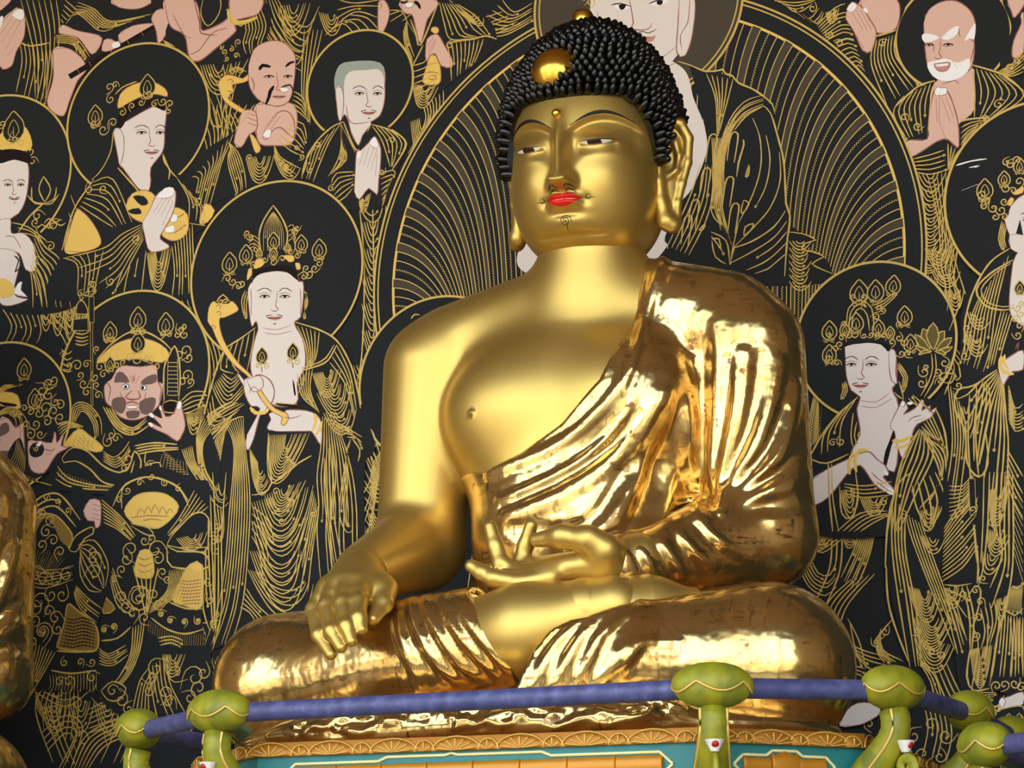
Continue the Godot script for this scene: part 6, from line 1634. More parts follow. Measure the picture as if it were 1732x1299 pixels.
["Ll",6,0,-1031,3121,-963,3125,-909,3125,-855,3131,-807,3110],
["Sl",4,1,-1018,3112,-1000,3110],
["Bl",4,6,-1189,3040,-1141,3048,-1127,3059,-1181,2905,-1119,2924,-1071,2945],
["Bl",4,7,-1185,2959,-1180,2917,-1168,2869,-1146,2847,-1117,2857,-1090,2895,-1071,2932,-1145,2950,-1144,2937,-1140,2923,-1133,2916,-1125,2919,-1116,2930,-1111,2941],
["Bl",4,4,-1218,3254,-1211,3171,-1182,3080,-1232,3208,-1224,3139,-1189,3054],
["Sl",4,1,-1160,2936,-1147,2934],
]],
["painted_figure","bald pink man with drooping moustache holding a gold scepter",[
["Fk",0,0,-2161,2775,-2021,2849,-1929,2957,-1742,2994,-1678,2882,-1645,2731,-1696,2590,-2013,2559,-2232,2502,-2236,2650],
["Fp",0,0,-1921,2956,-1741,2934,-1738,2771,-1831,2760,-1909,2791],
["Lr",4,0,-1921,2956,-1741,2934,-1738,2771,-1831,2760,-1909,2791,-1921,2956],
["Fp",0,0,-1961,3141,-1935,3213,-1873,3239,-1802,3229,-1746,3173,-1736,3127,-1743,3024,-1765,2952,-1819,2936,-1898,2968,-1942,3018,-1959,3066],
["Lr",4,0,-1961,3141,-1935,3213,-1873,3239,-1802,3229,-1746,3173,-1736,3127,-1743,3024,-1765,2952,-1819,2936,-1898,2968,-1942,3018,-1959,3066,-1961,3141],
["Ld",4,0,-1890,3077,-1871,3083,-1851,3080,-1835,3072],
["Lr",2,0,-1887,3076,-1862,3070,-1837,3071],
["Fd",0,0,-1868,3082,-1856,3081,-1857,3072,-1867,3074],
["Ld",4,0,-1795,3066,-1779,3072,-1763,3069,-1749,3062],
["Lr",2,0,-1793,3064,-1772,3059,-1751,3060],
["Fd",0,0,-1778,3071,-1766,3069,-1767,3061,-1777,3062],
["Lr",3,0,-1825,3097,-1822,3056,-1816,3033,-1828,3017,-1817,3010,-1801,3008,-1796,3015],
["Fm",0,0,-1844,2984,-1822,2988,-1811,2984,-1799,2985,-1779,2976,-1799,2968,-1822,2971],
["Ld",3,0,-1846,2985,-1820,2979,-1801,2977,-1777,2977],
["Ld",14,0,-1909,3112,-1894,3132,-1854,3120],
["Ld",10,0,-1784,3111,-1761,3127,-1741,3128],
["Ld",14,0,-1852,3022,-1859,2986,-1874,2950],
["Ld",12,0,-1837,3032,-1852,3007,-1859,2978],
["Ld",6,0,-1805,3020,-1759,3026,-1746,2994],
["FW",0,0,-1809,3021,-1766,3012,-1774,2998,-1797,2997],
["Lr",2,0,-1809,3021,-1766,3012,-1774,2998,-1797,2997,-1809,3021],
["Lr",4,0,-1948,3087,-1931,3047,-1938,3018],
["Fg",0,0,-2106,3076,-2079,3107,-2043,3106,-1987,3084,-1964,3100,-1963,3070,-2003,3063,-2038,3060,-2029,3029,-2056,3002,-1968,2932,-1991,2927,-2055,2972,-2088,3014],
["Lr",3,0,-2106,3076,-2079,3107,-2043,3106,-1987,3084,-1964,3100,-1963,3070,-2003,3063,-2038,3060,-2029,3029,-2056,3002,-1968,2932,-1991,2927,-2055,2972,-2088,3014,-2106,3076],
["Lr",3,0,-2062,3082,-2047,3088,-2030,3074,-2046,3069],
["Lr",3,0,-2061,3033,-2040,3030,-2039,3015],
["Sl",4,1,-2036,3124,-2021,3122],
["Sl",4,1,-2016,3133,-2002,3131],
["Sl",4,1,-1996,3123,-1982,3121],
["Ll",5,0,-2059,3123,-2016,3140,-1972,3112],
["Fg",0,0,-1949,2825,-1929,2816,-1893,2756,-1908,2735,-1924,2748],
["Lr",3,0,-1949,2825,-1929,2816,-1893,2756,-1908,2735,-1924,2748,-1949,2825],
["Fp",0,0,-2023,2797,-1991,2920,-1960,2938,-1920,2919,-1914,2844,-1949,2825,-1987,2770],
["Lr",4,0,-2023,2797,-1991,2920,-1960,2938,-1920,2919,-1914,2844,-1949,2825,-1987,2770,-2023,2797],
["Lr",5,0,-1960,2923,-1920,2904],
["Lr",5,0,-1961,2901,-1916,2881],
["Lr",5,0,-1958,2878,-1916,2859],
["Fp",0,0,-1872,2846,-1818,2906,-1772,2908,-1740,2867,-1738,2786,-1801,2838,-1840,2827,-1863,2793,-1886,2803],
["Lr",4,0,-1872,2846,-1818,2906,-1772,2908,-1740,2867,-1738,2786,-1801,2838,-1840,2827,-1863,2793,-1886,2803,-1872,2846],
["FW",0,0,-1886,2811,-1867,2838,-1844,2828,-1855,2796],
["Lr",2,0,-1886,2811,-1867,2838,-1844,2828,-1855,2796,-1886,2811],
["Lr",4,0,-1864,2845,-1818,2899],
["Lr",4,0,-1848,2836,-1802,2890],
["Bl",4,9,-2028,2835,-2050,2778,-2080,2707,-2130,2527,-2221,2663,-2189,2652,-2202,2572,-2216,2500],
["Bl",4,7,-2051,2800,-2002,2750,-1969,2657,-1959,2582,-2042,2777,-2048,2703,-2005,2565,-2013,2559],
["Bl",4,6,-1740,2860,-1693,2840,-1676,2771,-1816,2787,-1752,2729,-1698,2700],
["Bl",4,7,-1929,2957,-1982,2889,-2021,2849,-2143,2983,-2132,2892,-2068,2869],
["Bl",4,7,-1962,2723,-1949,2673,-1927,2619,-1897,2598,-1867,2615,-1843,2667,-1830,2715,-1916,2720,-1912,2705,-1905,2689,-1896,2683,-1887,2688,-1880,2704,-1876,2718],
["Bl",4,4,-1831,2767,-1798,2704,-1704,2642,-1830,2723,-1798,2667,-1735,2609],
["Bl",4,5,-1742,2994,-1695,2958,-1678,2882,-1749,2920,-1709,2893,-1670,2852],
["Bl",4,5,-1830,2715,-1816,2678,-1794,2633,-1765,2605,-1737,2600,-1716,2620,-1704,2642,-1786,2690,-1782,2679,-1775,2665,-1766,2657,-1758,2655,-1752,2661,-1748,2668],
["Sl",4,-1,-1947,2721,-1934,2720],
["Sl",4,1,-1698,2693,-1685,2691],
["Sl",4,-1,-1722,2740,-1709,2738],
["Sl",4,1,-1761,2759,-1748,2758],
]],
["painted_figure","pale young monk with grey shaven hair praying in front of a dark halo",[
["Ck",8,0,-1432,2985,246],
["Fk",0,0,-1688,2589,-1675,2705,-1615,2786,-1508,2832,-1379,2817,-1280,2769,-1212,2695,-1248,2598,-1306,2432,-1571,2460],
["Fw",0,0,-1541,2984,-1512,3032,-1466,3063,-1329,3046,-1316,2971,-1316,2897,-1338,2834,-1379,2813,-1375,2802,-1416,2756,-1434,2714,-1469,2776,-1482,2829,-1501,2861,-1520,2834,-1532,2865],
["Lr",4,0,-1541,2984,-1512,3032,-1466,3063,-1329,3046,-1316,2971,-1316,2897,-1338,2834,-1379,2813,-1375,2802,-1416,2756,-1434,2714,-1469,2776,-1482,2829,-1501,2861,-1520,2834,-1532,2865,-1541,2984],
["Fy",0,0,-1551,3029,-1528,3086,-1474,3096,-1367,3084,-1321,3052,-1315,2970,-1321,3008,-1344,3044,-1405,3048,-1481,3050,-1504,3009,-1506,2943,-1534,2983,-1545,2969],
["Fw",0,0,-1545,2981,-1518,2985,-1506,2935,-1509,2862,-1520,2832,-1533,2865],
["Lr",3,0,-1545,2981,-1518,2985,-1506,2935,-1509,2862,-1520,2832,-1533,2865,-1545,2981],
["Ld",4,0,-1457,2946,-1440,2952,-1423,2949,-1408,2942],
["Lr",2,0,-1455,2945,-1432,2939,-1410,2940],
["Fd",0,0,-1438,2951,-1427,2949,-1428,2941,-1437,2943],
["Ld",3,0,-1466,2970,-1443,2980,-1420,2976,-1401,2960],
["Lr",2,0,-1460,2957,-1433,2961,-1405,2950],
["Ld",4,0,-1371,2935,-1355,2941,-1339,2938,-1326,2931],
["Lr",2,0,-1369,2934,-1348,2929,-1328,2930],
["Fd",0,0,-1354,2940,-1343,2939,-1344,2931,-1353,2932],
["Ld",3,0,-1373,2957,-1358,2969,-1337,2966,-1319,2950],
["Lr",2,0,-1374,2946,-1349,2951,-1323,2940],
["Lr",3,0,-1400,2965,-1397,2926,-1392,2904,-1403,2890,-1393,2883,-1379,2881,-1373,2888],
["Fm",0,0,-1418,2858,-1398,2862,-1387,2858,-1376,2859,-1358,2851,-1376,2844,-1398,2846],
["Ld",3,0,-1420,2859,-1396,2854,-1378,2852,-1356,2852],
["Ln",4,0,-1424,2864,-1417,2866,-1397,2869],
["Ln",4,0,-1353,2856,-1360,2859,-1378,2867],
["Ln",4,0,-1392,2829,-1385,2831,-1380,2827],
["Lr",3,0,-1494,2904,-1470,2820,-1386,2814],
["Ll",6,0,-1505,2828,-1438,2692,-1379,2799],
["Ll",4,0,-1516,2819,-1449,2686],
["Fk",0,0,-1459,2615,-1434,2692,-1371,2794,-1325,2723,-1347,2697],
["Fw",0,0,-1450,2512,-1448,2577,-1442,2686,-1423,2691,-1385,2723,-1363,2746,-1348,2733,-1330,2687,-1332,2601,-1338,2551,-1345,2486,-1383,2519,-1427,2474],
["Lr",4,0,-1450,2512,-1448,2577,-1442,2686,-1423,2691,-1385,2723,-1363,2746,-1348,2733,-1330,2687,-1332,2601,-1338,2551,-1345,2486,-1383,2519,-1427,2474,-1450,2512],
["FW",0,0,-1385,2719,-1363,2745,-1348,2729,-1340,2699,-1362,2695],
["Lr",2,0,-1385,2719,-1363,2745,-1348,2729,-1340,2699,-1362,2695,-1385,2719],
["FW",0,0,-1439,2663,-1434,2685,-1423,2680,-1430,2655],
["Lr",3,0,-1429,2626,-1404,2696],
["Lr",3,0,-1407,2623,-1385,2701],
["Lr",3,0,-1391,2614,-1362,2698],
["Lr",3,0,-1376,2598,-1347,2689],
["Lr",3,0,-1347,2667,-1353,2567],
["Bl",4,6,-1516,2826,-1568,2751,-1612,2654,-1642,2577,-1660,2718,-1675,2690,-1674,2661,-1696,2605],
["Bl",4,6,-1516,2819,-1514,2716,-1536,2645,-1573,2591,-1507,2730,-1491,2691,-1490,2655,-1535,2616],
["Bl",4,6,-1371,2794,-1325,2723,-1286,2603,-1280,2769,-1212,2695,-1271,2601],
["Ll",6,0,-1505,2828,-1562,2809,-1637,2745,-1682,2662,-1696,2597],
["Ll",6,0,-1371,2800,-1280,2761,-1216,2696,-1278,2587],
["Bl",4,6,-1557,2560,-1535,2601,-1452,2599,-1533,2470,-1488,2495,-1458,2528],
["Bl",4,7,-1331,2579,-1271,2586,-1263,2564,-1321,2433,-1307,2475,-1293,2531],
["Bl",4,6,-1427,2470,-1423,2445,-1415,2419,-1404,2414,-1392,2431,-1381,2466,-1375,2497,-1409,2479,-1408,2472,-1405,2464,-1402,2463,-1398,2468,-1395,2478,-1393,2487],
["Sl",4,-1,-1622,2736,-1606,2734],
["Sl",4,1,-1658,2630,-1643,2628],
["Sl",4,-1,-1280,2718,-1265,2716],
["Sl",4,1,-1557,2538,-1542,2537],
["Sl",4,-1,-1323,2585,-1308,2583],
]],
["painted_figure","pale crowned bodhisattva praying with a gold thunderbolt scepter at the left",[
["Ck",8,0,-2497,2958,351],
["Fk",0,0,-2844,2392,-2792,2560,-2703,2703,-2587,2755,-2282,2678,-2175,2538,-2149,2428,-2204,2381,-2174,2124,-2657,2148,-2918,2194],
["Ll",4,0,-2617,2912,-2625,2825,-2669,2743,-2715,2704],
["Ll",5,0,-2367,2785,-2329,2705,-2294,2668],
["Fw",0,0,-2617,2912,-2594,2931,-2565,2950,-2374,3014,-2361,2882,-2367,2796,-2423,2726,-2421,2672,-2431,2619,-2478,2635,-2563,2742,-2576,2754,-2590,2821],
["Lr",4,0,-2617,2912,-2594,2931,-2565,2950,-2374,3014,-2361,2882,-2367,2796,-2423,2726,-2421,2672,-2431,2619,-2478,2635,-2563,2742,-2576,2754,-2590,2821,-2617,2912],
["Fd",0,0,-2595,2964,-2574,3028,-2481,3049,-2375,3025,-2362,2980,-2433,3011,-2526,3000,-2565,2939,-2582,2924,-2600,2932],
["Fw",0,0,-2615,2912,-2588,2928,-2563,2884,-2560,2818,-2576,2754,-2589,2799],
["Lr",3,0,-2615,2912,-2588,2928,-2563,2884,-2560,2818,-2576,2754,-2589,2799,-2615,2912],
["Ld",4,0,-2502,2893,-2483,2899,-2463,2896,-2446,2888],
["Lr",2,0,-2499,2892,-2474,2886,-2449,2887],
["Fd",0,0,-2480,2898,-2468,2896,-2469,2888,-2479,2889],
["Ld",3,0,-2513,2918,-2487,2928,-2461,2924,-2439,2908],
["Lr",2,0,-2505,2904,-2475,2909,-2444,2897],
["Ld",4,0,-2406,2882,-2390,2888,-2373,2885,-2359,2878],
["Lr",2,0,-2404,2880,-2382,2875,-2361,2876],
["Fd",0,0,-2389,2887,-2377,2886,-2377,2877,-2387,2878],
["Ld",3,0,-2409,2904,-2393,2917,-2372,2914,-2352,2897],
["Lr",2,0,-2409,2893,-2383,2898,-2357,2887],
["Lr",3,0,-2437,2913,-2434,2872,-2427,2849,-2439,2834,-2428,2826,-2412,2824,-2406,2832],
["Fm",0,0,-2455,2800,-2433,2804,-2421,2800,-2409,2802,-2389,2793,-2409,2785,-2433,2788],
["Ld",3,0,-2457,2801,-2431,2796,-2411,2793,-2387,2793],
["Ln",4,0,-2461,2807,-2453,2808,-2431,2811],
["Ln",4,0,-2384,2798,-2392,2801,-2412,2809],
["Ln",4,0,-2426,2769,-2418,2771,-2412,2768],
["Fg",0,0,-2597,3019,-2588,3084,-2530,3121,-2437,3126,-2365,3084,-2352,3045,-2411,3063,-2481,3060,-2551,3036],
["Lr",3,0,-2597,3019,-2588,3084,-2530,3121,-2437,3126,-2365,3084,-2352,3045,-2411,3063,-2481,3060,-2551,3036,-2597,3019],
["Ol",4,0,-2452,3057,-2455,3162],
["Ol",4,0,-2707,2956,-2711,3050],
["Sl",4,1,-2643,3124,-2619,3121],
["Sl",4,1,-2635,3068,-2613,3066],
["Sl",4,1,-2446,3067,-2420,3064],
["Sl",4,1,-2375,3025,-2354,3023],
["Sl",4,-1,-2339,3010,-2318,3008],
["Sl",4,-1,-2527,3022,-2510,3020],
["Sl",4,-1,-2573,3000,-2554,2998],
["Sl",4,-1,-2619,2956,-2595,2953],
["Sl",4,-1,-2665,2929,-2636,2925],
["Sl",4,-1,-2714,2962,-2690,2959],
["Sl",4,1,-2344,2978,-2328,2976],
["Sl",4,1,-2614,3132,-2597,3130],
["Sl",4,1,-2415,3019,-2399,3017],
["Sl",4,-1,-2480,3033,-2464,3031],
["Ll",5,0,-2612,3087,-2577,3116,-2507,3135],
["Ll",6,0,-2366,2774,-2354,2740,-2329,2705,-2334,2662],
["Fg",0,0,-2539,2566,-2512,2617,-2443,2626,-2395,2593,-2399,2551,-2437,2480,-2508,2509],
["Lr",3,0,-2539,2566,-2512,2617,-2443,2626,-2395,2593,-2399,2551,-2437,2480,-2508,2509,-2539,2566],
["Fk",0,0,-2506,2605,-2453,2600,-2429,2565,-2463,2558],
["Fk",0,0,-2527,2543,-2475,2548,-2462,2520,-2509,2525],
["Fg",0,0,-2367,2451,-2324,2532,-2254,2514,-2230,2469,-2239,2406,-2296,2380,-2354,2407],
["Lr",3,0,-2367,2451,-2324,2532,-2254,2514,-2230,2469,-2239,2406,-2296,2380,-2354,2407,-2367,2451],
["FW",0,0,-2320,2500,-2288,2502,-2287,2469,-2316,2467],
["Lr",2,0,-2320,2500,-2288,2502,-2287,2469,-2316,2467,-2320,2500],
["FW",0,0,-2344,2443,-2304,2455,-2297,2422,-2337,2421],
["Lr",2,0,-2344,2443,-2304,2455,-2297,2422,-2337,2421,-2344,2443],
["Ld",6,0,-2297,2417,-2241,2448],
["Ld",6,0,-2282,2485,-2254,2498],
["Fg",0,0,-2838,2391,-2792,2560,-2763,2568,-2695,2496,-2656,2405,-2737,2376],
["Lr",3,0,-2838,2391,-2792,2560,-2763,2568,-2695,2496,-2656,2405,-2737,2376,-2838,2391],
["Fg",0,0,-2178,2447,-2152,2535,-2105,2498,-2138,2448],
["Lr",3,0,-2178,2447,-2152,2535,-2105,2498,-2138,2448,-2178,2447],
["Fw",0,0,-2455,2481,-2416,2542,-2395,2593,-2350,2621,-2327,2624,-2297,2604,-2301,2530,-2322,2478,-2355,2428,-2365,2397,-2318,2355,-2410,2343,-2441,2416],
["Lr",4,0,-2455,2481,-2416,2542,-2395,2593,-2350,2621,-2327,2624,-2297,2604,-2301,2530,-2322,2478,-2355,2428,-2365,2397,-2318,2355,-2410,2343,-2441,2416,-2455,2481],
["FW",0,0,-2395,2588,-2350,2626,-2309,2622,-2305,2589,-2348,2578],
["Lr",2,0,-2395,2588,-2350,2626,-2309,2622,-2305,2589,-2348,2578,-2395,2588],
["Lr",3,0,-2404,2519,-2360,2579],
["Lr",3,0,-2386,2512,-2337,2582],
["Lr",3,0,-2363,2504,-2316,2585],
["Lr",3,0,-2356,2460,-2307,2562],
["Ll",6,0,-2587,2745,-2489,2636,-2465,2601],
["Bl",4,7,-2703,2692,-2608,2693,-2507,2487,-2769,2590,-2660,2514,-2600,2475],
["Ll",6,0,-2703,2703,-2782,2603,-2814,2530,-2850,2393],
["Bl",4,8,-2460,2471,-2552,2438,-2643,2383,-2830,2358,-2446,2406,-2501,2315,-2544,2234,-2589,2174],
["Bl",4,6,-2842,2359,-2770,2320,-2765,2201,-2643,2372,-2663,2288,-2682,2183],
["Bl",4,4,-2433,2351,-2441,2256,-2449,2161,-2546,2266,-2567,2215,-2577,2173],
["Bl",4,9,-2427,2339,-2415,2268,-2395,2190,-2369,2164,-2343,2195,-2323,2276,-2312,2349,-2386,2343,-2383,2321,-2377,2298,-2369,2290,-2361,2299,-2355,2324,-2352,2346],
["Bl",4,8,-2307,2359,-2291,2241,-2299,2136,-2212,2445,-2201,2285,-2186,2136],
["Ll",6,0,-2224,2452,-2149,2434],
["Bl",4,5,-2294,2668,-2233,2565,-2230,2469,-2175,2538,-2151,2492,-2161,2451],
["Sl",4,-1,-2654,2654,-2633,2652],
["Sl",4,1,-2725,2662,-2704,2659],
["Sl",4,-1,-2481,2409,-2460,2407],
["Sl",4,1,-2602,2229,-2581,2227],
["Sl",4,-1,-2275,2441,-2254,2439],
["Sl",4,1,-2187,2549,-2166,2547],
["Ll",5,0,-2945,2527,-2922,2547,-2885,2526,-2862,2538],
["Ll",5,0,-2980,2504,-2957,2523,-2920,2503,-2897,2515],
["Ll",5,0,-2920,2508,-2897,2528,-2861,2508,-2837,2519],
["Sl",4,1,-2689,2221,-2671,2219],
["Sl",4,1,-2717,2186,-2701,2185],
["Sl",4,1,-2740,2167,-2726,2166],
["Sl",4,1,-2683,2194,-2668,2192],
]],
["painted_figure","white bearded old monk praying in front of a dark halo at the upper right",[
["Ck",8,0,1112,2874,228],
["Fk",0,0,857,2583,911,2648,1034,2696,1183,2741,1308,2680,1376,2556,1374,2520,1259,2516,1126,2389,1081,2341,936,2375,929,2412],
["Fp",0,0,1034,2687,1174,2733,1189,2686,1184,2561,1131,2514,1043,2453,1012,2564],
["Fp",0,0,998,2938,1019,2990,1072,3019,1133,3013,1183,2968,1202,2911,1195,2848,1193,2794,1183,2741,1164,2716,1103,2688,1043,2704,1010,2754,1000,2828],
["Lr",4,0,998,2938,1019,2990,1072,3019,1133,3013,1183,2968,1202,2911,1195,2848,1193,2794,1183,2741,1164,2716,1103,2688,1043,2704,1010,2754,1000,2828,998,2938],
["Ld",4,0,996,2846,1011,2852,1025,2849,1037,2842],
["Lr",2,0,998,2845,1017,2840,1035,2841],
["Fd",0,0,1012,2851,1022,2850,1021,2842,1012,2843],
["Ld",4,0,1070,2836,1086,2842,1101,2839,1114,2832],
["Lr",2,0,1072,2835,1092,2830,1112,2831],
["Fd",0,0,1087,2841,1097,2840,1096,2832,1088,2833],
["Lr",3,0,1063,2863,1060,2826,1054,2806,1064,2789,1055,2784,1042,2786,1037,2794],
["Fm",0,0,1021,2762,1039,2765,1049,2761,1059,2763,1075,2755,1059,2747,1039,2750],
["Ld",3,0,1020,2763,1041,2757,1057,2755,1077,2755],
["FW",0,0,989,2889,1011,2895,1058,2873,1032,2860,997,2860],
["FW",0,0,1067,2869,1111,2904,1137,2906,1127,2875,1092,2857],
["FW",0,0,1156,2844,1180,2886,1202,2911,1195,2848,1174,2851],
["FW",0,0,1007,2772,1042,2777,1081,2781,1123,2758,1149,2763,1175,2769,1164,2716,1103,2686,1043,2700,1014,2735],
["Fm",0,0,1033,2765,1067,2765,1097,2761,1083,2731,1053,2732,1036,2751],
["Lr",3,0,1033,2765,1067,2765,1097,2761,1083,2731,1053,2732,1036,2751,1033,2765],
["FW",0,0,1041,2761,1089,2760,1084,2751,1045,2752],
["Lr",3,0,1010,2854,1035,2837,1030,2815],
["Lr",3,0,1137,2901,1136,2874,1144,2864],
["Lr",3,0,1174,2851,1195,2830,1174,2751],
["Lr",2,0,1106,2769,1122,2740],
["Ld",2,0,1060,2675,1112,2687,1128,2667],
["Fp",0,0,995,2458,1002,2529,1023,2635,1037,2660,1054,2649,1076,2655,1100,2598,1118,2515,1120,2444,1114,2409,1085,2439,1068,2450,1034,2445,928,2394,913,2459],
["Lr",4,0,995,2458,1002,2529,1023,2635,1037,2660,1054,2649,1076,2655,1100,2598,1118,2515,1120,2444,1114,2409,1085,2439,1068,2450,1034,2445,928,2394,913,2459,995,2458],
["FW",0,0,1031,2652,1042,2668,1059,2662,1080,2659,1075,2633,1036,2633],
["Lr",2,0,1031,2652,1042,2668,1059,2662,1080,2659,1075,2633,1036,2633,1031,2652],
["Lr",3,0,1050,2640,1045,2524],
["Lr",3,0,1058,2621,1088,2519],
["Lr",3,0,1075,2619,1102,2535],
["Lr",3,0,1036,2624,1037,2525],
["Lr",3,0,1045,2524,1068,2450],
["Bl",4,8,1034,2692,1014,2609,1001,2493,911,2648,865,2582,914,2468],
["Bl",4,8,1182,2732,1187,2632,1183,2525,1300,2681,1377,2591,1259,2516],
["Ll",6,0,1034,2695,964,2678,875,2608],
["Ll",6,0,1183,2741,1300,2686,1378,2609],
["Bl",4,6,1131,2514,1174,2522,1233,2515,1126,2398,1145,2441,1198,2488],
["Ll",6,0,1127,2519,1182,2521,1242,2518],
["Bl",4,4,1076,2431,1074,2360,1072,2315,1118,2399,1091,2358,1081,2323],
["Bl",4,5,937,2384,1006,2394,1058,2406,943,2330,1003,2314,1064,2325],
["Sl",4,-1,1225,2512,1243,2509],
["Sl",4,1,1278,2568,1297,2565],
["Sl",4,-1,959,2516,978,2514],
["Sl",4,1,908,2558,927,2556],
["Bl",4,4,943,2321,954,2290,974,2256,1001,2243,1028,2254,1050,2287,1063,2316,985,2319,989,2310,995,2300,1003,2296,1011,2299,1017,2309,1021,2318],
["Bl",4,4,954,2257,961,2230,976,2199,999,2189,1024,2200,1046,2230,1059,2258,991,2258,993,2249,998,2240,1004,2237,1012,2240,1018,2250,1023,2258],
["Bl",4,4,952,2195,959,2170,974,2143,997,2134,1021,2145,1042,2174,1056,2200,988,2197,990,2190,995,2181,1002,2179,1009,2182,1015,2191,1019,2199],
["Bl",4,4,950,2134,957,2111,973,2087,995,2079,1019,2091,1039,2118,1052,2142,985,2137,988,2130,992,2123,999,2120,1006,2124,1012,2132,1016,2139],
["Bl",4,4,947,2072,955,2052,971,2031,993,2025,1016,2036,1036,2062,1048,2085,983,2076,985,2070,990,2064,996,2062,1003,2066,1009,2073,1013,2080],
["Bl",4,4,945,2010,954,1993,969,1975,991,1971,1014,1982,1033,2006,1044,2027,980,2016,982,2011,987,2005,994,2004,1000,2008,1006,2015,1010,2021],
["Bl",4,4,943,1949,952,1934,967,1919,989,1917,1011,1928,1029,1950,1040,1969,977,1956,980,1952,984,1947,991,1946,998,1950,1003,1957,1006,1962],
["Bl",4,5,1068,2218,1031,2134,1033,1958,1096,2057,1078,2015,1067,1954],
["Bl",4,3,1024,1959,1060,2008,1087,2031,1031,1914,1075,1954,1103,2012],
]],
["painted_figure","pink praying hands above the mandorla at the top right",[
["Fk",0,0,559,2996,678,3083,916,3050,885,2907,805,2625,637,2903],
["Fp",0,0,749,3073,894,3053,890,2934,815,2921,764,2978],
["Lr",4,0,749,3073,894,3053,890,2934,815,2921,764,2978,749,3073],
["Fp",0,0,686,2998,694,3043,722,3063,756,3035,782,2985,808,2926,786,2851,751,2856,718,2938],
["Lr",4,0,686,2998,694,3043,722,3063,756,3035,782,2985,808,2926,786,2851,751,2856,718,2938,686,2998],
["FW",0,0,690,3039,713,3067,735,3047,712,3022],
["Lr",2,0,690,3039,713,3067,735,3047,712,3022,690,3039],
["FW",0,0,756,3030,772,3033,775,3009],
["Lr",3,0,712,3022,754,2943],
["Lr",3,0,730,3029,771,2940],
["Lr",3,0,747,3027,789,2938],
["Lr",3,0,718,2938,756,2864],
["Bl",4,8,568,2986,641,3050,686,3063,602,2917,674,2944,709,2930],
["Bl",4,7,637,2903,682,2915,717,2901,705,2784,732,2798,757,2768],
["Bl",4,8,796,2891,784,2792,840,2621,885,2907,882,2816,965,2687],
["Ll",6,0,797,2909,850,2916,890,2925],
["Ll",6,0,637,2903,686,2915,717,2906],
["Bl",4,5,435,3097,488,3052,552,3081,381,3123,472,3111,571,3102],
["Bl",4,4,471,3073,532,3018,579,3059,497,3051,568,2995,596,3038],
["Bl",4,5,605,3037,610,3015,618,2993,630,2987,643,2998,653,3025,659,3048,624,3041,625,3034,628,3028,631,3026,635,3029,638,3037,640,3044],
["Sl",4,-1,552,3062,570,3060],
["Sl",4,1,620,2942,638,2939],
["Sl",4,-1,655,2900,672,2898],
["Sl",4,1,831,2877,849,2875],
]],
["painted_figure","pink praying figure at the top right corner",[
["Fk",0,0,1313,2996,1394,2984,1381,2689,1301,2708,1295,2763,1342,2874],
["Fp",0,0,1330,2993,1394,2984,1393,2957,1356,2913,1345,2937],
["Lr",4,0,1330,2993,1394,2984,1393,2957,1356,2913,1345,2937,1330,2993],
["Fp",0,0,1378,2914,1392,2930,1385,2769,1341,2752,1348,2819,1381,2887],
["Lr",4,0,1378,2914,1392,2930,1385,2769,1341,2752,1348,2819,1381,2887,1378,2914],
["Bl",4,6,1283,2701,1335,2722,1385,2769,1300,2681,1342,2676,1381,2689],
["Sl",4,-1,1331,2713,1349,2711],
["Sl",4,1,1361,2736,1380,2734],
]],
["painted_figure","large central painted Buddha in a striped round mandorla behind the statue head",[
["Ck",7,0,-187,2061,1165],
["Rl",5,0,-187,2061,1147],
["Rg",9,0,-187,2061,1078],
["Ml",4,0,-187,2061,1078],
["Cb",8,0,-185,3194,451],
["Rl",5,0,-185,3194,431],
["Fw",0,0,-262,2978,-9,2890,51,2735,101,2578,83,2406,19,2288,-146,2058,-448,2013,-678,2080,-709,2176,-600,2329,-432,2590],
["Fw",0,0,-389,3229,-374,3071,-314,2934,-238,2847,-85,2879,-9,2946,43,3016,35,3170,-4,3279,-336,3326],
["Fw",0,0,-5,3176,60,3167,48,3015,16,2930,-19,2947,-12,3074],
["Lr",4,0,-5,3176,60,3167,48,3015,16,2930,-19,2947,-12,3074,-5,3176],
["Lr",3,0,40,3170,29,3069,-2,3022,2,2957],
["Lr",3,0,-363,3173,-288,2969,-135,2916,-21,2973],
["Lr",2,0,-161,2868,-110,2877,-9,2908],
["Fm",0,0,-205,3033,-159,3037,-121,3027,-108,3036,-119,3011,-160,3006],
["Lr",3,0,-205,3033,-159,3024,-114,3031],
["Ln",4,0,-197,3052,-164,3058,-139,3047,-103,3060],
["Lr",4,0,-219,3205,-204,3100,-215,3080,-184,3066,-139,3065,-123,3089],
["FW",0,0,-286,3183,-255,3187,-214,3168,-255,3163],
["Ld",4,0,-301,3191,-260,3193,-214,3173],
["FW",0,0,-132,3173,-94,3180,-51,3177,-94,3160],
["Ld",4,0,-137,3173,-101,3184,-40,3186],
["Fd",0,0,-265,3188,-234,3184,-245,3165,-260,3167],
["Fd",0,0,-101,3181,-76,3181,-81,3163,-99,3166],
["Sl",4,1,-389,3215,-368,3213],
["Sl",4,1,-415,3237,-394,3234],
["Sl",4,1,-368,3247,-347,3244],
["Fk",0,0,35,2887,83,2861,157,2837,216,2803,297,2751,362,2687,383,2647,402,2533,421,2405,425,2257,437,2175,486,2126,539,2095,513,2058,570,2023,603,1955,574,1915,222,1949,-56,2122,-69,2198,-23,2297,38,2365,99,2508,94,2614,59,2785],
["Ll",6,0,-14,2908,35,2887,102,2851,158,2848,173,2850,187,2829,213,2818,238,2785,297,2751,344,2712,376,2678,383,2647],
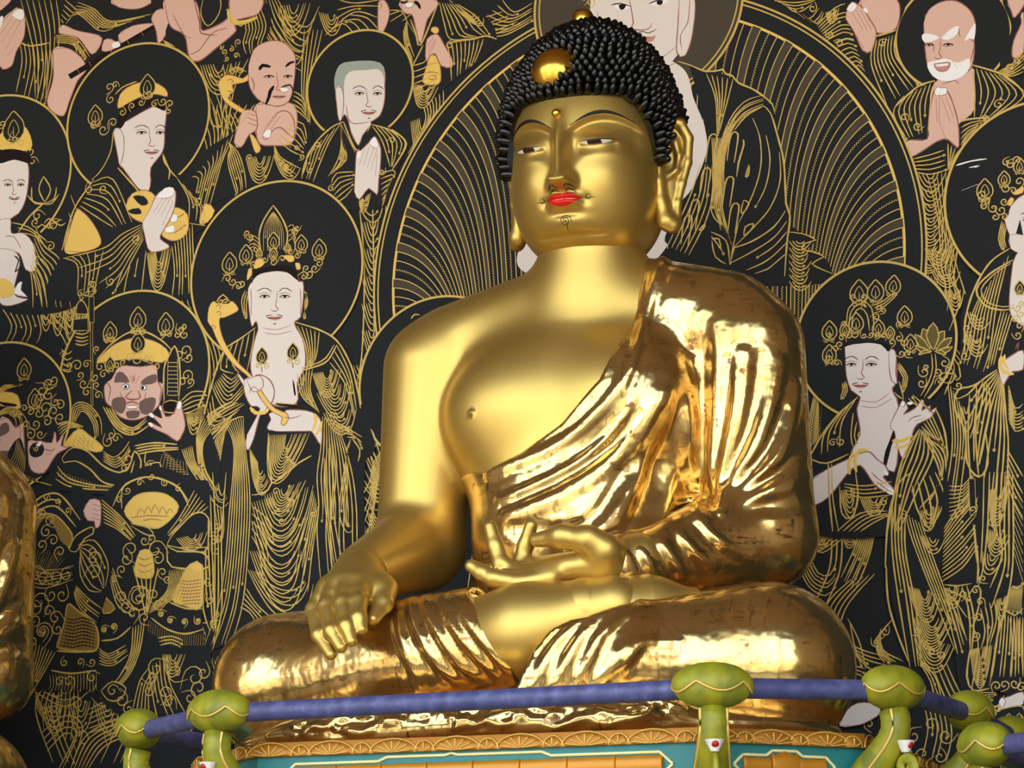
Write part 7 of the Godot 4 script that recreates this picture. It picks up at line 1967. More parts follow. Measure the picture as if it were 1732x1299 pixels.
["Ll",6,0,339,2675,368,2641,395,2541,418,2427,423,2257,438,2204,422,2089,410,1959],
["Bl",4,7,153,2175,133,2325,143,2473,191,2618,259,2700,340,2720,171,2351,170,2434,183,2516,209,2593,264,2648,339,2675],
["Ll",5,0,339,2675,265,2639,216,2585],
["Bl",4,3,294,2628,322,2542,323,2423,287,2308,226,2197,401,2474,401,2355,359,2249,284,2169,210,2103],
["Bl",4,2,226,2197,203,2104,190,2039,210,2103,198,2067,190,2035],
["Bl",4,4,424,2184,371,2123,282,2074,190,2035,420,2053,368,2014,339,1995,288,1982],
["Ll",5,0,203,2096,283,2117,372,2167,420,2228],
["Ll",5,0,95,2464,108,2552,123,2580,144,2571,137,2519,124,2453],
["Ll",5,0,67,2325,79,2413,95,2441,115,2431,108,2380,96,2314],
["Ll",5,0,16,2197,29,2284,44,2312,65,2303,58,2252,46,2186],
["Ll",5,0,-14,2133,-2,2221,13,2249,34,2239,27,2188,15,2123],
["Ll",5,0,184,2461,197,2549,212,2578,232,2568,226,2516,213,2450],
["Ll",5,0,162,2278,175,2365,190,2393,210,2384,203,2332,191,2267],
["Ll",5,0,182,2165,195,2252,210,2280,230,2270,223,2219,211,2154],
["Ll",6,0,252,2543,255,2520,232,2448,223,2390],
["Ll",5,0,275,2436,260,2386,271,2392,277,2428],
["Ll",5,0,250,2290,272,2273,249,2239,238,2244,250,2290],
["Ll",5,0,247,2143,255,2179,288,2187,277,2162,247,2143],
["Ll",5,0,61,2185,91,2210,79,2186,61,2185],
["Bl",4,6,105,2840,141,2729,145,2578,216,2803,185,2694,149,2570],
["Bl",4,7,123,2565,127,2400,117,2253,182,2172,160,2561,157,2397,162,2263,195,2112],
["Bl",4,6,-70,2131,-24,2223,30,2336,76,2466,18,2085,87,2211,122,2326,121,2446],
["Bl",4,3,432,2102,441,2087,457,2069,477,2061,497,2065,513,2080,521,2093,459,2100,462,2095,469,2089,477,2087,485,2088,491,2092,494,2096],
["Bl",4,3,431,2075,441,2059,457,2041,477,2034,495,2038,507,2052,513,2066,456,2072,460,2067,466,2062,474,2060,481,2061,486,2065,489,2069],
["Bl",4,3,430,2047,441,2031,458,2014,476,2006,492,2010,501,2025,506,2040,453,2045,457,2040,463,2035,470,2032,477,2033,481,2038,483,2042],
["Bl",4,3,430,2020,439,2004,455,1987,475,1979,495,1983,511,1997,519,2011,457,2017,460,2012,467,2007,475,2004,483,2005,489,2009,492,2013],
["Bl",4,3,429,1992,439,1976,455,1959,475,1951,492,1955,505,1970,511,1984,454,1990,458,1985,464,1979,472,1977,479,1978,484,1982,487,1986],
["Bl",4,3,428,1964,439,1949,456,1931,474,1924,490,1928,499,1943,503,1957,451,1962,455,1958,461,1952,468,1950,475,1951,479,1955,481,1959],
["Bl",4,3,428,1937,437,1922,453,1904,473,1896,493,1900,508,1915,517,1928,454,1934,458,1930,465,1924,473,1922,481,1923,487,1927,490,1931],
["Ll",5,0,429,2139,486,2126,539,2095,492,2085,485,2061,524,2049,570,2023,522,1999,603,1951],
["Ll",5,0,115,2142,145,2139,151,2094,137,2125],
["Bl",4,3,112,2172,174,2129,187,2039,115,2135,129,2067,172,2033],
]],
["painted_figure","dark halo of a painted figure half hidden behind the statue arm",[
["Ck",8,0,-1050,1652,362],
["Ll",5,0,-1183,1931,-1168,1948,-1144,1944],
["Bl",4,5,-1393,1461,-1356,1474,-1321,1385,-1397,1462,-1371,1358,-1345,1309],
["Bl",4,7,-1296,1399,-1345,1332,-1361,1255,-1402,1188,-1291,1352,-1320,1276,-1343,1122,-1366,968],
["Bl",4,5,-1353,1262,-1347,1223,-1336,1180,-1323,1167,-1308,1186,-1297,1232,-1291,1274,-1331,1266,-1329,1255,-1326,1242,-1322,1238,-1318,1243,-1314,1257,-1312,1270],
["Bl",4,5,-1368,1123,-1359,1091,-1344,1055,-1325,1043,-1307,1057,-1293,1093,-1285,1126,-1339,1124,-1336,1114,-1332,1104,-1326,1100,-1320,1104,-1316,1115,-1314,1125],
["Bl",4,5,-1371,1054,-1364,1019,-1351,981,-1332,966,-1312,979,-1295,1015,-1284,1048,-1340,1052,-1338,1041,-1335,1030,-1329,1026,-1323,1029,-1318,1040,-1314,1050],
["Bl",4,4,-1401,1094,-1399,1052,-1392,1001,-1374,969,-1350,964,-1325,986,-1308,1011,-1368,1065,-1368,1053,-1366,1037,-1360,1027,-1353,1026,-1346,1033,-1340,1040],
]],
["painted_figure","pale crowned bodhisattva holding a long curved gold scepter in both hands",[
["Ck",8,0,-1807,2193,401],
["Fk",0,0,-2139,1502,-2075,1772,-2007,1919,-1884,1956,-1711,1969,-1559,1899,-1457,1758,-1405,1577,-1392,1346,-2157,1401],
["Fk",0,0,-2146,1477,-2122,1556,-1958,1641,-1433,1599,-1380,1437,-1386,1249,-1398,909,-1621,759,-1738,695,-1974,622,-2095,620,-2060,930,-2113,1251],
["Bl",4,3,-1948,2125,-1965,2078,-1950,2010,-1933,2114,-1942,2067,-1937,1999],
["Bl",4,3,-1674,2099,-1654,2049,-1676,1985,-1659,2088,-1668,2041,-1663,1974],
["Fw",0,0,-1918,2161,-1910,2189,-1808,2198,-1705,2169,-1702,2140,-1679,2138,-1675,2080,-1686,1986,-1711,1969,-1711,1950,-1669,1870,-1662,1766,-1696,1703,-1699,1614,-1815,1619,-1910,1758,-1903,1891,-1884,1946,-1895,1986,-1910,1963,-1921,1988,-1934,2085,-1935,2133],
["Lr",4,0,-1918,2161,-1910,2189,-1808,2198,-1705,2169,-1702,2140,-1679,2138,-1675,2080,-1686,1986,-1711,1969,-1711,1950,-1669,1870,-1662,1766,-1696,1703,-1699,1614,-1815,1619,-1910,1758,-1903,1891,-1884,1946,-1895,1986,-1910,1963,-1921,1988,-1934,2085,-1935,2133,-1918,2161],
["Fd",0,0,-1920,2151,-1911,2199,-1870,2214,-1778,2219,-1716,2194,-1700,2149,-1710,2150,-1757,2188,-1808,2196,-1880,2191,-1910,2170],
["Lr",3,0,-1924,2132,-1919,2084,-1919,2007],
["Lr",3,0,-1692,2110,-1687,2062,-1687,1986],
["Ld",4,0,-1883,2089,-1865,2096,-1846,2093,-1830,2086],
["Lr",2,0,-1880,2088,-1856,2083,-1833,2084],
["Fd",0,0,-1863,2095,-1851,2094,-1851,2085,-1862,2086],
["Ld",3,0,-1893,2115,-1868,2126,-1844,2123,-1823,2106],
["Lr",2,0,-1886,2101,-1857,2107,-1828,2095],
["Ld",4,0,-1789,2080,-1771,2087,-1752,2084,-1736,2077],
["Lr",2,0,-1787,2079,-1762,2074,-1738,2075],
["Fd",0,0,-1769,2086,-1756,2085,-1757,2076,-1767,2077],
["Ld",3,0,-1792,2103,-1774,2117,-1750,2114,-1728,2097],
["Lr",2,0,-1792,2092,-1763,2098,-1733,2086],
["Lr",3,0,-1798,2110,-1800,2068,-1805,2045,-1791,2027,-1803,2021,-1819,2023,-1825,2032],
["Fm",0,0,-1843,1995,-1820,2000,-1808,1996,-1796,1998,-1775,1989,-1796,1980,-1820,1983],
["Ld",3,0,-1845,1996,-1818,1991,-1798,1989,-1773,1990],
["Ln",4,0,-1849,2002,-1841,2004,-1819,2007],
["Ln",4,0,-1769,1994,-1778,1998,-1798,2006],
["Ln",4,0,-1814,1964,-1805,1966,-1799,1963],
["Lr",2,0,-1864,1954,-1802,1939,-1731,1952],
["Lr",2,0,-1858,1933,-1802,1918,-1726,1928],
["Fk",0,0,-1884,2380,-1825,2490,-1761,2386,-1759,2290,-1789,2244,-1860,2252,-1887,2303],
["Ll",6,0,-1825,2490,-1870,2427,-1889,2361,-1877,2282],
["Ll",6,0,-1825,2490,-1782,2427,-1755,2357,-1764,2280],
["Bl",2,11,-1826,2461,-1864,2397,-1867,2291,-1822,2461,-1781,2389,-1771,2291],
["Fg",0,0,-1911,2218,-1902,2256,-1871,2257,-1860,2237,-1880,2220],
["Lr",2,0,-1911,2218,-1902,2256,-1871,2257,-1860,2237,-1880,2220,-1911,2218],
["Fg",0,0,-1774,2262,-1727,2258,-1722,2233,-1747,2231],
["Lr",2,0,-1774,2262,-1727,2258,-1722,2233,-1747,2231,-1774,2262],
["Fg",0,0,-1943,2168,-1937,2216,-1921,2219,-1919,2190],
["Lr",2,0,-1943,2168,-1937,2216,-1921,2219,-1919,2190,-1943,2168],
["Fg",0,0,-1717,2223,-1696,2221,-1691,2196,-1708,2193],
["Lr",2,0,-1717,2223,-1696,2221,-1691,2196,-1708,2193,-1717,2223],
["Ol",4,0,-1820,2296,-1822,2369],
["Ol",4,0,-1819,2252,-1820,2301],
["Ol",4,0,-2025,2210,-2027,2302],
["Ol",4,0,-1948,2246,-1950,2328],
["Ol",4,0,-1605,2231,-1607,2318],
["Ol",4,0,-1689,2268,-1691,2345],
["Ol",4,0,-1753,2275,-1754,2313],
["Ol",4,0,-1886,2264,-1887,2303],
["Sl",4,-1,-2034,2186,-2014,2184],
["Sl",4,1,-2008,2169,-1989,2167],
["Sl",4,-1,-1982,2147,-1961,2145],
["Sl",4,-1,-1946,2376,-1931,2375],
["Sl",4,1,-1930,2360,-1913,2359],
["Sl",4,-1,-1710,2376,-1695,2375],
["Sl",4,1,-1725,2363,-1706,2361],
["Sl",4,-1,-1605,2212,-1587,2210],
["Sl",4,-1,-1625,2190,-1606,2188],
["Sl",4,1,-1650,2168,-1629,2166],
["Sl",4,-1,-1675,2161,-1654,2159],
["Sl",4,1,-1966,2156,-1948,2154],
["Sl",4,-1,-1860,2252,-1844,2250],
["Sl",4,-1,-1778,2248,-1762,2247],
["Sl",4,-1,-1819,2238,-1801,2236],
["Sl",4,-1,-1903,2304,-1886,2302],
["Sl",4,-1,-1912,2237,-1897,2236],
["Sl",4,-1,-1738,2278,-1722,2276],
["Sl",4,-1,-1707,2256,-1693,2254],
["Sl",4,-1,-1665,2194,-1649,2192],
["Bl",3,4,-1940,2347,-1915,2364,-1888,2341,-1934,2307,-1913,2315,-1887,2293],
["Bl",3,4,-1756,2386,-1730,2393,-1719,2353,-1754,2318,-1729,2335,-1718,2295],
["Ol",4,0,-1862,1797,-1864,1868],
["Sl",4,1,-1880,1789,-1866,1788],
["Sl",4,-1,-1843,1784,-1829,1783],
["Ld",5,0,-1862,1783,-1861,1759],
["Ol",4,0,-1718,1804,-1720,1875],
["Sl",4,1,-1736,1796,-1722,1795],
["Sl",4,-1,-1700,1791,-1686,1790],
["Ld",5,0,-1718,1790,-1717,1766],
["Ld",6,0,-1716,1714,-1705,1647,-1711,1685],
["Ll",6,0,-1895,1957,-1965,1915,-2036,1874,-2075,1791,-2122,1624,-2145,1512],
["Ll",6,0,-1711,1964,-1600,1921,-1518,1867,-1457,1768,-1426,1672,-1405,1568],
["Bl",4,6,-1899,1948,-1907,1888,-1918,1828,-1931,1770,-2026,1883,-2046,1846,-2055,1790,-1992,1765],
["Bl",4,8,-2044,1770,-2002,1738,-1972,1764,-2094,1717,-2029,1617,-1939,1685],
["Bl",4,6,-2093,1678,-2059,1581,-1938,1628,-2140,1540,-2118,1491,-1997,1576],
["Bl",4,6,-1701,1949,-1659,1851,-1656,1737,-1695,1647,-1599,1912,-1608,1827,-1627,1773,-1677,1748],
["Ll",6,0,-1677,1753,-1617,1762,-1557,1785,-1518,1848],
["Ll",5,0,-1677,1763,-1617,1774,-1567,1796,-1530,1849],
["Sl",4,1,-1632,1778,-1618,1776],
["Bl",4,8,-1626,1735,-1610,1690,-1585,1642,-1554,1626,-1526,1646,-1507,1697,-1496,1743,-1581,1738,-1576,1724,-1568,1710,-1559,1705,-1551,1711,-1545,1726,-1542,1740],
["Bl",4,7,-1605,1649,-1579,1600,-1542,1549,-1503,1538,-1473,1569,-1457,1635,-1451,1692,-1551,1664,-1543,1649,-1532,1634,-1520,1631,-1511,1640,-1506,1660,-1505,1677],
["Bl",4,6,-1697,1741,-1675,1645,-1613,1584,-1627,1754,-1635,1661,-1593,1564],
["Bl",4,4,-1518,1848,-1456,1721,-1424,1569,-1547,1775,-1476,1676,-1434,1533],
["Bl",4,6,-1573,1562,-1552,1521,-1518,1477,-1482,1462,-1451,1481,-1433,1527,-1424,1569,-1521,1565,-1514,1552,-1505,1539,-1494,1535,-1484,1540,-1479,1554,-1476,1567],
["Fw",0,0,-1924,1495,-1866,1604,-1907,1616,-1936,1666,-1945,1733,-1900,1743,-1869,1750,-1823,1723,-1801,1674,-1810,1628,-1845,1593,-1865,1575,-1893,1474,-1917,1429,-1928,1449],
["Lr",4,0,-1924,1495,-1866,1604,-1907,1616,-1936,1666,-1945,1733,-1900,1743,-1869,1750,-1823,1723,-1801,1674,-1810,1628,-1845,1593,-1865,1575,-1893,1474,-1917,1429,-1928,1449,-1924,1495],
["Fw",0,0,-1833,1517,-1814,1553,-1825,1577,-1794,1584,-1764,1563,-1744,1587,-1653,1578,-1603,1555,-1582,1516,-1583,1428,-1622,1482,-1652,1489,-1792,1500],
["Lr",4,0,-1833,1517,-1814,1553,-1825,1577,-1794,1584,-1764,1563,-1744,1587,-1653,1578,-1603,1555,-1582,1516,-1583,1428,-1622,1482,-1652,1489,-1792,1500,-1833,1517],
["Fw",0,0,-1977,1769,-1945,1733,-1941,1704,-1961,1734],
["Lr",2,0,-1977,1769,-1945,1733,-1941,1704,-1961,1734,-1977,1769],
["Fg",0,0,-2119,2064,-2099,2091,-2063,2078,-2031,2080,-2006,2082,-1977,2046,-1999,2029,-2045,2014,-2066,2011,-2061,1962,-2032,1893,-1973,1811,-1899,1739,-1847,1659,-1795,1598,-1744,1575,-1733,1547,-1753,1522,-1768,1535,-1763,1558,-1815,1590,-1867,1651,-1920,1740,-2004,1814,-2068,1905,-2101,1975,-2123,2006],
["Lr",3,0,-2119,2064,-2099,2091,-2063,2078,-2031,2080,-2006,2082,-1977,2046,-1999,2029,-2045,2014,-2066,2011,-2061,1962,-2032,1893,-1973,1811,-1899,1739,-1847,1659,-1795,1598,-1744,1575,-1733,1547,-1753,1522,-1768,1535,-1763,1558,-1815,1590,-1867,1651,-1920,1740,-2004,1814,-2068,1905,-2101,1975,-2123,2006,-2119,2064],
["Lr",3,0,-2083,2065,-2073,2074,-2060,2063,-2072,2055],
["Lr",3,0,-2082,2036,-2072,2045,-2059,2034,-2071,2026],
["Lr",3,0,-2106,1976,-2096,1985,-2083,1974,-2096,1965],
["Fd",0,0,-2089,2085,-2053,2116,-2016,2078,-2052,2075],
["Sl",4,1,-2063,2088,-2050,2086],
["Sl",4,-1,-2040,2085,-2027,2084],
["Ll",5,0,-2084,2087,-2053,2116,-2019,2081],
["Fw",0,0,-1932,1732,-1869,1746,-1853,1697,-1898,1677],
["Lr",3,0,-1932,1732,-1869,1746,-1853,1697,-1898,1677,-1932,1732],
["Lr",3,0,-1918,1674,-1899,1701,-1867,1675],
["Lr",3,0,-1753,1557,-1713,1550,-1673,1561],
["Lg",14,0,-1912,1612,-1886,1586,-1845,1585,-1825,1601],
["Lg",13,0,-1613,1561,-1607,1528,-1622,1487],
["Lg",12,0,-1580,1526,-1592,1489,-1611,1467],
["Ld",8,0,-1795,1617,-1744,1608,-1694,1600],
["Ll",4,0,-1800,1623,-1745,1615,-1694,1607],
["Bl",4,9,-1943,1575,-1936,1478,-1904,1237,-1907,1000,-1927,775,-1974,615,-2034,1558,-1983,1441,-1997,1163,-2013,928,-2039,773,-2095,620],
["Bl",4,10,-1576,1547,-1583,1412,-1597,1295,-1587,1169,-1593,1060,-1573,857,-1499,1485,-1459,1371,-1431,1255,-1417,1139,-1413,1024,-1411,909],
["Ll",6,0,-1943,1575,-1999,1563,-2076,1496,-2126,1412,-2128,1316],
["Bl",4,6,-1999,1555,-2067,1488,-2098,1329,-2082,1233,-2033,1190,-2003,1211,-2024,1517,-2040,1446,-2054,1326,-2043,1254,-2030,1245,-2022,1268],
["Bl",4,7,-2169,1383,-2144,1413,-2121,1524,-2035,1598,-1949,1632,-2173,1496,-2143,1545,-2110,1592,-2058,1622,-2001,1644],
["Bl",4,12,-1824,1486,-1827,1402,-1818,1310,-1785,1276,-1733,1308,-1676,1397,-1635,1480,-1743,1483,-1747,1458,-1749,1431,-1746,1421,-1737,1430,-1724,1457,-1715,1482],
["Bl",4,9,-1909,1436,-1903,1377,-1890,1303,-1870,1250,-1846,1232,-1824,1251,-1810,1278,-1872,1377,-1871,1360,-1868,1339,-1863,1325,-1857,1321,-1851,1328,-1847,1337],
["Ll",6,0,-1824,1494,-1821,1390,-1806,1278,-1844,1241,-1895,1236],
["Ll",6,0,-1624,1384,-1684,1356,-1734,1320,-1802,1277],
["Bl",4,8,-1835,1232,-1822,1193,-1796,1154,-1756,1148,-1712,1177,-1673,1234,-1648,1283,-1760,1252,-1758,1240,-1753,1228,-1746,1225,-1737,1232,-1728,1248,-1723,1262],
["Bl",4,9,-1895,1204,-1864,1113,-1812,1017,-1748,991,-1686,1041,-1640,1155,-1614,1257,-1803,1221,-1792,1194,-1774,1166,-1752,1158,-1730,1174,-1714,1209,-1704,1240],
["Bl",4,6,-1893,1125,-1861,1017,-1808,900,-1746,858,-1686,901,-1643,1017,-1620,1124,-1831,1125,-1815,1093,-1787,1057,-1753,1044,-1719,1057,-1694,1092,-1681,1124],
["Bl",4,6,-1898,1000,-1856,897,-1794,784,-1730,741,-1680,778,-1652,885,-1642,985,-1847,997,-1826,965,-1794,931,-1758,917,-1725,927,-1704,958,-1693,988],
["Bl",4,5,-1905,922,-1861,841,-1794,748,-1721,702,-1660,713,-1622,779,-1606,843,-1860,910,-1834,882,-1793,849,-1745,828,-1699,824,-1667,838,-1650,855],
["Bl",4,5,-1894,1189,-1815,1120,-1788,1024,-1891,1062,-1855,997,-1835,879],
["Bl",4,6,-1613,1233,-1637,1125,-1676,987,-1586,1153,-1609,1014,-1631,813],
["Bl",4,4,-1448,1442,-1479,1287,-1493,1131,-1459,1051,-1434,1058,-1464,1412,-1458,1285,-1464,1161,-1459,1090,-1447,1089],
["Bl",4,5,-1532,1448,-1513,1289,-1519,1133,-1473,913,-1565,1371,-1562,1214,-1543,1056,-1523,900],
["Bl",4,5,-1568,1538,-1499,1509,-1397,1446,-1465,1451,-1422,1440,-1397,1399],
["Ll",5,0,-1439,1441,-1405,1391,-1413,1345],
["Bl",4,5,-1911,844,-1858,771,-1789,713,-1935,767,-1892,742,-1865,702],
["Bl",4,4,-2068,1200,-2047,1087,-2063,1041,-2024,1189,-2021,1094,-2029,1047],
["Sl",4,-1,-2046,1056,-2031,1055],
["Sl",4,1,-2054,1009,-2038,1008],
["Sl",4,-1,-2063,711,-2047,711],
["Sl",4,1,-2046,742,-2031,741],
["Sl",4,-1,-1416,971,-1401,970],
["Sl",4,1,-1784,1244,-1768,1243],
["Sl",4,-1,-1755,1117,-1740,1116],
["Sl",4,1,-1844,895,-1829,894],
["Sl",4,-1,-1611,1139,-1596,1138],
]],
["painted_figure","glaring pink faced guardian king with a gold crown and a small pagoda",[
["Ck",8,0,-2470,1810,361],
["Fk",0,0,-2801,1604,-2725,1700,-2613,1691,-2327,1683,-2170,1641,-2105,1551,-2090,1269,-2821,1318,-2850,1434],
["Fg",0,0,-2656,1869,-2582,1935,-2495,1961,-2416,1954,-2343,1922,-2302,1879,-2333,1841,-2452,1866,-2572,1869],
["Lr",3,0,-2656,1869,-2582,1935,-2495,1961,-2416,1954,-2343,1922,-2302,1879,-2333,1841,-2452,1866,-2572,1869,-2656,1869],
["Ll",6,0,-2652,1883,-2583,1946,-2496,1990,-2417,1983,-2336,1936,-2287,1888],
["Fp",0,0,-2554,1831,-2523,1843,-2435,1832,-2364,1830,-2353,1757,-2326,1747,-2339,1669,-2357,1642,-2403,1610,-2466,1599,-2530,1619,-2572,1666,-2601,1690,-2611,1763,-2577,1789],
["Lr",4,0,-2554,1831,-2523,1843,-2435,1832,-2364,1830,-2353,1757,-2326,1747,-2339,1669,-2357,1642,-2403,1610,-2466,1599,-2530,1619,-2572,1666,-2601,1690,-2611,1763,-2577,1789,-2554,1831],
["Lr",4,0,-2600,1777,-2580,1746,-2591,1689],
["Lr",4,0,-2353,1757,-2334,1726,-2345,1670],
["Fv",0,0,-2564,1774,-2553,1813,-2522,1814,-2488,1768,-2536,1771],
["Fv",0,0,-2436,1760,-2410,1783,-2363,1793,-2361,1757,-2408,1750],
["FW",0,0,-2527,1753,-2508,1763,-2489,1750,-2507,1737],
["Ld",3,0,-2527,1753,-2508,1763,-2489,1750,-2507,1737,-2527,1753],
["FW",0,0,-2440,1740,-2424,1752,-2404,1738,-2419,1726],
["Ld",3,0,-2440,1740,-2424,1752,-2404,1738,-2419,1726,-2440,1740],
["Fd",0,0,-2513,1755,-2502,1754,-2502,1743,-2513,1744],
["Fd",0,0,-2430,1745,-2419,1744,-2419,1732,-2430,1732],
["Lr",6,0,-2475,1730,-2506,1704,-2485,1692,-2454,1689,-2434,1698,-2447,1728],
["Lr",4,0,-2466,1802,-2468,1766,-2477,1796],
["Lr",4,0,-2489,1797,-2472,1759],
["Lr",4,0,-2442,1793,-2460,1758],
["Fv",0,0,-2565,1701,-2518,1705,-2501,1675,-2515,1633,-2547,1642,-2572,1673],
["Fv",0,0,-2437,1677,-2375,1693,-2358,1671,-2380,1622,-2428,1626],
["Fv",0,0,-2499,1639,-2436,1637,-2443,1609,-2490,1609],
["FW",0,0,-2500,1664,-2449,1663,-2452,1649,-2492,1651],
["Lr",3,0,-2500,1664,-2449,1663,-2452,1649,-2492,1651,-2500,1664],
["Lr",6,0,-2509,1674,-2473,1680,-2437,1666],
["Lr",3,0,-2534,1728,-2517,1683,-2524,1655],
["Lr",3,0,-2407,1718,-2414,1675,-2405,1646],
["Ol",4,0,-2453,1895,-2457,1990],
["Ol",4,0,-2457,1997,-2460,2100],
["Ol",4,0,-2591,1958,-2594,2046],
["Ol",4,0,-2321,1963,-2324,2062],
["Ol",4,0,-2586,1826,-2588,1889],
["Sl",4,1,-2452,1866,-2425,1864],
["Sl",4,1,-2492,1877,-2473,1875],
["Sl",4,1,-2413,1870,-2394,1868],
["Sl",4,-1,-2523,1857,-2506,1856],
["Sl",4,1,-2389,1861,-2370,1859],
["Sl",4,1,-2457,1994,-2433,1992],
["Sl",4,1,-2480,1992,-2466,1991],
["Sl",4,1,-2429,1988,-2414,1986],
["Sl",4,1,-2608,1970,-2591,1969],
["Sl",4,1,-2579,1968,-2563,1967],
["Sl",4,1,-2337,1968,-2321,1967],
["Sl",4,1,-2313,1970,-2298,1969],
["Sl",4,1,-2251,1979,-2227,1977],
["Sl",4,1,-2230,1955,-2210,1954],
["Sl",4,-1,-2266,1959,-2248,1957],
["Sl",4,1,-2235,1992,-2220,1991],
["Sl",4,1,-2224,1883,-2193,1880],
["Sl",4,-1,-2255,1864,-2231,1862],
["Sl",4,1,-2208,1852,-2186,1850],
["Sl",4,-1,-2555,1846,-2539,1844],
["Sl",4,1,-2360,1829,-2342,1828],
["Sl",4,1,-2635,1849,-2612,1847],
["Sl",4,1,-2617,1814,-2597,1813],
["Sl",4,1,-2213,1774,-2185,1771],
["Sl",4,-1,-2236,1747,-2212,1745],
["Sl",4,1,-2196,1744,-2176,1742],
["Pk",0,0,-2326,1639,-2324,1812,-2302,1868,-2276,1909,-2254,1849,-2244,1762,-2249,1676,-2232,1632,-2255,1612,-2317,1617],
["Ll",6,0,-2319,1668,-2324,1812,-2302,1868,-2276,1909,-2254,1849,-2245,1762,-2249,1669],
["Ll",6,0,-2305,1839,-2260,1835],
["Ll",6,0,-2305,1821,-2260,1817],
["Ll",6,0,-2304,1803,-2259,1799],
["Ll",6,0,-2303,1785,-2259,1781],
["Ll",6,0,-2303,1767,-2258,1763],
["Ll",6,0,-2302,1749,-2257,1745],
["Ll",6,0,-2302,1731,-2257,1727],
["Ll",6,0,-2301,1713,-2256,1709],
["Ll",6,0,-2300,1695,-2256,1691],
["Ll",5,0,-2306,1854,-2304,1695],
["Ll",5,0,-2261,1850,-2253,1691],
["Fd",0,0,-2323,1661,-2288,1672,-2240,1654,-2243,1619,-2318,1624],
["Ll",4,0,-2323,1661,-2288,1672,-2240,1654,-2243,1619,-2318,1624,-2323,1661],
["Fp",0,0,-2396,1623,-2356,1610,-2325,1596,-2342,1648,-2330,1650,-2309,1602,-2270,1614,-2256,1655,-2241,1665,-2232,1632,-2214,1559,-2228,1518,-2251,1491,-2299,1523,-2354,1549,-2390,1573,-2371,1578,-2323,1553,-2356,1592],
["Lr",4,0,-2396,1623,-2356,1610,-2325,1596,-2342,1648,-2330,1650,-2309,1602,-2270,1614,-2256,1655,-2241,1665,-2232,1632,-2214,1559,-2228,1518,-2251,1491,-2299,1523,-2354,1549,-2390,1573,-2371,1578,-2323,1553,-2356,1592,-2396,1623],
["FW",0,0,-2259,1634,-2250,1666,-2234,1657,-2238,1629],
["Lr",2,0,-2259,1634,-2250,1666,-2234,1657,-2238,1629,-2259,1634],
["FW",0,0,-2343,1641,-2338,1655,-2328,1640,-2329,1625],
["Lr",2,0,-2343,1641,-2338,1655,-2328,1640,-2329,1625,-2343,1641],
["FW",0,0,-2394,1617,-2380,1626,-2360,1608,-2372,1601],
["Lr",2,0,-2394,1617,-2380,1626,-2360,1608,-2372,1601,-2394,1617],
["FW",0,0,-2393,1580,-2379,1583,-2363,1567,-2378,1561],
["Lr",2,0,-2393,1580,-2379,1583,-2363,1567,-2378,1561,-2393,1580],
["Bl",6,4,-2612,1669,-2544,1570,-2464,1535,-2386,1572,-2571,1659,-2529,1598,-2465,1564,-2403,1602],
["Ll",4,0,-2520,1568,-2472,1554,-2425,1561],
["Bl",4,5,-2769,1609,-2757,1688,-2693,1690,-2626,1620,-2615,1547,-2746,1614,-2723,1656,-2691,1646,-2657,1593,-2646,1535],
["Fg",0,0,-2805,1503,-2775,1544,-2728,1580,-2671,1544,-2605,1488,-2636,1473,-2700,1492,-2765,1507],
["Ll",5,0,-2805,1503,-2775,1544,-2728,1580,-2671,1544,-2605,1488,-2636,1473,-2700,1492,-2765,1507,-2805,1503],
["Lr",3,0,-2782,1523,-2757,1503],
["Lr",3,0,-2781,1508,-2759,1557],
["Lr",3,0,-2768,1529,-2736,1499],
["Lr",3,0,-2757,1507,-2738,1550],
["Lr",3,0,-2753,1535,-2715,1496],
["Lr",3,0,-2733,1505,-2717,1543],
["Lr",3,0,-2739,1541,-2694,1492],
["Lr",3,0,-2709,1503,-2696,1535],
["Lr",3,0,-2725,1548,-2673,1488],
["Lr",3,0,-2685,1501,-2675,1528],
["Lr",3,0,-2711,1554,-2652,1485],
["Lr",3,0,-2661,1500,-2654,1521],
["Fk",0,0,-2803,1460,-2757,1499,-2684,1480,-2601,1409,-2521,1375,-2475,1400,-2453,1463,-2420,1418,-2434,1362,-2503,1317,-2599,1338,-2665,1399,-2738,1440,-2794,1437],
["Ll",6,0,-2803,1460,-2757,1499,-2684,1480,-2601,1409,-2521,1375,-2475,1400,-2453,1463,-2420,1418,-2434,1362,-2503,1317,-2599,1338,-2665,1399,-2738,1440,-2794,1437,-2803,1460],
["Bl",4,5,-2604,1474,-2555,1442,-2509,1467,-2479,1508,-2602,1431,-2538,1398,-2492,1430,-2477,1465],
["Sl",4,1,-2484,1430,-2457,1428],
["Sl",4,-1,-2498,1395,-2478,1393],
["Sl",4,1,-2582,1515,-2555,1513],
["Sl",4,1,-2543,1527,-2522,1525],
["Sl",4,-1,-2567,1543,-2548,1542],
["Bl",6,4,-2454,1485,-2360,1492,-2250,1477,-2437,1448,-2359,1456,-2242,1455],
["Bl",5,3,-2826,1425,-2775,1371,-2678,1336,-2550,1313,-2831,1368,-2774,1335,-2693,1316,-2566,1301],
["Ll",3,0,-2817,1403,-2819,1378],
["Ll",3,0,-2803,1398,-2805,1373],
["Ll",3,0,-2789,1392,-2791,1367],
["Ll",3,0,-2775,1387,-2777,1362],
["Ll",3,0,-2761,1382,-2763,1357],
["Ll",3,0,-2748,1376,-2750,1352],
["Ll",3,0,-2734,1371,-2736,1346],
["Ll",3,0,-2720,1366,-2722,1341],
["Ll",3,0,-2706,1361,-2708,1336],
["Ll",3,0,-2692,1356,-2695,1331],
["Ll",3,0,-2679,1350,-2681,1325],
["Ll",3,0,-2665,1345,-2667,1320],
["Ll",3,0,-2651,1340,-2653,1315],
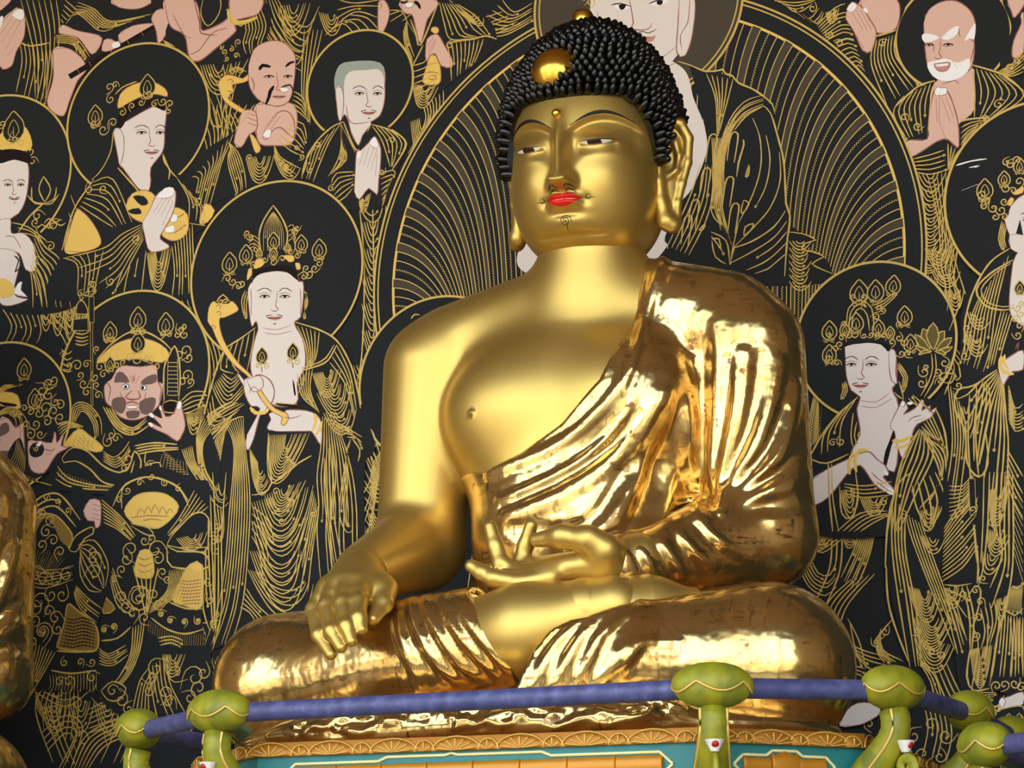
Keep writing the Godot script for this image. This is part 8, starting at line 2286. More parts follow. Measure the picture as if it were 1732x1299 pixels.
["Ll",3,0,-2637,1335,-2640,1312],
["Ll",3,0,-2624,1329,-2626,1311],
["Ll",3,0,-2610,1328,-2613,1310],
["Ll",3,0,-2597,1327,-2599,1309],
["Ll",3,0,-2583,1326,-2586,1308],
["Ll",3,0,-2570,1325,-2572,1307],
["Ll",3,0,-2556,1324,-2559,1306],
["Ll",3,0,-2319,1439,-2333,1383],
["Ll",3,0,-2320,1453,-2280,1429],
["Ll",3,0,-2305,1434,-2316,1378],
["Ll",3,0,-2313,1440,-2269,1418],
["Ll",3,0,-2291,1429,-2298,1372],
["Ll",3,0,-2306,1427,-2258,1408],
["Ll",3,0,-2277,1423,-2281,1367],
["Ll",3,0,-2300,1414,-2246,1397],
["Ll",3,0,-2263,1418,-2264,1361],
["Ll",3,0,-2293,1400,-2235,1386],
["Ll",3,0,-2248,1413,-2247,1356],
["Ll",3,0,-2286,1387,-2224,1376],
["Ll",3,0,-2234,1407,-2229,1351],
["Ll",3,0,-2280,1374,-2213,1365],
["Ll",3,0,-2220,1402,-2212,1345],
["Ll",3,0,-2273,1361,-2202,1354],
["Ll",3,0,-2206,1397,-2195,1340],
["Ll",3,0,-2266,1348,-2190,1344],
["Bl",5,2,-2317,1361,-2254,1357,-2159,1280,-2398,1459,-2396,1395,-2316,1333],
["Fk",0,0,-2400,1395,-2330,1404,-2336,1341,-2402,1331],
["Ll",5,0,-2400,1395,-2330,1404,-2336,1341,-2402,1331,-2400,1395],
["Sl",4,1,-2367,1347,-2350,1345],
["Sl",4,1,-2299,1310,-2282,1309],
["Sl",4,1,-2421,1318,-2403,1317],
["Sl",4,1,-2377,1401,-2361,1399],
["Bl",5,2,-2452,1420,-2473,1343,-2502,1296,-2420,1404,-2426,1347,-2447,1293],
["Bl",4,5,-2241,1661,-2187,1700,-2117,1694,-2223,1610,-2185,1614,-2131,1638],
["Bl",3,7,-2216,1609,-2169,1606,-2124,1645,-2207,1573,-2167,1556,-2122,1581],
["Bl",4,4,-2207,1594,-2201,1563,-2189,1527,-2174,1514,-2158,1525,-2145,1558,-2137,1589,-2183,1593,-2181,1583,-2178,1572,-2173,1568,-2168,1572,-2164,1582,-2162,1591],
["Bl",4,7,-2129,1581,-2158,1498,-2138,1356,-2090,1275,-2067,1548,-2126,1475,-2116,1368,-2059,1273],
["Bl",4,6,-2226,1454,-2193,1381,-2113,1270,-2180,1465,-2154,1378,-2083,1288],
["Pk",0,0,-2690,2055,-2678,2054,-2662,1677,-2671,1677],
["Ll",4,0,-2690,2055,-2678,2054],
["Ll",4,0,-2678,2054,-2662,1677],
["Ll",4,0,-2662,1677,-2671,1677],
["Ll",4,0,-2671,1677,-2690,2055],
["Pk",0,0,-2702,2167,-2676,2164,-2671,2049,-2695,2052],
["Ll",4,0,-2702,2167,-2676,2164],
["Ll",4,0,-2676,2164,-2671,2049],
["Ll",4,0,-2671,2049,-2695,2052],
["Ll",4,0,-2695,2052,-2702,2167],
["Sl",4,1,-2693,2195,-2665,2193],
["Sl",4,1,-2745,2186,-2731,2184],
["Sl",4,1,-2694,2225,-2680,2224],
["Bl",4,6,-2767,2128,-2779,2026,-2754,2017,-2710,2123,-2690,2018,-2706,2012],
["Pk",0,0,-2773,2070,-2704,2071,-2698,2015,-2775,2022],
["Ll",4,0,-2773,2070,-2704,2071],
["Ll",4,0,-2704,2071,-2698,2015],
["Ll",4,0,-2698,2015,-2775,2022],
["Ll",4,0,-2775,2022,-2773,2070],
["Fk",0,0,-2762,2098,-2759,2135,-2740,2155,-2715,2131,-2705,2089],
["Ll",4,0,-2762,2098,-2759,2135,-2740,2155,-2715,2131,-2705,2089,-2762,2098],
["Ll",4,0,-2753,2179,-2740,2148],
["Sl",4,-1,-2748,1862,-2719,1859],
["Sl",4,1,-2788,1865,-2769,1864],
["Sl",4,-1,-2712,1779,-2688,1777],
["Sl",4,1,-2695,1741,-2674,1739],
["Sl",4,1,-2730,1817,-2711,1815],
["Sl",4,1,-2657,1803,-2636,1802],
["Sl",4,-1,-2648,1766,-2630,1765],
["Sl",4,1,-2638,1722,-2619,1720],
["Sl",4,-1,-2654,1927,-2638,1926],
["Sl",4,-1,-2815,1919,-2800,1918],
["Sl",4,1,-2700,1865,-2682,1864],
["Ll",5,0,-2828,1942,-2799,1918,-2775,1930],
["Ll",5,0,-2762,2010,-2729,2000,-2697,2006],
["Ll",5,0,-2827,1913,-2798,1891,-2774,1901],
["Ll",5,0,-2762,1994,-2729,1983,-2697,1989],
["Ll",5,0,-2826,1883,-2797,1865,-2773,1871],
["Ll",5,0,-2761,1977,-2728,1967,-2696,1973],
["Ll",5,0,-2824,1854,-2795,1838,-2771,1842],
["Ll",5,0,-2760,1961,-2727,1951,-2695,1957],
["Fk",0,0,-2750,1331,-2615,1272,-2551,1317,-2380,1394,-2162,1320,-2086,1276,-2087,939,-2108,921,-2106,673,-2066,576,-2071,388,-2299,284,-2570,408,-2602,658,-2578,869,-2731,1132],
["Fg",0,0,-2493,1205,-2451,1262,-2376,1278,-2289,1261,-2234,1208,-2264,1162,-2327,1122,-2393,1136,-2447,1149],
["Ll",5,0,-2493,1205,-2451,1262,-2376,1278,-2289,1261,-2234,1208,-2264,1162,-2327,1122,-2393,1136,-2447,1149,-2493,1205],
["Lr",3,0,-2432,1180,-2415,1210,-2394,1189],
["Lr",3,0,-2397,1184,-2380,1218,-2360,1187],
["Lr",3,0,-2363,1187,-2346,1225,-2325,1185],
["Lr",3,0,-2328,1179,-2311,1213,-2291,1183],
["Lr",3,0,-2294,1171,-2276,1201,-2256,1181],
["Lr",3,0,-2459,1174,-2372,1178,-2275,1167],
["Lr",3,0,-2404,1156,-2361,1163,-2307,1153],
["Ll",6,0,-2548,1229,-2497,1314,-2378,1345,-2247,1297,-2186,1225],
["Ll",6,0,-2504,1216,-2497,1314,-2378,1345,-2247,1297,-2185,1205],
["Sl",4,1,-2480,1293,-2464,1292],
["Sl",4,1,-2421,1323,-2406,1322],
["Sl",4,1,-2302,1315,-2286,1314],
["Sl",4,1,-2236,1286,-2221,1285],
["Sl",4,1,-2367,1346,-2352,1345],
["Sl",4,1,-2516,1256,-2501,1255],
["Ll",4,0,-2458,1149,-2371,1124,-2348,1089,-2391,1101,-2458,1140],
["Bl",4,7,-2604,1262,-2502,1177,-2434,1094,-2589,1163,-2522,1129,-2455,1076],
["Bl",4,6,-2161,1272,-2222,1169,-2283,1095,-2095,1199,-2157,1155,-2272,1075],
["Fk",0,0,-2282,1046,-2262,1084,-2158,1174,-2093,1151,-2090,1054,-2110,1007],
["Ll",5,0,-2282,1046,-2262,1084,-2158,1174,-2093,1151,-2090,1054,-2110,1007,-2282,1046],
["Bl",4,6,-2240,1073,-2219,1049,-2188,1025,-2153,1019,-2123,1034,-2105,1065,-2097,1093,-2190,1080,-2184,1073,-2174,1065,-2164,1064,-2155,1068,-2149,1078,-2147,1086],
["Fk",0,0,-2282,1046,-2238,1019,-2110,1002,-2092,939,-2257,953,-2281,1007],
["Ll",6,0,-2282,1046,-2238,1019,-2110,1002,-2092,939,-2257,953,-2281,1007,-2282,1046],
["Bl",4,2,-2238,1015,-2174,1016,-2099,1002,-2228,1033,-2175,1030,-2095,1025],
["Fg",0,0,-2410,1030,-2367,1032,-2347,992,-2347,915,-2428,924,-2430,977],
["Ll",4,0,-2410,1030,-2367,1032,-2347,992,-2347,915,-2428,924,-2430,977,-2410,1030],
["Fg",0,0,-2253,813,-2213,898,-2172,958,-2114,950,-2114,778,-2167,778],
["Ll",5,0,-2253,813,-2213,898,-2172,958,-2114,950,-2114,778,-2167,778,-2253,813],
["FG",0,0,-2588,860,-2554,829,-2520,789,-2574,772],
["Ll",4,0,-2588,860,-2554,829,-2520,789,-2574,772,-2588,860],
["Lr",3,0,-2224,898,-2181,886,-2117,892],
["Lr",3,0,-2177,948,-2232,812],
["Lr",3,0,-2221,883,-2180,873,-2117,878],
["Lr",3,0,-2169,944,-2217,808],
["Lr",3,0,-2218,867,-2180,859,-2117,864],
["Lr",3,0,-2160,940,-2202,803],
["Lr",3,0,-2216,852,-2180,846,-2116,849],
["Lr",3,0,-2152,935,-2187,798],
["Lr",3,0,-2213,836,-2179,833,-2116,835],
["Lr",3,0,-2143,931,-2172,794],
["Lr",3,0,-2211,821,-2179,819,-2115,821],
["Lr",3,0,-2134,927,-2157,789],
["Lr",3,0,-2208,805,-2178,806,-2115,806],
["Lr",3,0,-2126,923,-2142,785],
["Lr",3,0,-2205,790,-2178,792,-2115,792],
["Lr",3,0,-2117,918,-2127,780],
["Lr",3,0,-2420,1006,-2387,989,-2350,1002],
["Lr",3,0,-2419,979,-2386,962,-2349,975],
["Lr",3,0,-2418,951,-2385,935,-2348,948],
["Bl",5,5,-2441,968,-2392,821,-2373,743,-2322,952,-2349,818,-2378,734],
["Sl",4,1,-2409,831,-2366,829],
["Sl",4,-1,-2409,831,-2385,830],
["Ll",5,0,-2457,834,-2437,876,-2383,873,-2355,828,-2380,782,-2434,784,-2457,834],
["Sl",4,-1,-2454,1037,-2411,1034],
["Sl",4,-1,-2474,999,-2442,997],
["Sl",4,1,-2335,1030,-2292,1027],
["Sl",4,-1,-2323,991,-2291,989],
["Sl",4,-1,-2490,835,-2457,834],
["Sl",4,-1,-2467,796,-2439,794],
["Sl",4,-1,-2339,837,-2307,835],
["Sl",4,-1,-2316,798,-2289,796],
["Sl",4,1,-2433,765,-2401,763],
["Sl",4,-1,-2379,743,-2351,742],
["Sl",4,-1,-2390,1072,-2367,1071],
["Sl",4,1,-2358,1080,-2337,1079],
["Sl",4,-1,-2494,952,-2470,951],
["Sl",4,-1,-2300,931,-2276,930],
["Sl",4,1,-2525,915,-2508,914],
["Sl",4,-1,-2277,901,-2260,900],
["Bl",4,4,-2547,916,-2510,808,-2433,755,-2538,964,-2490,855,-2423,784],
["Bl",3,10,-2193,945,-2232,831,-2358,761,-2268,939,-2276,853,-2348,790],
["Ll",6,0,-2347,742,-2270,690,-2185,667,-2101,682],
["Ll",6,0,-2263,804,-2188,774,-2109,768],
["Ll",6,0,-2580,657,-2505,663,-2442,708],
["Sl",4,1,-2299,756,-2281,755],
["Sl",4,1,-2299,756,-2290,756],
["Sl",4,1,-2255,727,-2237,727],
["Sl",4,1,-2255,727,-2247,727],
["Sl",4,1,-2191,717,-2173,716],
["Sl",4,1,-2191,717,-2183,716],
["Sl",4,1,-2128,719,-2110,718],
["Sl",4,1,-2128,719,-2120,719],
["Sl",4,1,-2566,704,-2547,703],
["Sl",4,1,-2566,704,-2557,704],
["Sl",4,1,-2523,712,-2504,711],
["Sl",4,1,-2523,712,-2514,711],
["Ll",2,0,-2357,732,-2360,685],
["Ll",2,0,-2346,726,-2349,678],
["Ll",2,0,-2335,720,-2338,672],
["Ll",2,0,-2324,714,-2327,666],
["Ll",2,0,-2313,707,-2316,660],
["Ll",2,0,-2302,701,-2305,653],
["Ll",2,0,-2292,695,-2294,647],
["Ll",2,0,-2281,689,-2283,641],
["Ll",2,0,-2270,682,-2273,635],
["Ll",2,0,-2259,676,-2262,629],
["Ll",2,0,-2248,670,-2251,622],
["Ll",2,0,-2238,669,-2240,620],
["Ll",2,0,-2227,669,-2230,620],
["Ll",2,0,-2216,668,-2219,619],
["Ll",2,0,-2206,668,-2209,619],
["Ll",2,0,-2195,667,-2198,618],
["Ll",2,0,-2185,667,-2187,618],
["Ll",2,0,-2174,666,-2177,617],
["Ll",2,0,-2163,666,-2166,617],
["Ll",2,0,-2153,665,-2156,616],
["Ll",2,0,-2142,665,-2145,616],
["Ll",2,0,-2132,664,-2135,615],
["Ll",2,0,-2121,664,-2124,615],
["Ll",2,0,-2111,663,-2113,614],
["Ll",2,0,-2100,663,-2103,614],
["Ll",2,0,-2090,662,-2092,613],
["Bl",5,5,-2431,707,-2438,593,-2488,500,-2519,472,-2378,724,-2395,610,-2435,516,-2486,461],
["Fk",0,0,-2572,446,-2519,482,-2454,451,-2484,404,-2538,406],
["Ll",5,0,-2572,446,-2519,482,-2454,451,-2484,404,-2538,406,-2572,446],
["Sl",4,1,-2518,444,-2490,443],
["Bl",5,3,-2312,654,-2248,660,-2194,639,-2300,625,-2247,632,-2204,611],
["Bl",4,6,-2350,532,-2324,398,-2300,312,-2267,585,-2252,471,-2174,336],
["Bl",4,6,-2288,586,-2280,548,-2265,505,-2242,489,-2217,503,-2196,544,-2182,581,-2251,584,-2249,573,-2244,560,-2237,555,-2230,560,-2223,572,-2219,583],
["Sl",4,1,-2318,530,-2275,529],
["Sl",4,1,-2338,493,-2306,492],
["Sl",4,1,-2272,424,-2236,423],
["Sl",4,-1,-2222,507,-2180,506],
["Sl",4,-1,-2137,485,-2084,483],
["Sl",4,-1,-2115,437,-2073,435],
["Sl",4,1,-2250,386,-2218,385],
["Sl",4,-1,-2347,437,-2319,436],
["Sl",4,-1,-2095,502,-2064,501],
["Sl",4,-1,-2155,401,-2124,400],
["Sl",4,-1,-2474,404,-2441,403],
["Sl",4,1,-2440,365,-2414,364],
["Bl",4,5,-2419,364,-2391,477,-2350,532,-2343,342,-2347,437,-2317,492],
["Bl",4,6,-2590,628,-2545,598,-2461,632,-2587,561,-2522,549,-2448,593],
["Bl",5,4,-2108,921,-2103,767,-2069,671,-2085,1247,-2066,957,-2048,670],
["Bl",5,3,-2056,594,-2019,763,-2027,1050,-2014,1339,-2047,651,-2053,860,-2061,1149,-2077,1344],
["Sl",4,1,-2051,698,-2030,697],
["Sl",4,-1,-2064,1052,-2043,1051],
["Sl",4,1,-2050,1109,-2028,1108],
["Sl",4,-1,-2085,881,-2064,880],
["Sl",4,1,-2073,804,-2052,803],
]],
["painted_figure","second pink faced guardian cut off by the left edge with a raised hand",[
["Ck",8,0,-3109,1656,340],
["Fk",0,0,-3133,1732,-2983,1669,-2915,1613,-2818,1620,-2798,1531,-2826,1425,-2952,1362,-3007,1330,-3113,1337],
["Fp",0,0,-3129,1644,-3080,1654,-3037,1607,-3005,1627,-2995,1575,-2990,1487,-3031,1490,-3072,1486,-3119,1453],
["Lr",4,0,-3129,1644,-3080,1654,-3037,1607,-3005,1627,-2995,1575,-2990,1487,-3031,1490,-3072,1486,-3119,1453,-3129,1644],
["Fv",0,0,-3122,1511,-3073,1508,-3033,1520,-3022,1475,-3071,1471,-3121,1482],
["Fv",0,0,-3126,1585,-3112,1628,-3079,1632,-3069,1595,-3109,1576],
["FW",0,0,-3125,1574,-3109,1573,-3112,1555,-3124,1552],
["Ld",2,0,-3125,1574,-3109,1573,-3112,1555,-3124,1552,-3125,1574],
["Fk",0,0,-3072,1493,-3018,1562,-2986,1487,-2985,1364,-3066,1370],
["Bl",2,8,-3027,1563,-3039,1491,-3070,1442,-2986,1487,-2987,1415,-3017,1359],
["Lr",3,0,-3029,1621,-3012,1598,-3018,1548],
["Fg",0,0,-3133,1717,-3135,1769,-3086,1772,-3036,1754,-3017,1693,-3058,1697,-3083,1706],
["Lr",3,0,-3133,1717,-3135,1769,-3086,1772,-3036,1754,-3017,1693,-3058,1697,-3083,1706,-3133,1717],
["Fd",0,0,-3133,1732,-3100,1726,-3042,1714,-3042,1703,-3099,1711],
["Ol",4,0,-3006,1825,-3011,1917],
["Ol",4,0,-2947,1688,-2951,1776],
["Bl",4,4,-3136,1776,-3104,1803,-3030,1797,-3135,1762,-3087,1787,-3013,1800],
["Bl",3,6,-3130,1666,-3081,1677,-3039,1644,-3037,1607,-3131,1680,-3066,1705,-2990,1648,-2978,1574],
["Sl",4,-1,-2914,1766,-2881,1763],
["Sl",4,-1,-2883,1793,-2853,1790],
["Sl",4,1,-2859,1805,-2834,1803],
["Sl",4,-1,-2920,1730,-2893,1728],
["Sl",4,1,-2880,1741,-2853,1739],
["Sl",4,1,-2846,1709,-2822,1707],
["Sl",4,1,-2894,1684,-2861,1681],
["Sl",4,-1,-2853,1666,-2823,1664],
["Sl",4,-1,-2821,1693,-2797,1691],
["Sl",4,-1,-2926,1664,-2901,1663],
["Sl",4,-1,-2819,1634,-2790,1632],
["Sl",4,-1,-2883,1625,-2859,1623],
["Sl",4,-1,-2967,1675,-2945,1673],
["Sl",4,-1,-3000,1692,-2984,1691],
["Sl",4,-1,-3024,1672,-3009,1671],
["Sl",4,-1,-3057,1675,-3043,1674],
["Sl",4,1,-2939,1615,-2915,1613],
["Sl",4,1,-2988,1618,-2969,1617],
["Sl",4,-1,-2962,1573,-2937,1571],
["Sl",4,-1,-2913,1569,-2892,1567],
["Fp",0,0,-2973,1544,-2932,1541,-2910,1540,-2855,1528,-2845,1575,-2836,1563,-2830,1526,-2807,1554,-2799,1550,-2809,1511,-2773,1501,-2828,1476,-2858,1435,-2889,1397,-2938,1404,-2964,1442],
["Lr",4,0,-2973,1544,-2932,1541,-2910,1540,-2855,1528,-2845,1575,-2836,1563,-2830,1526,-2807,1554,-2799,1550,-2809,1511,-2773,1501,-2828,1476,-2858,1435,-2889,1397,-2938,1404,-2964,1442,-2973,1544],
["Fk",0,0,-2965,1507,-2948,1532,-2911,1532,-2890,1502,-2905,1474,-2937,1469,-2958,1481],
["Sl",4,1,-2931,1508,-2919,1508],
["FW",0,0,-2934,1523,-2916,1540,-2902,1535,-2915,1515],
["Lr",2,0,-2934,1523,-2916,1540,-2902,1535,-2915,1515,-2934,1523],
["Lr",4,0,-2890,1502,-2853,1492,-2837,1505],
["Lr",4,0,-2885,1480,-2852,1477],
["Bl",4,5,-2834,1606,-2786,1617,-2704,1589,-2815,1547,-2769,1587,-2728,1584],
["Bl",4,5,-3040,1339,-2969,1370,-2846,1340,-3067,1384,-2994,1401,-2952,1369],
["Fk",0,0,-2992,1257,-2929,1343,-2793,1304,-2699,1169,-2684,1060,-2608,1085,-2549,965,-2556,868,-2603,696,-2596,504,-2680,450,-2822,456,-2935,518,-2964,909],
["Fp",0,0,-2688,1218,-2659,1265,-2609,1257,-2601,1193,-2605,1149,-2627,1140,-2633,1170,-2666,1175],
["Lr",4,0,-2688,1218,-2659,1265,-2609,1257,-2601,1193,-2605,1149,-2627,1140,-2633,1170,-2666,1175,-2688,1218],
["Lr",4,0,-2647,1245,-2608,1233],
["Lr",4,0,-2646,1225,-2608,1213],
["Lr",4,0,-2646,1205,-2607,1193],
["Lr",4,0,-2645,1186,-2606,1173],
["FG",0,0,-2937,1036,-2932,1174,-2890,1216,-2822,1207,-2753,1143,-2735,1103,-2750,1064,-2813,999],
["Ll",5,0,-2937,1036,-2932,1174,-2890,1216,-2822,1207,-2753,1143,-2735,1103,-2750,1064,-2813,999,-2937,1036],
["Fk",0,0,-2926,1045,-2909,1153,-2867,1200,-2820,1147,-2795,1097,-2749,1054,-2769,997,-2868,983],
["Bl",6,3,-2956,1077,-2923,1213,-2824,1247,-2720,1151,-2979,1108,-2936,1264,-2815,1301,-2700,1179],
["Sl",4,1,-2762,1223,-2747,1222],
["Sl",4,1,-2814,1266,-2798,1265],
["Sl",4,1,-2871,1289,-2855,1288],
["Sl",4,1,-2925,1263,-2910,1262],
["Sl",4,1,-2901,1232,-2886,1231],
["FG",0,0,-2792,638,-2758,743,-2745,820,-2694,788,-2604,716,-2600,619,-2698,619],
["Ll",5,0,-2792,638,-2758,743,-2745,820,-2694,788,-2604,716,-2600,619,-2698,619,-2792,638],
["Ld",4,0,-2753,762,-2715,750,-2671,758,-2605,735],
["Ld",4,0,-2756,747,-2714,736,-2671,743,-2604,722],
["Ld",4,0,-2759,733,-2713,721,-2670,729,-2604,708],
["Ld",4,0,-2761,719,-2713,707,-2669,714,-2603,695],
["Ld",4,0,-2764,704,-2712,692,-2669,700,-2603,681],
["Ld",4,0,-2767,690,-2711,677,-2668,685,-2602,667],
["Ld",4,0,-2769,675,-2711,663,-2668,671,-2602,654],
["Ld",4,0,-2772,661,-2710,648,-2667,656,-2601,641],
["Ld",4,0,-2775,647,-2710,634,-2666,642,-2601,627],
["Ld",3,0,-2744,810,-2775,637],
["Ld",3,0,-2730,800,-2758,635],
["Ld",3,0,-2715,791,-2740,633],
["Ld",3,0,-2701,781,-2723,632],
["Ld",3,0,-2686,772,-2705,630],
["Ld",3,0,-2671,763,-2688,628],
["Ld",3,0,-2657,753,-2670,626],
["Ld",3,0,-2642,744,-2653,625],
["Ld",3,0,-2628,734,-2635,623],
["Ld",3,0,-2613,725,-2618,621],
["Fk",0,0,-2749,1054,-2719,1112,-2643,1146,-2637,1116,-2674,1099,-2716,1043],
["Ll",5,0,-2749,1054,-2719,1112,-2643,1146,-2637,1116,-2674,1099,-2716,1043,-2749,1054],
["Bl",4,7,-2706,1072,-2630,1087,-2560,985,-2568,888,-2694,1041,-2690,943,-2643,873,-2588,865],
["Sl",4,1,-2627,1008,-2590,1006],
["Sl",4,-1,-2624,949,-2587,947],
["Sl",4,1,-2639,1038,-2615,1037],
["Bl",4,6,-2719,867,-2684,797,-2605,735,-2710,896,-2642,834,-2580,792],
["Ll",6,0,-2791,623,-2698,614,-2600,615],
["Ll",6,0,-2815,542,-2716,524,-2597,533],
["Sl",4,1,-2751,573,-2732,572],
["Sl",4,1,-2674,570,-2656,569],
["Sl",4,1,-2620,567,-2601,567],
["Ll",2,0,-2961,1077,-2950,987],
["Ll",2,0,-2951,1064,-2945,985],
["Ll",2,0,-2940,1052,-2939,983],
["Ll",2,0,-2929,1039,-2933,981],
["Ll",2,0,-2919,1027,-2928,978],
["Ll",2,0,-2911,1074,-2922,976],
["Ll",2,0,-2900,1061,-2916,974],
["Ll",2,0,-2890,1049,-2911,971],
["Ll",2,0,-2879,1036,-2905,969],
["Ll",2,0,-2869,1024,-2899,967],
["Ll",2,0,-2861,1071,-2894,965],
["Ll",2,0,-2850,1058,-2888,962],
["Ll",2,0,-2840,1046,-2882,960],
["Ll",2,0,-2829,1034,-2877,958],
["Ll",2,0,-2819,1021,-2871,955],
["Ll",2,0,-2811,1068,-2865,953],
["Ll",2,0,-2800,1055,-2860,951],
["Ll",2,0,-2790,1043,-2854,949],
["Ll",2,0,-2779,1031,-2848,946],
["Ll",2,0,-2769,1018,-2843,944],
["Sl",4,1,-2911,956,-2867,953],
["Sl",4,1,-2866,934,-2828,931],
["Sl",4,1,-2811,940,-2773,938],
["Sl",4,1,-2756,947,-2723,945],
["Sl",4,1,-2883,837,-2835,834],
["Sl",4,-1,-2904,808,-2866,806],
["Sl",4,1,-2829,863,-2796,861],
["Sl",4,-1,-2774,860,-2741,858],
["Sl",4,1,-2861,709,-2810,706],
["Sl",4,1,-2861,709,-2830,707],
["Sl",4,1,-2861,709,-2845,708],
["Sl",4,1,-2902,759,-2873,758],
["Sl",4,1,-2803,764,-2770,763],
["Sl",4,1,-2837,795,-2809,794],
["Sl",4,1,-2790,715,-2763,714],
["Sl",4,1,-2909,672,-2882,671],
["Sl",4,1,-2725,490,-2697,489],
["Sl",4,1,-2617,505,-2589,504],
["Sl",4,1,-2769,492,-2747,491],
["Sl",4,1,-2890,1221,-2867,1220],
["Sl",4,-1,-2844,1188,-2817,1187],
["Sl",4,1,-2864,1140,-2835,1138],
["Sl",4,-1,-2829,1099,-2802,1097],
["Sl",4,1,-2883,1082,-2857,1080],
["Sl",4,-1,-2793,1047,-2764,1046],
["Bl",3,6,-2936,1006,-2867,973,-2735,975,-2965,929,-2864,894,-2722,926],
["Bl",4,9,-2796,619,-2848,534,-2919,421,-2920,673,-2926,566,-2954,461],
["Bl",2,16,-2820,523,-2812,484,-2822,456,-2596,523,-2595,475,-2593,447],
["Bl",4,5,-2756,453,-2763,358,-2780,244,-2680,450,-2676,355,-2682,241],
["Bl",4,4,-2888,459,-2841,380,-2774,358,-2885,401,-2827,322,-2782,301],
]],
["painted_figure","pale crowned bodhisattva holding a gold lotus flower beside the statue",[
["Ck",8,0,767,1664,315],
["Fk",0,0,487,1218,544,1304,618,1389,692,1446,853,1460,992,1395,1030,1250,1031,1039,887,909,489,933],
["Fk",0,0,777,776,809,967,892,1093,1014,1076,1023,866,868,392,852,419],
["Bl",4,3,856,1568,888,1507,870,1450,844,1560,872,1508,860,1460],
["Bl",4,3,644,1513,651,1476,633,1442,632,1505,634,1478,623,1452],
["Fw",0,0,646,1649,653,1667,725,1661,805,1645,818,1616,844,1605,845,1497,827,1471,834,1444,850,1389,834,1167,798,1152,667,1206,668,1250,696,1302,686,1401,701,1445,666,1475,649,1531,647,1586],
["Lr",4,0,646,1649,653,1667,725,1661,805,1645,818,1616,844,1605,845,1497,827,1471,834,1444,850,1389,834,1167,798,1152,667,1206,668,1250,696,1302,686,1401,701,1445,666,1475,649,1531,647,1586,646,1649],
["Fd",0,0,644,1650,654,1676,717,1675,788,1664,823,1634,813,1617,788,1646,716,1660,658,1653],
["Fw",0,0,818,1616,836,1624,847,1596,842,1533,847,1488,827,1498,818,1544],
["Lr",3,0,818,1616,836,1624,847,1596,842,1533,847,1488,827,1498,818,1544,818,1616],
["Ld",4,0,649,1576,664,1582,678,1580,690,1574],
["Lr",2,0,651,1575,670,1570,688,1572],
["Fd",0,0,665,1581,675,1580,674,1573,665,1573],
["Ld",3,0,642,1599,662,1609,681,1607,697,1592],
["Lr",2,0,647,1586,670,1592,693,1582],
["Ld",4,0,724,1569,741,1576,758,1573,772,1567],
["Lr",2,0,727,1568,748,1564,769,1566],
["Fd",0,0,743,1575,753,1574,752,1566,744,1567],
["Ld",3,0,723,1590,740,1602,761,1600,779,1585],
["Lr",2,0,722,1580,749,1585,774,1575],
["Lr",3,0,717,1596,714,1558,708,1538,719,1522,709,1516,696,1517,691,1526],
["Fm",0,0,674,1493,693,1497,703,1494,714,1495,730,1488,713,1480,693,1482],
["Ld",3,0,673,1494,695,1489,712,1488,732,1489],
["Ln",4,0,669,1498,676,1500,695,1504],
["Ln",4,0,736,1493,729,1496,712,1502],
["Ln",4,0,697,1465,704,1467,709,1464],
["Lr",2,0,700,1432,763,1422,817,1454],
["Lr",2,0,700,1411,762,1400,825,1431],
["Fk",0,0,626,1669,657,1785,694,1828,748,1823,791,1737,843,1705,859,1640,770,1657],
["Ol",4,0,708,1817,710,1914],
["Ol",4,0,773,1821,775,1907],
["Ol",4,0,839,1842,850,1918],
["Ol",4,0,586,1682,588,1760],
["Ol",4,0,583,1591,585,1664],
["Ol",4,0,884,1715,886,1792],
["Ol",4,0,902,1609,905,1677],
["Ol",4,0,692,1705,695,1782],
["Ol",4,0,780,1683,782,1747],
["Ol",4,0,647,1695,648,1745],
["Ol",4,0,826,1670,827,1715],
["Bl",4,3,655,1731,666,1803,712,1831,756,1795,763,1703,673,1711,684,1774,712,1799,738,1769,745,1704],
["Sl",4,1,690,1696,707,1694],
["Sl",4,1,722,1688,734,1687],
["Sl",4,1,749,1688,761,1687],
["Sl",4,1,775,1684,788,1682],
["Sl",4,1,802,1679,815,1678],
["Sl",4,-1,663,1693,676,1692],
["Sl",4,1,636,1687,652,1685],
["Sl",4,-1,626,1660,641,1659],
["Sl",4,1,832,1651,847,1650],
["Sl",4,-1,860,1667,876,1666],
["Sl",4,-1,877,1647,893,1646],
["Sl",4,-1,893,1601,909,1599],
["Sl",4,1,866,1603,881,1602],
["Sl",4,-1,608,1644,622,1642],
["Sl",4,1,579,1605,596,1604],
["Sl",4,1,615,1588,629,1587],
["Sl",4,1,783,1792,799,1791],
["Sl",4,1,801,1781,813,1780],
["Sl",4,-1,773,1757,788,1755],
["Sl",4,1,726,1843,739,1842],
["Sl",4,-1,686,1847,697,1846],
["Sl",4,-1,862,1721,874,1720],
["Sl",4,-1,647,1741,659,1739],
["Sl",4,1,582,1701,595,1699],
["Bl",4,3,757,1804,802,1818,848,1850,774,1784,810,1799,857,1838],
["Fo",0,0,991,1610,948,1641,954,1695,984,1665],
["Ll",4,0,991,1610,948,1641,954,1695,984,1665,991,1610],
["Fo",0,0,991,1610,1027,1625,1037,1678,1006,1663],
["Ll",4,0,991,1610,1027,1625,1037,1678,1006,1663,991,1610],
["Fo",0,0,991,1606,966,1667,995,1714,1015,1662],
["Ll",4,0,991,1606,966,1667,995,1714,1015,1662,991,1606],
["Fo",0,0,982,1602,938,1624,922,1675,957,1649],
["Ll",4,0,982,1602,938,1624,922,1675,957,1649,982,1602],
["Fo",0,0,999,1601,1044,1615,1063,1649,1027,1639],
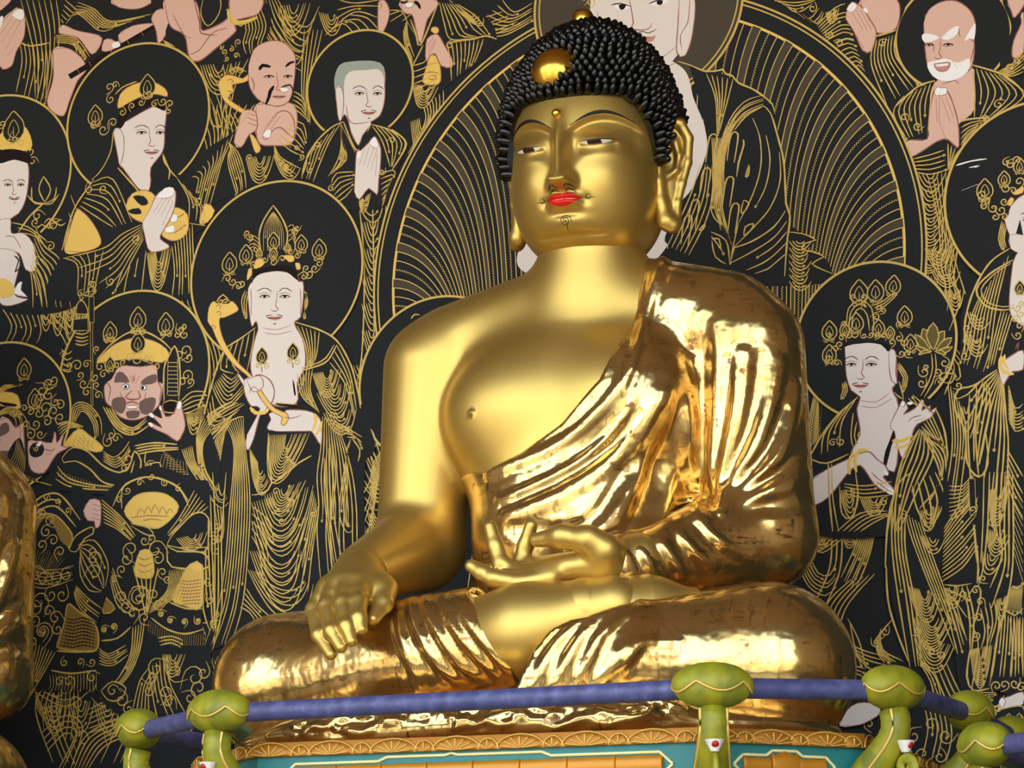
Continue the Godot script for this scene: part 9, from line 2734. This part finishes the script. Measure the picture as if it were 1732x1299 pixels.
["Ll",4,0,999,1601,1044,1615,1063,1649,1027,1639,999,1601],
["Fo",0,0,981,1598,946,1601,921,1630,964,1613],
["Ll",4,0,981,1598,946,1601,921,1630,964,1613,981,1598],
["Fo",0,0,1003,1596,1034,1589,1066,1613,1017,1608],
["Ll",4,0,1003,1596,1034,1589,1066,1613,1017,1608,1003,1596],
["Fo",0,0,986,1602,950,1596,933,1593,955,1609],
["Ll",4,0,986,1602,950,1596,933,1593,955,1609,986,1602],
["Fo",0,0,995,1601,1025,1588,1038,1584,1026,1603],
["Ll",4,0,995,1601,1025,1588,1038,1584,1026,1603,995,1601],
["Ld",14,0,990,1592,993,1538,977,1486,940,1426,886,1386],
["Ll",4,0,983,1593,986,1539,970,1486,936,1431],
["Ll",4,0,997,1592,1000,1538,984,1481,949,1424],
["Ld",14,0,886,1386,839,1309,801,1223,780,1126],
["Sl",4,1,952,1524,975,1522],
["Sl",4,-1,942,1480,961,1478],
["Sl",4,-1,962,1541,974,1540],
["Sl",4,-1,1033,1553,1054,1551],
["Sl",4,-1,1049,1525,1070,1523],
["Sl",4,-1,1031,1499,1053,1497],
["Sl",4,1,1005,1519,1021,1518],
["Sl",4,-1,1012,1483,1028,1482],
["Fw",0,0,830,1301,814,1320,832,1363,860,1410,873,1414,886,1386,867,1365,912,1384,940,1417,948,1399,938,1373,974,1392,966,1366,996,1382,972,1343,919,1321,900,1287,885,1243,861,1187,841,1238],
["Lr",4,0,830,1301,814,1320,832,1363,860,1410,873,1414,886,1386,867,1365,912,1384,940,1417,948,1399,938,1373,974,1392,966,1366,996,1382,972,1343,919,1321,900,1287,885,1243,861,1187,841,1238,830,1301],
["FW",0,0,855,1402,865,1419,875,1409,868,1392],
["Lr",2,0,855,1402,865,1419,875,1409,868,1392,855,1402],
["FW",0,0,882,1408,904,1413,904,1402,891,1399],
["Lr",3,0,938,1355,902,1349,884,1332],
["Lr",3,0,955,1345,910,1335],
["Fw",0,0,499,1128,558,1169,640,1203,685,1222,730,1228,756,1199,790,1170,802,1138,780,1126,818,1080,820,1053,778,1073,744,1102,693,1177,647,1153,564,1061,499,1039],
["Lr",4,0,499,1128,558,1169,640,1203,685,1222,730,1228,756,1199,790,1170,802,1138,780,1126,818,1080,820,1053,778,1073,744,1102,693,1177,647,1153,564,1061,499,1039,499,1128],
["FW",0,0,781,1153,802,1138,793,1130],
["FW",0,0,787,1086,820,1071,817,1053,795,1063],
["Lr",3,0,753,1111,787,1082,813,1062],
["Lr",3,0,736,1147,762,1119,796,1094],
["Lg",12,0,820,1266,855,1259,900,1278],
["Lg",10,0,826,1239,859,1236,890,1256],
["Lg",12,0,651,1144,648,1189,668,1232],
["Lg",12,0,678,1151,671,1196,690,1235,725,1233],
["Bl",4,3,835,1453,869,1423,854,1496,939,1399,982,1360,905,1438],
["Ll",6,0,692,1446,609,1380,544,1304,492,1218],
["Bl",4,4,683,1438,626,1352,614,1254,609,1380,553,1304,542,1232],
["Bl",4,3,672,1385,660,1296,668,1250,697,1311,687,1294,696,1284],
["Sl",4,1,620,1276,637,1275],
["Sl",4,1,588,1274,602,1273],
["Ll",5,0,496,1218,559,1195,649,1225],
["Bl",5,6,927,1302,880,1208,841,1105,808,914,953,1292,976,1201,919,1082,834,912],
["Bl",5,4,969,1255,1019,1198,1022,1040,935,1293,999,1111,916,994],
["Ll",6,0,927,1302,871,1218,832,1105,791,915],
["Ll",6,0,991,1378,1023,1286,1031,1162,1031,1039],
["Bl",4,5,973,1361,1013,1252,1019,1180,936,1311,970,1273,1020,1224],
["Ll",6,0,568,1195,569,1061,578,928],
["Ll",4,0,581,1194,582,1060,601,926],
["Ll",5,0,674,1152,680,1045,651,976,616,995,610,1102],
["Bl",4,5,610,1085,619,1040,634,992,651,976,666,994,676,1044,681,1089,635,1086,637,1073,642,1058,647,1053,652,1059,655,1074,656,1087],
["Bl",4,4,628,1110,708,1096,814,1106,627,1075,698,1052,804,1054],
["Bl",4,6,689,1053,699,1024,716,991,740,979,764,988,783,1018,795,1046,726,1050,729,1042,734,1032,741,1028,749,1031,754,1040,758,1048],
["Sl",4,1,781,1029,797,1028],
["Bl",4,5,596,927,687,991,793,993,685,921,739,952,793,975],
["Ll",6,0,777,776,796,968,840,1097,894,1137],
["Bl",5,5,816,1054,806,879,818,705,859,393,862,981,857,833,889,614,903,399],
["Ll",6,0,781,785,789,619,852,419],
["Bl",4,6,862,981,885,875,963,645,1033,445,922,934,968,783,1030,590,1076,468],
["Bl",4,8,861,702,875,649,898,589,926,561,952,571,971,617,981,661,903,688,907,672,914,654,923,645,930,648,936,662,939,676],
["Bl",4,9,874,581,885,532,906,478,939,457,976,475,1009,526,1029,573,929,578,932,563,938,547,948,541,959,546,969,561,975,576],
["Bl",4,7,880,503,891,454,913,397,945,372,980,383,1010,428,1030,470,925,493,930,478,939,461,952,452,966,455,978,468,985,480],
["Bl",4,3,887,434,953,355,975,260,903,399,935,338,949,270],
["Bl",4,6,752,544,758,466,834,419,732,484,740,449,765,414],
["Ll",5,0,796,576,742,518,723,485,768,517],
["Bl",5,5,892,1085,906,996,955,905,981,1131,1012,1024,956,914],
["Sl",4,-1,769,534,786,533],
["Sl",4,1,732,493,750,492],
["Sl",4,-1,853,973,871,972],
["Sl",4,1,890,528,907,527],
["Sl",4,-1,939,449,956,448],
["Sl",4,1,981,438,998,438],
]],
["painted_figure","white painted hand tip and sash end beside the statue knee",[
["Fw",0,0,531,528,558,544,584,530,595,503,583,478,556,462,535,493],
["Lr",3,0,531,528,558,544,584,530,595,503,583,478,556,462,535,493,531,528],
["Fw",0,0,583,186,611,240,656,269,725,262,741,227,662,187],
["Lr",3,0,583,186,611,240,656,269,725,262,741,227,662,187,583,186],
]],
["painted_figure","pale bodhisattva with a scrolled crown cut off by the right edge",[
["Ck",8,0,1443,2172,386],
["LW",5,0,1107,2334,1167,2345,1226,2347],
["LW",4,0,1157,2319,1200,2323,1179,2317],
["LW",2,0,1124,2230,1189,2249],
["Fw",0,0,1284,2099,1301,2114,1311,2148,1359,2187,1430,2188,1477,2139,1485,2034,1461,1959,1409,1912,1414,1835,1344,1841,1346,1884,1311,1956,1309,2009,1294,2054],
["Lr",4,0,1284,2099,1301,2114,1311,2148,1359,2187,1430,2188,1477,2139,1485,2034,1461,1959,1409,1912,1414,1835,1344,1841,1346,1884,1311,1956,1309,2009,1294,2054,1284,2099],
["Ld",4,0,1353,2086,1368,2092,1382,2090,1395,2084],
["Lr",2,0,1355,2085,1374,2081,1393,2082],
["Fd",0,0,1369,2091,1379,2090,1378,2083,1370,2084],
["Ld",3,0,1347,2109,1367,2118,1386,2115,1402,2101],
["Lr",2,0,1351,2096,1375,2101,1397,2092],
["Ld",4,0,1426,2079,1441,2085,1455,2082,1466,2076],
["Lr",2,0,1428,2078,1446,2073,1464,2075],
["Fd",0,0,1442,2084,1451,2083,1450,2075,1442,2076],
["Ld",3,0,1425,2099,1440,2110,1458,2108,1473,2094],
["Lr",2,0,1425,2089,1447,2094,1469,2084],
["Lr",3,0,1402,2106,1402,2070,1406,2049,1395,2036,1404,2029,1416,2028,1421,2035],
["Fm",0,0,1381,2006,1398,2010,1407,2006,1417,2008,1432,2001,1416,1993,1397,1995],
["Ld",3,0,1379,2007,1399,2002,1415,2001,1434,2001],
["Ln",4,0,1376,2011,1382,2013,1400,2016],
["Ln",4,0,1437,2005,1431,2008,1416,2015],
["Ln",4,0,1401,1979,1408,1981,1412,1978],
["Fg",0,0,1295,2159,1312,2183,1325,2173,1311,2148],
["Lr",2,0,1295,2159,1312,2183,1325,2173,1311,2148,1295,2159],
["Fg",0,0,1321,2200,1361,2222,1360,2196,1329,2190],
["Lr",2,0,1321,2200,1361,2222,1360,2196,1329,2190,1321,2200],
["Ol",4,0,1213,2185,1216,2268],
["Ol",4,0,1289,2230,1292,2291],
["Ol",4,0,1350,2276,1353,2337],
["Sl",4,-1,1204,2204,1224,2201],
["Sl",4,-1,1219,2176,1238,2174],
["Sl",4,1,1244,2147,1264,2144],
["Sl",4,1,1210,2159,1225,2157],
["Sl",4,1,1273,2135,1294,2132],
["Sl",4,-1,1284,2107,1299,2106],
["Sl",4,1,1302,2325,1318,2323],
["Sl",4,1,1318,2314,1336,2312],
["Sl",4,1,1297,2220,1316,2218],
["Sl",4,-1,1322,2208,1337,2207],
["Sl",4,1,1348,2241,1368,2238],
["Sl",4,-1,1250,2111,1266,2109],
["Sl",4,-1,1287,2168,1303,2167],
["Sl",4,-1,1344,2329,1361,2327],
["Bl",4,4,1275,2091,1259,2023,1270,1978,1291,2072,1280,2020,1287,1985],
["Ld",6,0,1315,1956,1335,1963],
["Fk",0,0,1014,1076,1136,1120,1312,1108,1278,316,1188,294,1086,290,1038,351],
["Fk",0,0,1186,1881,1313,1996,1353,2028,1303,883,1008,901,1080,1424,1112,1780],
["Fk",0,0,1347,1974,1485,1978,1599,1842,1635,1555,1601,865,1291,884],
["Fw",0,0,1301,2033,1353,2028,1450,1964,1457,1748,1401,1646,1337,1670,1289,1737,1310,1924,1329,1958,1303,1979],
["Lr",3,0,1301,2033,1353,2028,1450,1964,1457,1748,1401,1646,1337,1670,1289,1737,1310,1924,1329,1958,1303,1979,1301,2033],
["Bl",5,9,1450,1964,1492,1745,1462,1481,1484,872,1535,1937,1610,1734,1627,1380,1601,865],
["Bl",4,9,1341,1456,1349,1362,1366,1259,1391,1224,1419,1263,1445,1368,1461,1464,1383,1459,1386,1430,1391,1400,1398,1389,1407,1401,1415,1432,1419,1461],
["Bl",4,9,1331,1228,1339,1121,1358,1004,1387,963,1422,1008,1455,1126,1476,1235,1382,1230,1385,1198,1390,1163,1399,1151,1409,1164,1419,1200,1426,1232],
["Ld",7,0,1311,1946,1329,1962],
["Ol",4,0,1330,1796,1333,1849],
["Sl",4,1,1319,1743,1335,1741],
["Sl",4,1,1331,1719,1347,1718],
["Sl",4,1,1309,1699,1324,1698],
["Sl",4,1,1325,1671,1342,1669],
["Sl",4,1,1315,1636,1332,1634],
["Sl",4,1,1333,1759,1345,1758],
["Ll",6,0,1299,1979,1223,1932,1157,1830,1118,1707,1113,1582],
["Ll",6,0,1310,1933,1221,1887,1166,1829,1198,1763,1267,1739,1302,1744],
["Ll",4,0,1301,1920,1238,1885,1184,1827,1212,1772,1268,1752,1303,1755],
["Bl",4,8,1294,1952,1242,1768,1209,1592,1179,1505,1173,1792,1135,1706,1114,1618,1094,1548],
["Bl",4,5,1301,1718,1261,1605,1241,1535,1258,1739,1228,1635,1197,1521],
["Bl",4,4,1128,1751,1132,1727,1143,1696,1160,1676,1181,1672,1200,1684,1213,1699,1158,1733,1159,1725,1162,1716,1168,1710,1174,1709,1180,1713,1184,1717],
["Bl",4,5,1116,1671,1120,1637,1130,1595,1147,1570,1168,1568,1188,1588,1201,1610,1146,1650,1147,1640,1150,1627,1155,1619,1161,1619,1167,1625,1171,1632],
["Sl",4,-1,1125,1680,1141,1678],
["Sl",4,1,1123,1630,1139,1629],
["Sl",4,-1,1112,1573,1128,1572],
["Sl",4,1,1082,1459,1097,1458],
["Fw",0,0,1236,1518,1246,1535,1272,1550,1333,1576,1330,1501,1291,1496,1264,1462,1250,1446],
["Lr",4,0,1236,1518,1246,1535,1272,1550,1333,1576,1330,1501,1291,1496,1264,1462,1250,1446,1236,1518],
["Lg",14,0,1251,1561,1245,1526,1257,1498,1295,1486],
["Lg",9,0,1264,1565,1259,1534,1275,1506],
["Lr",4,0,1304,1583,1318,1609,1312,1574],
["Bl",5,11,1232,1509,1169,1470,1115,1421,1071,1407,1255,1445,1258,1321,1261,1189,1231,888],
["Ll",6,0,1232,1509,1142,1455,1081,1442,1065,1372,1101,1280,1105,1157,1146,1101,1182,1151,1179,1283],
["Bl",5,4,1178,1469,1158,1418,1136,1287,1131,1164,1195,1459,1200,1370,1169,1240,1147,1145],
["Ll",5,0,1124,1420,1112,1244,1117,1025],
["Sl",4,1,1120,989,1137,988],
["Ll",5,0,1104,1025,1114,955,1138,1023],
["Ll",5,0,1152,1463,1141,1242,1146,1101],
["Bl",4,8,1272,1444,1294,1354,1324,1369,1267,1321,1290,1266,1320,1273],
["Bl",4,6,1257,1198,1285,1144,1312,1090,1249,1094,1270,1006,1304,926],
["Bl",4,3,1078,1371,1085,1333,1096,1292,1110,1280,1123,1298,1134,1343,1140,1384,1100,1375,1102,1364,1105,1352,1109,1348,1113,1353,1116,1367,1118,1379],
["Bl",4,6,1102,1999,1080,1874,1104,1799,1055,1677,1043,2060,1005,2004,1007,1937,1045,1877],
["Bl",4,6,974,2012,985,1976,1005,1937,1029,1924,1053,1940,1071,1982,1081,2019,1012,2014,1015,2003,1021,1992,1028,1988,1035,1993,1041,2005,1044,2017],
["Bl",4,5,993,1927,1006,1898,1027,1864,1053,1849,1078,1855,1097,1882,1108,1907,1034,1920,1037,1911,1043,1901,1051,1897,1059,1899,1065,1907,1068,1914],
["Bl",4,5,1043,1841,1052,1807,1067,1770,1084,1755,1100,1767,1112,1801,1118,1834,1070,1838,1072,1828,1077,1817,1082,1813,1087,1816,1090,1826,1092,1836],
["Bl",4,4,1085,1548,1092,1494,1074,1478,1028,1428,1047,1471,1066,1514],
["Bl",4,6,1043,1480,1052,1249,1028,1092,1092,1379,1104,1245,1063,984],
["Bl",4,9,1032,1074,1084,1070,1120,1112,1027,943,1080,966,1125,1024],
["Bl",4,14,1007,911,1080,1011,1125,1051,991,712,1071,760,1129,834],
["Ll",7,0,1120,921,1125,834,1127,774],
["Pk",0,0,1108,1096,1131,1095,1130,955,1108,957],
["Ll",4,0,1108,1096,1131,1095],
["Ll",4,0,1131,1095,1130,955],
["Ll",4,0,1130,955,1108,957],
["Ll",4,0,1108,957,1108,1096],
["Sl",4,1,1118,978,1132,977],
["Fk",0,0,1083,639,1115,688,1136,670,1124,602,1096,535],
["Ll",5,0,1083,639,1115,688,1136,670,1124,602,1096,535,1083,639],
["Sl",4,1,1117,671,1130,671],
["Ll",6,0,1129,834,1130,748,1124,697],
["Ll",5,0,1188,1117,1171,901,1147,747,1128,688],
["Ll",4,0,1167,1118,1153,902,1140,773],
["Bl",5,6,1205,1116,1185,943,1204,873,1168,832,1273,1111,1266,852,1246,681,1177,447],
["Bl",4,9,1181,1048,1183,990,1190,928,1205,907,1225,933,1245,1000,1258,1060,1208,1052,1209,1035,1211,1016,1215,1010,1221,1018,1227,1037,1231,1056],
["Bl",4,6,1171,901,1171,862,1176,817,1192,796,1214,803,1238,837,1254,870,1200,890,1200,878,1202,865,1206,858,1213,861,1220,871,1225,881],
["Bl",4,4,1150,816,1148,784,1150,747,1164,729,1184,733,1208,760,1225,785,1176,805,1176,795,1177,784,1180,779,1187,780,1194,788,1199,796],
["Bl",4,9,1270,1042,1306,970,1265,809,1294,696],
["Bl",4,5,1000,699,1051,692,1103,698,1006,643,1029,573,1058,444],
["Bl",4,5,991,687,999,654,1013,619,1030,607,1048,621,1061,658,1068,691,1018,688,1020,678,1024,668,1030,664,1035,669,1039,680,1041,689],
["Bl",5,2,1068,682,1090,587,1088,451,1085,690,1106,569,1092,434],
["Bl",5,2,1218,598,1259,570,1290,594,1255,681,1271,671,1294,687],
["Bl",2,14,1255,681,1227,631,1217,589,1294,679,1286,628,1284,577],
["Bl",4,12,1088,451,1093,391,1104,326,1121,305,1140,333,1158,402,1170,464,1121,456,1122,438,1123,418,1127,412,1131,419,1135,440,1137,459],
["Bl",4,9,1204,581,1187,463,1165,346,1288,560,1283,442,1279,341],
["Bl",4,3,1104,527,1119,466,1087,298,1208,564,1187,480,1155,312],
["Ll",6,0,1088,451,1072,350,1095,298,1155,304],
["Sl",4,-1,1146,713,1163,712],
["Sl",4,1,1134,628,1151,627],
["Sl",4,-1,1123,568,1140,567],
["Sl",4,1,1112,501,1129,500],
["Sl",4,-1,1189,926,1206,924],
["Sl",4,1,1067,657,1084,656],
["Sl",4,-1,1180,311,1200,311],
["Sl",4,1,1210,314,1230,314],
["Sl",4,-1,1248,317,1268,316],
["Sl",4,1,1272,303,1292,303],
["Bl",3,7,1069,282,1112,289,1179,286,1085,248,1127,238,1152,245],
["Fw",0,0,1191,260,1229,272,1277,286,1275,240,1210,226,1181,223],
["Lr",3,0,1191,260,1229,272,1277,286,1275,240,1210,226,1181,223,1191,260],
["FW",0,0,1186,252,1199,269,1211,251,1198,231],
["Lr",2,0,1186,252,1199,269,1211,251,1198,231,1186,252],
["Fk",0,0,1142,212,1185,223,1274,232,1271,157,1190,152],
["Ll",4,0,1142,212,1185,223,1274,232,1271,157,1190,152,1142,212],
["Ll",5,0,1152,212,1164,221,1175,211,1163,201,1152,212],
["Ll",5,0,1169,228,1181,237,1193,227,1181,217,1169,228],
["Ll",5,0,1144,233,1156,243,1168,232,1155,222,1144,233],
["Ll",5,0,1222,209,1239,179,1219,146,1201,181,1222,209],
["Ll",5,0,1260,208,1277,178,1257,145,1238,179,1260,208],
["Bl",4,2,1150,195,1174,169,1199,151,1137,179,1157,153,1190,143],
["Bl",4,5,915,986,920,953,930,917,947,906,966,922,983,963,993,999,942,991,944,981,947,970,952,967,958,972,963,984,966,995],
["Bl",4,4,920,890,928,863,942,833,961,818,980,823,996,845,1006,867,950,882,952,874,957,865,962,860,968,862,973,869,976,875],
["Bl",4,4,998,643,1019,539,1041,436,1032,659,1055,572,1077,485],
["Bl",4,4,1194,633,1194,597,1198,559,1207,547,1219,565,1232,609,1241,648,1210,638,1210,627,1211,616,1214,612,1218,618,1222,631,1224,642],
["Bl",4,4,1133,602,1146,516,1127,449,1185,633,1190,556,1161,464],
["Bl",4,4,1241,562,1245,460,1232,343,1288,552,1279,459,1280,358],
]],
]
